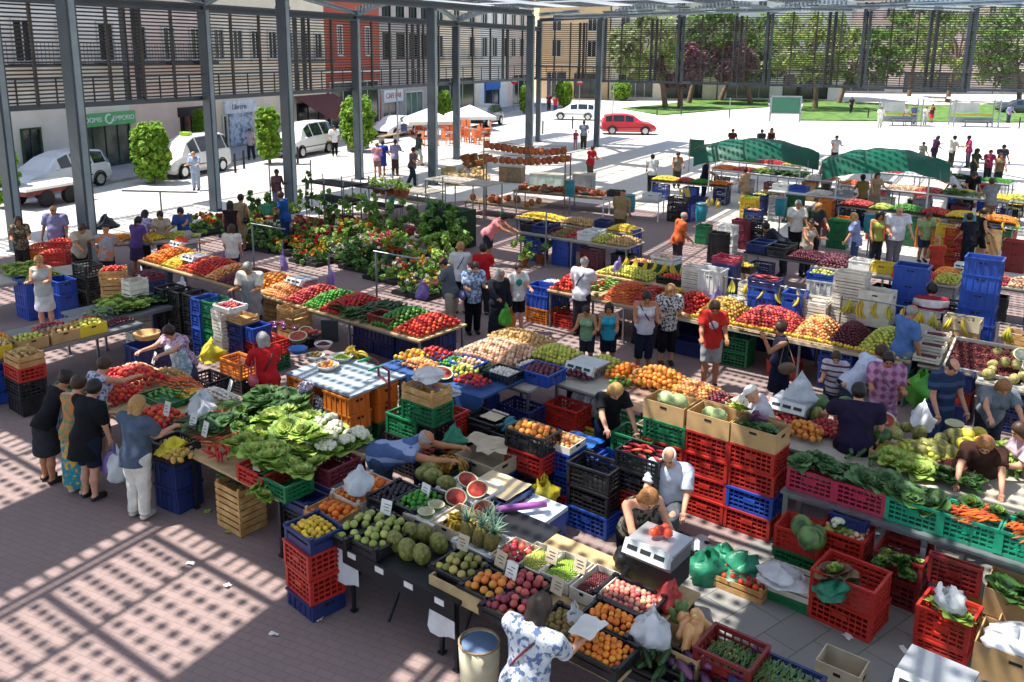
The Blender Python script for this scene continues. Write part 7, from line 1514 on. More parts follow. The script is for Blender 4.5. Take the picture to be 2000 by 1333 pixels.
o=empty('plant_rack',G(860,486),RZ,'dense rack of glossy green plants beneath the tall table','plant rack'); MB().box((0,.5,.6),(1.3,.9,1.15)).build('rack_back',mat('dark_green_net','#14301c',.9,.1,9),o); leaves((0,.1,.72),(.75,.5,.62),1500,.1,FL[1],'foliage',o,'cyl',99); leaves((0,-.1,.75),(.75,.45,.6),500,.1,FL[0],'bright_foliage',o,'cyl',98)
for i,(x,y,z,m_,l) in enumerate(((713,372,1.35,BGN,'green bag tied at the left end of the white shelf'),(765,378,1.35,BGN,'green bag tied at the right end of the white shelf'),(838,382,1.5,BTEAL,'pale green bag on the tall table edge'),(983,408,1.4,BGN,'bright green cylinder bag beside the pink shirted man'),(552,490,.8,BP,'lilac bag roll on a post by the salmon flowers'),(645,520,.8,BP,'lilac bag roll on a post by the green tray'))): bag(G(x,y,z),m_,l,.22,.42,True,110+i,d=.1)
for i,(x,y,h) in enumerate(((553,525,.8),(644,560,.9),(498,545,1.5),(737,620,1.55),(1065,520,1.6),(1008,440,1.3))):
    o=empty('slim_post',G(x,y),0,('slim post with a lilac bag roll by the salmon flowers','slim post with a lilac bag roll at the aisle','slim steel post rising from the long row','slim steel post with crossbar over the cucumbers','slim steel post beside the glossy plant','slim steel post at the green cylinder bag')[i],'post'); MB().tube([(0,0,0),(0,0,h)],.025,6).build('rod',STEEL,o); MB().box((0,0,.01),(.2,.2,.02)).build('base_plate',STEEL,o)
    if i in (2,3): MB().tube([(-.05,0,h),(1.0,-.5,h-.05)],.018,6).build('crossbar',STEEL,o)
o=empty('metal_frame',G(530,415),rad(20),'tall metal frame behind the blue shirted man','frame')
for u in (0,1.5): MB().tube([(u,0,0),(u,0,1.9)],.03,6).build('upright',STEEL,o)
MB().tube([(0,0,1.75),(1.5,0,1.75)],.03,6).build('top_bar',STEEL,o)
o=empty('market_rail',G(320,470),rad(20),'bare steel rail on a post behind the lilac dressed women','rail'); MB().tube([(0,0,0),(0,0,1.55)],.03,6).build('post',STEEL,o); MB().tube([(-1.1,.1,1.62),(1.1,-.1,1.5)],.03,6).build('bar',STEEL,o)
# ---------------------------------------------------------------- green awnings
AWG=mat('green_awning_fabric','#0a5540',.35,.12,2,bump=.3,bscale=6,trans=.12); AWO=mat('orange_awning_edge','#c8924a',.6,.12,4)
def awning(pl,pr,zl,zm,D,lab):
    A_=G(pl[0],pl[1],zl);B_=G(pr[0],pr[1],zl); d=(B_-A_); d.z=0; L=d.length; d/=L; o=empty('awning',A_,math.atan2(d.y,d.x),lab,'awning'); n=22;rows=[];edge=[]
    for i in range(n+1):
        u=i/n; zc=zm*4*u*(1-u); row_=[]; w_=D*(.12+.88*math.sin(math.pi*min(1,u*1.02+.0))**.7)
        for j in range(9):
            v=j/8; row_.append((L*u,(v-.3)*w_,zc+.34*(1-(2*v-1)**2)-.4*(1-v)**2+.035*math.sin(13*u+2.2*j)+.02*math.sin(31*u+j)))
        rows.append(row_); q=row_[-1]; edge.append([(q[0],q[1]-.01,q[2]),(q[0],q[1]+.1,q[2]+.03)]); r2=row_[6]; edge[-1]=[(r2[0],r2[1],r2[2]+.015),(q[0],q[1]+.02,q[2]+.02)]
    MB().grid(rows,0,True,.015).build('canopy',AWG,o); MB().grid(edge,0,True,.012).build('edge_band',AWO,o)
    for i in (3,n-3): q=rows[i][4]; MB().tube([(q[0],q[1],-zl),(q[0],q[1],q[2])],.03,6).build('pole',WT,o)
    for i in (2,n//2,n-2): MB().tube([Vector(p_)-UP*.03 for p_ in rows[i]],.015,5).build('rib',STEEL,o)
awning((1355,305),(1600,312),2.0,.42,1.7,'arched green awning with an orange edge over the first white counter'); awning((1606,330),(1856,334),2.0,.42,1.7,'arched green awning with an orange edge over the second white counter')
o=empty('hanging_tarpaulin',G(1345,335),RZ,'dark green awning side panel hanging at the left end','tarpaulin'); MB().box((.35,0,1.2),(.8,.03,.9)).build('canopy_panel',AWG,o); 
for u in(0,.75): MB().tube([(u,0,0),(u,0,1.7)],.025,6).build('pole',STEEL,o)
# ---------------------------------------------------------------- street furniture
o=empty('billboard',G(1532,238),rad(-3),'green framed billboard standing at the edge of the lawn','billboard'); k=G(1532,238).y/1720; MB().box((0,0,1.45),(1.9,.12,1.35)).build('panel',mat('green_billboard_panel','#2f6a52',.4,.06,2),o)
mb=MB(); mb.box((0,-.0,2.2),(2.1,.2,.12)); mb.box((0,0,.72),(2.1,.2,.1)); mb.box((-1.0,0,1.1),(.1,.2,2.2)); mb.box((1.0,0,1.1),(.1,.2,2.2)); mb.build('frame',STEEL,o)
o.scale=(1.3,1,1.0)
def shelter(px,py,L,lab):
    o=empty('bus_shelter',G(px,py),rad(-6),lab,'bus shelter'); 
    for u in (0,L): 
        for v in (0,1.2): MB().box((u,v,1.15),(.1,.1,2.3)).build('post',STEEL,o)
    MB().box((L/2,.6,2.36),(L+.6,1.7,.14)).build('roof',WHITE,o); MB().box((L*.35,1.2,1.55),(L*.62,.04,.8)).build('timetable_panel',mat('grey_notice_panel','#9fa8a8',.4,.08,3),o); MB().box((L/2,1.19,.95),(L-.1,.05,.16)).build('yellow_band',mat('yellow_band','#b59f3a',.5,.08,4),o)
    MB().box((L/2,1.2,.5),(L-.1,.04,.5)).build('lower_panel',mat('grey_lower_panel','#848a8c',.5,.1,4),o); MB().box((L*.6,.8,.48),(L*.6,.35,.06)).build('bench',STEEL,o)
    for u in (.35,.85): MB().box((L*u,.8,.23),(.06,.3,.46)).build('bench_leg',STEEL,o)
shelter(1722,246,3.2,'bus shelter with people waiting beside the lawn'); shelter(1862,248,3.6,'empty bus shelter with a pale notice panel')
WPAR=mat('white_parasol_canvas','#e0ded6',.8,.04,5,trans=.2)
for i,(x,y,tx,ty,s_) in enumerate(((836,268,850,212,1.7),(918,254,922,205,1.7))):
    p=G(x,y); h=ZA(tx,ty,p.y); o=empty('parasol',p,.3,('white parasol nearest the saloon taxi','white parasol in front of the dark car')[i],'parasol'); n=8; mb=MB(); top=(0,0,h); r_=[(math.cos(2*math.pi*(k+.5)/4)*s_*1.35,math.sin(2*math.pi*(k+.5)/4)*s_*1.35,h-.8) for k in range(4)]; mb.add([top]+r_,[(0,1+k,1+(k+1)%4) for k in range(4)]); 
    for k in range(4): a_,c_=r_[k],r_[(k+1)%4]; mb.add([a_,c_,(c_[0],c_[1],c_[2]-.22),(a_[0],a_[1],a_[2]-.22)],[(0,1,2,3)])
    mb.build('canopy',WPAR,o); MB().tube([(0,0,0),(0,0,h)],.05,8).build('pole',WHITE,o); MB().box((0,0,.05),(.6,.6,.1)).build('base',STEEL,o)
    for k in range(4): MB().tube([(0,0,h-.1),(r_[k][0]*.98,r_[k][1]*.98,h-.82)],.02,5).build('rib',STEEL,o)
OCH=mat('orange_terrace_plastic','#d06a3a',.5,.1,5)
def chair(p,rz):
    o=empty('terrace_chair',p,rz,'orange plastic terrace chair by the white parasols','chair','orange terrace chairs'); MB().box((0,0,.44),(.42,.42,.035)).build('seat',OCH,o); MB().box((0,.2,.68),(.42,.04,.42)).build('backrest',OCH,o)
    for i in (-1,1):
        for j in (-1,1): MB().box((i*.18,j*.18,.215),(.035,.035,.43)).build('leg',OCH,o)
    return o
ch=None
for i in range(38):
    p=G(U(826,958),U(258,288)) if i>4 else G(806+7*i,266); 
    if ch is None: ch=chair(p,U(0,6))
    else: c=copy_tree(ch); c.location=p; c.rotation_euler=(0,0,U(0,6))
for i in range(6): 
    o=empty('terrace_table',G(835+22*i,268+6*(i%3)),0,'round terrace table among the orange chairs','table','terrace tables'); MB().lathe([(.4,.7),(.4,.73)],16).build('table_top',STEEL,o); MB().tube([(0,0,0),(0,0,.7)],.04,8).build('leg',STEEL,o)
BOL=MB().tube([(0,0,0),(0,0,.85)],.06,8).tube([(0,0,.85),(0,0,.95)],[.075,.03],8)
for i,(x,y) in enumerate(((477,330),(582,322),(460,338),(1118,252),(1283,226),(1424,232),(1695,232),(1990,252),(1330,228),(1200,262),(1060,262))): o=BOL.build('bollard',BLACKM,None,G(x,y),0,'dark iron bollard at the edge of the square','bollard','iron bollards')
def pole(px,py,h,lab,sign=None):
    o=empty('sign_pole',G(px,py),0,lab,'pole'); MB().tube([(0,0,0),(0,0,h)],.05,8).build('post',STEEL,o)
    if sign: 
        MB().tube([(0,-.06,h-.3),(0,-.1,h-.3)],.36,18).build('sign_disc',mat('red_sign','#b8232b',.4,.04,5),o); MB().box((0,-.11,h-.3),(.46,.02,.12)).build('sign_bar',WHITE,o)
pole(1196,243,4.2,'tall grey pole beside the red car'); pole(1131,210,3.0,'no entry sign pole in front of the blue shop',1); pole(1004,215,3.2,'no entry sign pole beside the white house',1); pole(777,285,3.6,'slim grey pole in front of the saloon taxi'); pole(1424,232,1.9,'short post at the lawn kerb')
TB=mat('teal_litter_bin','#14747c',.45,.1,6)
for i,(x,y,l) in enumerate(((1228,455,'teal litter bag on a post behind the khaki shirted shopper'),(1366,475,'teal litter bag on a post at the striped light'),(1693,500,'teal litter bag beside the curly haired woman'),(1112,420,'teal litter bag on a post near the white legged table'),(1520,462,'teal litter bag beside the yellow shirted man'),(1885,500,'teal litter bag beside the dark dressed shopper'))):
    o=empty('litter_bin',G(x,y),0,l,'litter bin'); MB().tube([(0,0,0),(0,0,1.3)],.025,6).build('post',STEEL,o); MB().lathe([(.16,.72),(.19,1.0),(.17,1.28),(.12,1.3)],10).build('bag_body',TB,o); MB().tube([(.18*math.cos(a*.5),.18*math.sin(a*.5),1.29) for a in range(13)],.015,5).build('rim',STEEL,o)
o=empty('notice_board',G(620,262),SD,'street kerb planter','planter') if 0 else None
for i,(x,y,L_) in enumerate(((700,292,2.4),(760,278,2.6))): o=empty('bench',G(x,y),SD,('brown street bench beside the column tree','brown street bench in front of the saloon taxi')[i],'bench'); MB().box((0,0,.45),(L_,.45,.06)).build('seat',WOODD,o); [MB().box((u*L_*.4,0,.22),(.1,.4,.44)).build('leg',STEEL,o) for u in (-1,1)]
# scraps on the paving
for i,(x,y,m_,l) in enumerate(((626,1208,PAPER,'crumpled paper scrap below the blue base crate'),(488,1015,LG,'leaf scrap beside the lettuce stall'),(446,1040,LG,'lettuce leaf scrap on the red paving'),(405,1000,LG,'torn leaf beside the white trousers'),(445,1145,PAPER,'small white scrap on the lattice light'),(372,1102,PAPER,'white scrap on the panel of light'),(535,1240,PAPER,'tiny white scrap on the shaded paving'),(1765,1270,PAPER,'white scrap by the big scale'),(1712,1045,PAPER,'white scrap under the steel table'),(1895,1080,PAPER,'white paper under the steel table'),(470,985,LG,'green leaf scrap at the wooden crate'),(1655,1245,PAPER,'little white scrap before the red crates'))): sheet(G(x,y,.002),U(.06,.14),U(.04,.08),m_,l,U(0,6),'scrap',3,.03,'litter_scrap')

# goods heaped between the far aisles
rq=random.Random(12); cols_=['blue','navy','red','green','black','white','orange','dark red','cardboard','grey','yellow','maroon']; PLC=['beside the first white counter','behind the glass counter','near the far dark table','in front of the second white counter','at the right end counter','beyond the teal litter bags','before the plum table']
used=set()
for i in range(46):
    x,y=rq.uniform(1440,1990),rq.uniform(352,452); c=cols_[i%12]; pc=PLC[0 if x<1520 and y<390 else 1 if x<1640 and y<400 else 4 if x>1860 and y<410 else 3 if y<400 else 2 if y<425 else 5 if x>1600 else 6]; n=rq.choice((1,2,2,3)); fk=rq.choice(('tomato','lemon','green_apple','nectarine','onion','lime','apricot')); key=(c,pc,fk)
    if key in used: continue
    used.add(key); its=[('carton' if c=='cardboard' else rq.choice(('vent','solid')),c)]*(n-1)+[('tray',c,.18)]; q=GT(x,y,its); z=stack(q,its,f"of {fk.replace('_',' ')} {pc}",rad(-38)+rq.uniform(-.1,.1),.58,.42); heap(fk,q,.5,.34,z-.08,.06,f"{fk.replace('_',' ')} in the {c} tray {pc}",f"{fk} {c} {pc}",RZ)

# second rank of goods behind the middle fruit table
u=.3
for i in range(19):
    c=('black','white','navy','green','white wooden','red','blue','cardboard','black','orange')[i%10]; v=(1.35,1.75,2.15)[i%3]; n=(2,3,2,4)[i%4]; st='wood' if 'wood' in c else 'carton' if c=='cardboard' else ('vent','solid')[i%2]
    k=('lemon','apricot','tomato','onion','green_apple','nectarine','kiwi')[i%7]; pl_=f"of {k.replace('_',' ')} {('behind the raised apples','behind the printed boxes','behind the pears','behind the tall slats','beside the banana rail','beyond the yellow apples')[min(5,i//3)]}, {('near','middle','back')[i%3]} rank"
    q=DD(u,v); z=stack(q,[(st,c)]*n+[('tray',('white','black','blue')[i%3],.16)],pl_,RZ+U(-.1,.1),.56,.42); heap(k,q,.48,.34,z-.07,.06,k.replace('_',' ')+' '+pl_[3:],k+pl_,RZ); u+=.42
# ================================================================ PEOPLE IN THE MARKET
pp=person; FW=(35,6,55); DN=(6,6,15); RE_=(70,4,20); HOLD=(20,5,80)
def S_(n,c,c2,p,s=1): return (c,c2,p,s)
# shoppers at the lettuce and tomato row
pp(128,730,55,'tanned person in a black strappy top with sunglasses on dark hair, bending at the tomatoes',1.64,('tank','#16161a'),('skirt','#2a2c30'),('bun','darkbrown'),'t',32,18,(30,10,20),(45,8,25))
o,h=pp(152,737,70,'person in a long teal and orange print dress with a navy handbag on the arm',1.66,('tank',('#6f7f5a','#c0703a','floral',.7)),('long skirt',('#2f7f8c','#c79a3c','floral',.5)),('short','brown'),'f',10,15,(25,12,70),(30,6,40),stout=1.08,shoes=SHOEW,extra=[('handbag','#1f2c44',-1,.12)])
o,h=pp(182,747,62,'person in a black tee and dark shorts carrying two plastic bags',1.66,('tunic','#16171b'),('shorts','#1c2438'),('short','black'),'f',12,20,FW,(8,4,4),stout=1.25,shoes=SOLE)
bag(h[1]+UP*.06,BP,'lilac plastic bag hanging from the hand of the black shirted person',.3,.34,True,201); bag(h[1]+UP*.05+Vector((.1,-.08,0)),BW,'white plastic bag hanging from the hand of the black shirted person',.34,.4,True,202)
pp(202,702,58,'grey haired person in a blue and white top and black floral skirt at the tomatoes',1.6,('sleeveless',S_('','#b9bcc4','#3a4a86','floral')),('skirt',S_('','#17171a','#b9b4b0','floral',.8)),('short','brown'),'f',15,20,FW,RE_,stout=1.1)
o,h=pp(268,777,66,'blonde person seen from behind in a slate blue tunic and white trousers',1.64,('shirt','#4a5668'),('trousers','#d2cdc4'),('bob','blond'),'f',6,12,(25,8,60),(35,6,60),stout=1.2,shoes=SHOEW)
bag(h[0]+Vector((-.05,-.12,-.02)),BLIME,'bright green shopping bag on the arm of the white trousered person',.3,.5,True,203,d=.1)
pp(330,640,-118,'seller in a pink floral blouse and pale blue apron behind the peppers',1.62,('blouse',S_('','#b9a5b8','#8d5a7a','floral')),('skirt','#3f4a5a'),('short','darkbrown'),'f',20,25,RE_,RE_,stout=1.15,extra=[('apron',('#9fc0cc','#dfe6ea','floral'))])
pp(75,502,-75,'blonde seller in a pale grey dress holding both hands before her',1.66,('sleeveless','#a9aca8'),('skirt','#c2c4c6'),('short','blond'),'f',4,14,(30,2,75),(30,2,75))
pp(103,403,-88,'broad grey haired man in a lilac short sleeved shirt facing the camera',1.76,('shirt','#7d7b9c'),('trousers','#2a2c33'),('thin','grey'),'t',2,8,(8,14,15),(8,14,15),stout=1.28)
pp(160,440,-40,'seller in a beige polo leaning over a crate beside the grey column',1.74,('polo','#b3a58e'),('trousers','#23262e'),('short','brown'),'t',22,20,(30,6,30),(45,4,30)); pp(206,440,95,'person in a grey tee and dark cap seen from behind at the column table',1.7,('tee',S_('','#8d9096','#b06a4a','floral',.3)),('trousers','#2b2f38'),('cap','black'),'t',8,10,FW,FW)
pp(35,425,-60,'person in a mottled dark top behind the leaf heap at the edge column',1.62,('blouse',S_('','#3a3a34','#8a7a5a','floral')),('trousers','#2a2a2a'),('bob','brown'),'t',10,10,FW,FW)
pp(283,412,80,'person in a lilac blouse with long dark hair at the orange heap',1.62,('blouse',S_('','#8a78a8','#c6b9d4','floral')),('trousers','#2c2c3a'),('long','black'),'t',14,10); pp(312,415,-80,'person in a beige top with a black belt bag behind the fruit',1.62,('tee','#a89a86'),('trousers','#4a4640'),('short','darkbrown'),'t',10,15,FW,FW); pp(352,408,-85,'person in a blue shirt at the aisle end of the fruit row',1.68,('shirt','#39508c'),('trousers','#23283a'),('short','black'),'t',16,15,RE_,FW)
pp(367,455,35,'person in an orange shirt bending over the lemons',1.66,('tee','#c8492a'),('trousers','#3a4a5c'),('short','grey'),'f',58,10,(70,4,10),(80,4,10),stout=1.15); pp(270,425,70,'person in a purple top next to the lilac blouse',1.58,('tee','#5a3f78'),('skirt','#3a3050'),('tail','darkbrown'),'t',12,10)
pp(449,394,100,'dark haired woman in a black top standing beside the brown vest woman',1.66,('tank','#2a1c22'),('trousers','#3a3034'),('long','black'),'t',4,8); pp(470,381,75,'woman in a brown vest with a black bag at the flower stall entrance',1.7,('tank','#8f7a5e'),('skirt','#8a7a5c'),('bun','darkbrown'),'t',4,8,(20,14,50),DN,extra=[('handbag','#1a1614',1,-.1)])
o,h=pp(452,440,92,'person in a white top and jeans holding a long lilac bag in the aisle',1.6,('tee','#c9c4bb'),('jeans','#22304c'),('bob','brown'),'f',4,8,(10,8,40),DN); bag(h[0]+UP*.1,BP,'long lilac bag in the hand of the person in jeans',.28,.6,True,205)
o,h=pp(547,376,175,'man in a blue shirt and navy trousers carrying a green pot among the shrubs',1.74,('tee','#1d4a8c'),('trousers','#1c2c58'),('short','brown'),'t',6,14,HOLD,HOLD); MB().lathe([(.12,0),(.2,.3),(.16,.28)],12).build('pot',BGN,None,h[0]+UP*-.15,0,'green pot held by the blue shirted man','pot')
pp(540,332,-60,'thin person in a pinkish top leaning on the tall metal frame',1.62,('tank','#6a4a50'),('jeans','#7a86a0'),('short','black'),'d',4,5,(20,10,90),DN)
pp(483,516,-95,'grey haired seller in a cream shirt and grey apron looking at a paper',1.72,('shirt','#c6c1b0'),('trousers','#33343a'),('short','grey'),'t',10,22,(30,3,70),(30,3,70),stout=1.18,extra=[('apron','#8d8f90')])
pp(512,652,128,'grey haired person in a red tee and black trousers at the bowls table',1.62,('tunic','#b21f24'),('trousers','#17171b'),('bob','grey'),'f',8,12,FW,(25,6,50),stout=1.12,extra=[('strap','#1a1a1c'),('handbag','#b5485a',-1,-.1)])
# shoppers in the central crossing
o,h=pp(866,506,170,'older man in a slate grey polo holding a lilac bundle at the plants',1.68,('polo','#5c6068'),('trousers','#a59a86'),('thin','darkbrown'),'t',10,18,(40,6,50),(30,6,50),stout=1.15); bag(h[0]+UP*.1,BP,'lilac bundle of wrapped flowers held by the grey polo man',.3,.34,True,206)
pp(899,474,95,'woman in a white and black top and short black skirt seen from behind',1.68,('tee','#c9c7c6'),('short skirt','#141418'),('bun','blond'),'f',3,6,DN,(18,10,70),extra=[('strap','#15151a')]); pp(944,478,85,'person in a bright red tee with short hair seen from behind',1.66,('tee','#b51a22'),('trousers','#2a2a30'),('short','darkbrown'),'f',3,8,DN,FW,extra=[('strap','#222226')])
pp(927,514,-70,'woman in a blue floral top with dark trousers and a lilac shoulder bag',1.64,('blouse',S_('','#5f7aa0','#c0c8d4','floral')),('trousers','#15151d'),('short','brown'),'f',6,20,HOLD,HOLD,stout=1.1,extra=[('handbag','#5a5480',1,.1)])
o,h=pp(977,528,-60,'woman in a headscarf and long dark dress holding an orange bag',1.62,('long','#1a1c26'),('long skirt','#23262e'),('scarf','grey'),'t',4,14,DN,FW,stout=1.1); bag(h[0],BOR,'orange plastic bag held by the woman in the headscarf',.26,.5,True,207); bag(h[1]+Vector((.12,0,-.05)),BLIME,'pale green bag beside the woman in the headscarf',.24,.36,True,208)
pp(1013,516,-75,'girl in a white top with a teal print and black shorts',1.56,('tee','#c6c4be'),('shorts','#15161a'),('tail','brown'),'f',2,12,FW,DN,extra=[('print','#1f7a72')]); pp(984,420,-20,'man in a pink tee and dark shorts bending over the plant table',1.72,('tee','#cf7f80'),('shorts','#242a34'),('short','black'),'t',42,18,(50,8,20),(55,6,20),stout=1.15)
pp(1142,503,55,'grey haired man in a white polo with a black strap at the carrots',1.74,('polo','#c3bfc4'),('trousers','#2a2a33'),('thin','grey'),'f',4,10,DN,FW,stout=1.1,extra=[('strap','#15151a')]); pp(1145,600,-110,'boy in a pale green tank top leaning at the onion table',1.36,('tank','#7aa07a'),('shorts','#26303c'),('short','darkbrown'),'t',10,22,(25,20,70),FW); pp(1190,594,-100,'girl in a turquoise tank top with long dark hair',1.42,('tank','#2f94a8'),('shorts','#1c1f2a'),('long','darkbrown'),'t',8,16,HOLD,HOLD)
pp(1264,573,-92,'woman in a white tank top with a dark strap and navy trousers',1.64,('tank','#c6c2c8'),('capri','#1d2236'),('bun','darkbrown'),'t',8,24,(25,4,75),(25,4,75),stout=1.12,extra=[('strap','#1a1a20')]); pp(1311,558,-85,'woman in a black and white print blouse wearing sunglasses',1.66,('blouse',S_('','#c2c2be','#1a1c1c','floral',1.2)),('capri','#15151a'),('bob','blond'),'f',6,14,HOLD,HOLD,stout=1.1,extra=[('handbag','#4a3830',1,.1)])
pp(1397,592,-98,'man in a red printed tee and pale shorts looking into a bag',1.74,('tee','#c22f2a'),('shorts','#9a9a98'),('short','brown'),'t',10,28,(20,6,55),(20,6,55),extra=[('print','#c9c4c2'),('strap','#4a2a24')]); pp(1524,630,178,'young woman in a navy dress standing in the aisle with a hand at her mouth',1.66,('sleevelessdress','#161a2e'),('dress skirt','#161a2e'),('bun','brown'),'t',2,6,(55,2,100),(-12,10,10),extra=[('handbag','#6a5544',-1,-.05)])
pp(1634,690,-115,'boy in a striped tee behind the pale watermelon',1.42,('tee',S_('','#b9b4bc','#5c2f44','stripe',.8)),('shorts','#343a46'),('short','brown'),'f',10,25,HOLD,HOLD); pp(1722,680,12,'man in a white shirt bending beside the pink dressed woman',1.72,('shirt','#b9c0d2'),('trousers','#3a4252'),('short','brown'),'t',45,15,(40,6,30),(50,6,20),stout=1.1)
pp(1737,692,-108,'woman in a pink plaid blouse with a grey strap',1.62,('tunic',S_('','#b98aa2','#8a4a78','plaid',.6)),('skirt',S_('','#a06a98','#c79ab4','plaid',.6)),('short','darkbrown'),'t',8,20,(30,4,70),(30,4,70),stout=1.2,extra=[('strap','#6a6a72')]); pp(1783,598,12,'older man in a blue shirt and grey shorts at the cherry trays',1.78,('shirt','#4f6fa4'),('shorts','#6d7c86'),('thin','grey'),'t',6,12,(25,6,50),(8,8,12),stout=1.15)
pp(1862,704,-75,'balding man in a navy patterned tee behind the melons',1.74,('tee',S_('','#24344f','#3a4c6a','stripe',.5)),('jeans','#2a3c68'),('thin','brown'),'f',6,22,(10,8,25),(10,8,25),stout=1.1); pp(1962,748,-100,'fair haired woman in a grey blouse bending over the melons',1.64,('blouse','#6f7880'),('trousers','#2c3038'),('bob','red'),'f',30,28,(50,6,10),(55,8,20),stout=1.1)
pp(1995,830,175,'person in a pale pink blouse at the right frame edge',1.6,('blouse',S_('','#b8aeb4','#c08a9a','floral')),('skirt','#5a5a62'),('bob','brown'),'f',20,15,FW,FW)
# sellers between the rows
pp(1679,752,72,'seller in a dark purple tee with short black hair seen from behind',1.74,('tee','#241c34'),('trousers','#17171c'),('short','black'),'f',10,12,(45,22,20),(15,12,30),stout=1.4); pp(1470,758,165,'old man in a white cap and pale grey shirt packing vegetables',1.7,('shirt','#b5b4bc'),('trousers','#23263a'),('cap','capwhite'),'f',20,25,(45,6,20),(30,6,30),stout=1.15); pp(1203,755,-78,'blonde seller in a black tee weighing fruit over the crates',1.66,('tee','#121317'),('jeans','#1d2a4c'),('bob','blond'),'f',22,32,(30,14,15),(45,6,25))
pp(1308,880,-112,'white haired seated man in a white shirt holding his knees',1.72,('shirt','#c2c8d4'),('trousers','#4d5258'),('thin','white'),'f',12,18,(30,8,35),(35,6,40),'sit',1.18); ob=G(1308,880,1.2); 
pp(1268,962,-72,'fair haired woman in a patterned grey top and white gloves at the near scale',1.62,('sleeveless',S_('','#6a6258','#2c2824','floral')),('trousers','#16171c'),('bob','red'),'f',24,32,(35,10,35),(45,4,30),stout=1.12,extra=[('gloves',)])
o,h=pp(1056,1170,54,'shopper at the bottom edge in a white shirt with blue flowers and a maroon strap',1.64,('shirt',S_('','#c4c8cc','#5a6c92','floral',.9)),('trousers','#2f3340'),('bob','darkbrown'),'f',16,20,(30,10,40),(40,4,50),stout=1.25,extra=[('strap','#6a2a34')])
sheet(h[1]+UP*.05,.22,.3,PAPER,'white carrier held by the shopper at the bottom edge',cat='bag',amp=.05)
o=empty('shopping_trolley',G(936,1352),.2,'cream round shopping trolley with a blue lining beside the bottom shopper','trolley'); MB().lathe([(.17,.0),(.19,.3),(.2,.55),(.188,.55),(.17,.3),(.15,.06),(0,.06)],18).build('bag_body',mat('cream_canvas','#b9b296',.9,.1,6),o); MB().lathe([(.186,.53),(.17,.35),(0,.33)],18).build('lining',mat('blue_lining','#5d7494',.9,.1,6),o); MB().tube([(.195*math.cos(a*.4),.195*math.sin(a*.4),.555) for a in range(17)],.012,5).build('rim',WOODD,o)
pp(832,846,-12,'man in a blue striped shirt bending low beside the hand truck',1.72,('shirt',S_('','#4a5f8a','#8a98b8','stripe',.5)),('trousers','#3c4c66'),('thin','grey'),'t',72,-10,(80,6,10),(85,4,10),stout=1.2); pp(1926,858,-118,'woman in a brown top and black skirt bending behind the carrots',1.64,('tee','#3d2620'),('skirt','#141418'),('bob','red'),'f',34,22,(45,6,10),(40,10,15),stout=1.12)
pp(1822,556,70,'man in a red and white striped polo seen under the hanging bananas',1.76,('polo',S_('','#c9c2c2','#8a2434','stripe',.45)),('trousers','#2c2c34'),('short','black'),'t',10,10,FW,FW,stout=1.2)
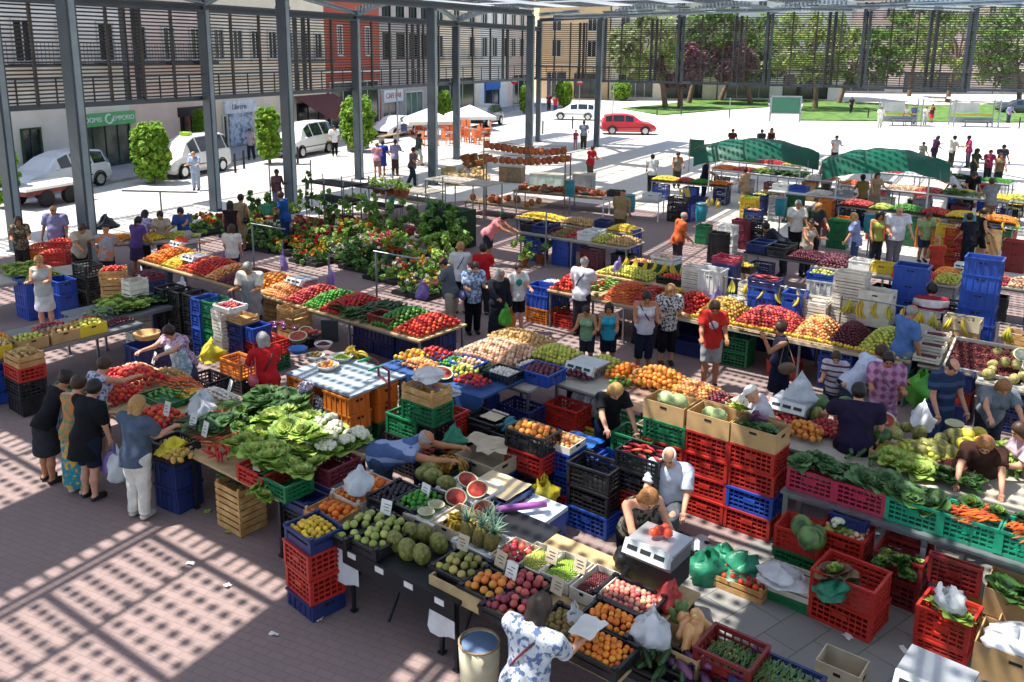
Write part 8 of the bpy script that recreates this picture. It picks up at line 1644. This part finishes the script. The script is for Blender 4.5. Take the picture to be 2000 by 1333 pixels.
# the far aisles
FAR=[(1337,416,10,'older man in an orange shirt beside the plum table',1.72,'tee','#c05a30','trousers','#3a3438','thin','grey','t'),(1217,372,60,'man in a khaki shirt crossing the tiled aisle',1.74,'shirt','#8a7452','trousers','#5a4a38','cap','black','t'),(1560,393,-95,'grey haired man in a white and yellow shirt at the tomato aisle',1.74,'shirt','#c8c6bc','trousers','#17171c','short','grey','t'),(1600,398,-80,'person in a dark top with pale hair holding bananas',1.66,'tee','#2c322e','trousers','#2a2c34','bob','blond','f'),(1585,430,-70,'person in a dark cap and apron at the tomato table',1.62,'tank','#b5a898','trousers','#2a2c34','cap','black','t'),(1668,418,150,'blond woman in a blue and white top beside the teal bag',1.66,'blouse','#7d8ab0','trousers','#3a4464','long','blond','f'),(1720,415,-92,'woman with curly black hair in a yellow green top',1.64,'tank','#98a048','trousers','#26282e','curly','black','t'),(1758,405,-88,'big bald man in a white polo behind the tomatoes',1.8,'polo','#c9cbd0','trousers','#6a6a70','bald','grey','f'),(1815,418,-90,'boy in a green and white tee at the tomato table',1.5,'tee','#8fa878','shorts','#2c3a5a','short','brown','t'),(1832,462,85,'person in a red tank top carrying green bananas',1.6,'tank','#a83a2a','trousers','#3a2c2c','bald','grey','t'),(1497,438,150,'person in a dark jacket bending over the dark table',1.7,'long','#23252e','trousers','#2a2c34','short','darkbrown','t'),(1895,418,100,'person in black beside the teal litter bag',1.68,'tee','#1c1e28','trousers','#1a1c22','short','black','t'),(1925,408,0,'woman in black striding past the cardboard stack',1.68,'tank','#17171c','shorts','#17171c','tail','brown','f'),(1383,310,-20,'man in a navy tee at the first dark stand',1.78,'tee','#1a2038','jeans','#1f2c4a','short','brown','t'),(1456,328,130,'person in a beige shirt behind the white counter',1.7,'shirt','#a08468','trousers','#8a745c','short','brown','t'),(1275,303,85,'person in a white tee with dark trousers by the lattice light',1.68,'tee','#c6c6c6','trousers','#23252c','bun','black','t'),(1325,298,-95,'person in a sleeveless top behind the far lattice table',1.66,'tank','#8a7a6a','trousers','#3a3c40','short','brown','t'),(1158,286,-40,'person in a red tee at the pottery table',1.68,'tee','#b5202c','trousers','#5a4a30','short','black','t'),(1141,237,85,'man in a grey shirt and dark trousers holding a child by the hand',1.74,'shirt','#6f7486','trousers','#3a382c','short','darkbrown','t'),(1125,254,80,'small girl in pink beside the man in grey',1.2,'tank','#8a3a50','shorts','#a890a0','tail','black','t'),(747,276,85,'person in a royal blue dress with back to the market',1.66,'tee','#1f3f9a','skirt','#27479a','short','brown','t'),(772,274,80,'person in a lilac grey shirt with brown trousers and yellow bag',1.72,'shirt','#8d86a0','trousers','#4a3430','short','brown','t'),(736,280,95,'person in a pink and white top beside the blue dress',1.62,'tee','#c88a98','shorts','#8a6a60','short','red','f'),(808,289,-10,'man with a yellow backpack walking past the column',1.76,'tee','#5a4a52','trousers','#1f2e38','short','darkbrown','t'),(820,262,30,'person in dark clothes walking toward the terrace',1.68,'tee','#3a4440','trousers','#a8a8a0','tail','black','t'),(652,246,-80,'man in a white shirt and black trousers on the far sidewalk',1.74,'shirt','#cfcfd0','trousers','#17171a','short','black','t'),(487,252,-90,'person in a white top walking past the picture covered shop',1.7,'tee','#b5a9b8','trousers','#2a2c40','short','black','t'),(430,271,0,'crouching person in blue beside the picture covered shop',1.3,'tee','#3a5aa0','jeans','#2f4470','short','black','t'),(377,298,-90,'person in a pale blue shirt in front of the white taxi',1.66,'shirt','#8fa0b8','trousers','#8a98a8','short','blond','f'),(1432,253,-90,'dark haired person behind the first green awning',1.68,'tee','#4a2028','trousers','#2a2c30','short','black','t'),(1489,254,-80,'person behind the middle of the first green awning',1.66,'tee','#2c3440','trousers','#2a2c30','short','black','t'),(1508,251,-100,'woman with long black hair behind the first green awning',1.68,'tank','#3a2c30','trousers','#2a2c30','long','black','t'),(1635,266,-90,'person in a pale top between the two awnings',1.68,'tee','#b8b2b4','trousers','#2a2c30','short','black','t'),(1833,266,0,'woman with long dark hair in purple behind the counter',1.68,'blouse','#3a2440','trousers','#2a2c30','long','black','t'),(1866,266,10,'man in a pale shirt waiting behind the counter',1.72,'shirt','#b0aca0','trousers','#3a3a3c','short','black','t'),(1893,266,170,'person in a bright pink top at the right end counter',1.72,'tee','#a82460','trousers','#4a4050','bun','black','t'),(1805,278,-90,'child in a grey tee behind the second green awning',1.5,'tee','#7a8478','trousers','#2a2c30','short','black','t'),(1910,292,-60,'person in dark green with a leafy bag on the right',1.66,'tee','#2c3a2c','trousers','#2a2c30','curly','black','t'),(1936,294,-95,'person with a magenta bag at the right end',1.6,'tee','#8a2c50','trousers','#2a2c30','short','black','t'),(1956,300,-110,'person in a brown top at the right end counter',1.64,'tank','#6a5a44','trousers','#2a2c30','short','brown','t'),(1962,284,-90,'tall person in a dark shirt at the right frame edge',1.74,'tee','#3a3c44','trousers','#2a2c30','short','black','t'),(1938,350,95,'man in a grey tee with his back turned at the right end',1.78,'tee','#73767a','shorts','#6a4a38','short','brown','t'),(1905,338,-100,'man in a black tee leaning over the counter',1.74,'tee','#15161c','trousers','#2a2c30','short','brown','t'),(1855,335,150,'person in a white shirt leaning at the far counter',1.7,'shirt','#c4c4c8','trousers','#3a3c44','thin','grey','t'),(1865,362,-90,'child in a bright blue tee at the far dark table',1.3,'tee','#1f6ab0','shorts','#2a2c30','short','brown','t'),(1686,342,95,'woman in an ochre top with black hair at the far dark table',1.68,'tank','#8a7444','trousers','#1f2c30','bun','black','d'),(1715,338,-90,'person in a light patterned dress behind the white counter',1.66,'tank','#a08a70','skirt','#8a7a6a','bob','brown','f'),(1617,315,80,'man in a grey shirt in front of the second white counter',1.74,'shirt','#8d9298','trousers','#5a5044','short','grey','t'),(1722,210,-90,'person in white standing at the left of the bus stop',1.7,'shirt','#d0d0cc','trousers','#c0beb4','short','brown','f'),(1772,208,-90,'person in a white top and dark shorts waiting for the bus',1.64,'tee','#cfd0cc','shorts','#1c1e24','short','blond','f'),(1788,206,-90,'man in a blue shirt waiting for the bus',1.72,'shirt','#5f6fa8','trousers','#5a6a80','thin','grey','f'),(1811,209,-90,'person in white sitting side by the bus stop bench',1.6,'tee','#d4d4d0','trousers','#b8b8b8','short','brown','f'),(1823,204,-90,'woman in a red skirt waiting for the bus',1.68,'tank','#4a2a30','skirt','#b02838','tail','black','t'),(1665,190,-90,'distant person walking between the park trees',1.7,'tee','#2a3a3c','trousers','#2a2c30','short','black','t'),(1085,188,-90,'distant person in red outside the blue shop',1.7,'tee','#a83048','trousers','#3a3c60','short','black','t'),(1073,184,-80,'distant person in the doorway beside the blue shop',1.7,'tee','#5a2430','trousers','#2a2c30','short','black','t'),(1975,205,-90,'person in a lilac shirt beyond the second bus shelter',1.68,'shirt','#7d80a8','trousers','#3a3c50','short','black','t')]
rs_=random.Random(4)
for (x,y,fc,l,H,tt,tc,bt,bc,hs,hc,sk) in FAR:
    big='big' in l; a=(rs_.uniform(5,40),rs_.uniform(4,12),rs_.uniform(10,70)); b_=(rs_.uniform(5,45),rs_.uniform(4,12),rs_.uniform(10,70))
    ln=55 if 'bending' in l else 30 if 'leaning' in l else rs_.uniform(2,10)
    pp(x,y,fc,l,H,(tt,tc),(bt,bc),(hs,hc),sk,ln,rs_.uniform(5,16),a,b_,'walk' if ('walk' in l or 'strid' in l) else 'stand',1.4 if big else rs_.uniform(.98,1.15))
flush_stuff()
SUNE=5.0; EXPO=1.1
# ================================================================ LIGHT
w=bpy.data.worlds.new('World'); SC.world=w; w.use_nodes=True; nt=w.node_tree
sky=nt.nodes.new('ShaderNodeTexSky'); sky.sky_type='NISHITA'; sky.sun_disc=False; sky.sun_elevation=ELEV
sky.sun_rotation=math.atan2(-HEAD.x,-HEAD.y); sky.altitude=400; sky.air_density=1.0; sky.dust_density=1.2
nt.links.new(sky.outputs[0],nt.nodes['Background'].inputs[0]); nt.nodes['Background'].inputs[1].default_value=.15
l=bpy.data.lights.new('sun','SUN'); l.energy=SUNE; l.angle=rad(.53); l.color=(1,.955,.88)
so=bpy.data.objects.new('sun',l); COL.objects.link(so)
dirv=Vector((HEAD.x*math.cos(ELEV),HEAD.y*math.cos(ELEV),-math.sin(ELEV))); so.rotation_euler=dirv.to_track_quat('-Z','Y').to_euler(); so.location=(-30,0,60)
SC.view_settings.view_transform='Standard'; SC.view_settings.look='None'; SC.view_settings.gamma=1; SC.view_settings.use_curve_mapping=False
SC.view_settings.exposure=EXPO
SC.cycles.max_bounces=8; SC.cycles.diffuse_bounces=4; SC.cycles.glossy_bounces=3; SC.cycles.transparent_max_bounces=8; SC.cycles.use_denoising=True
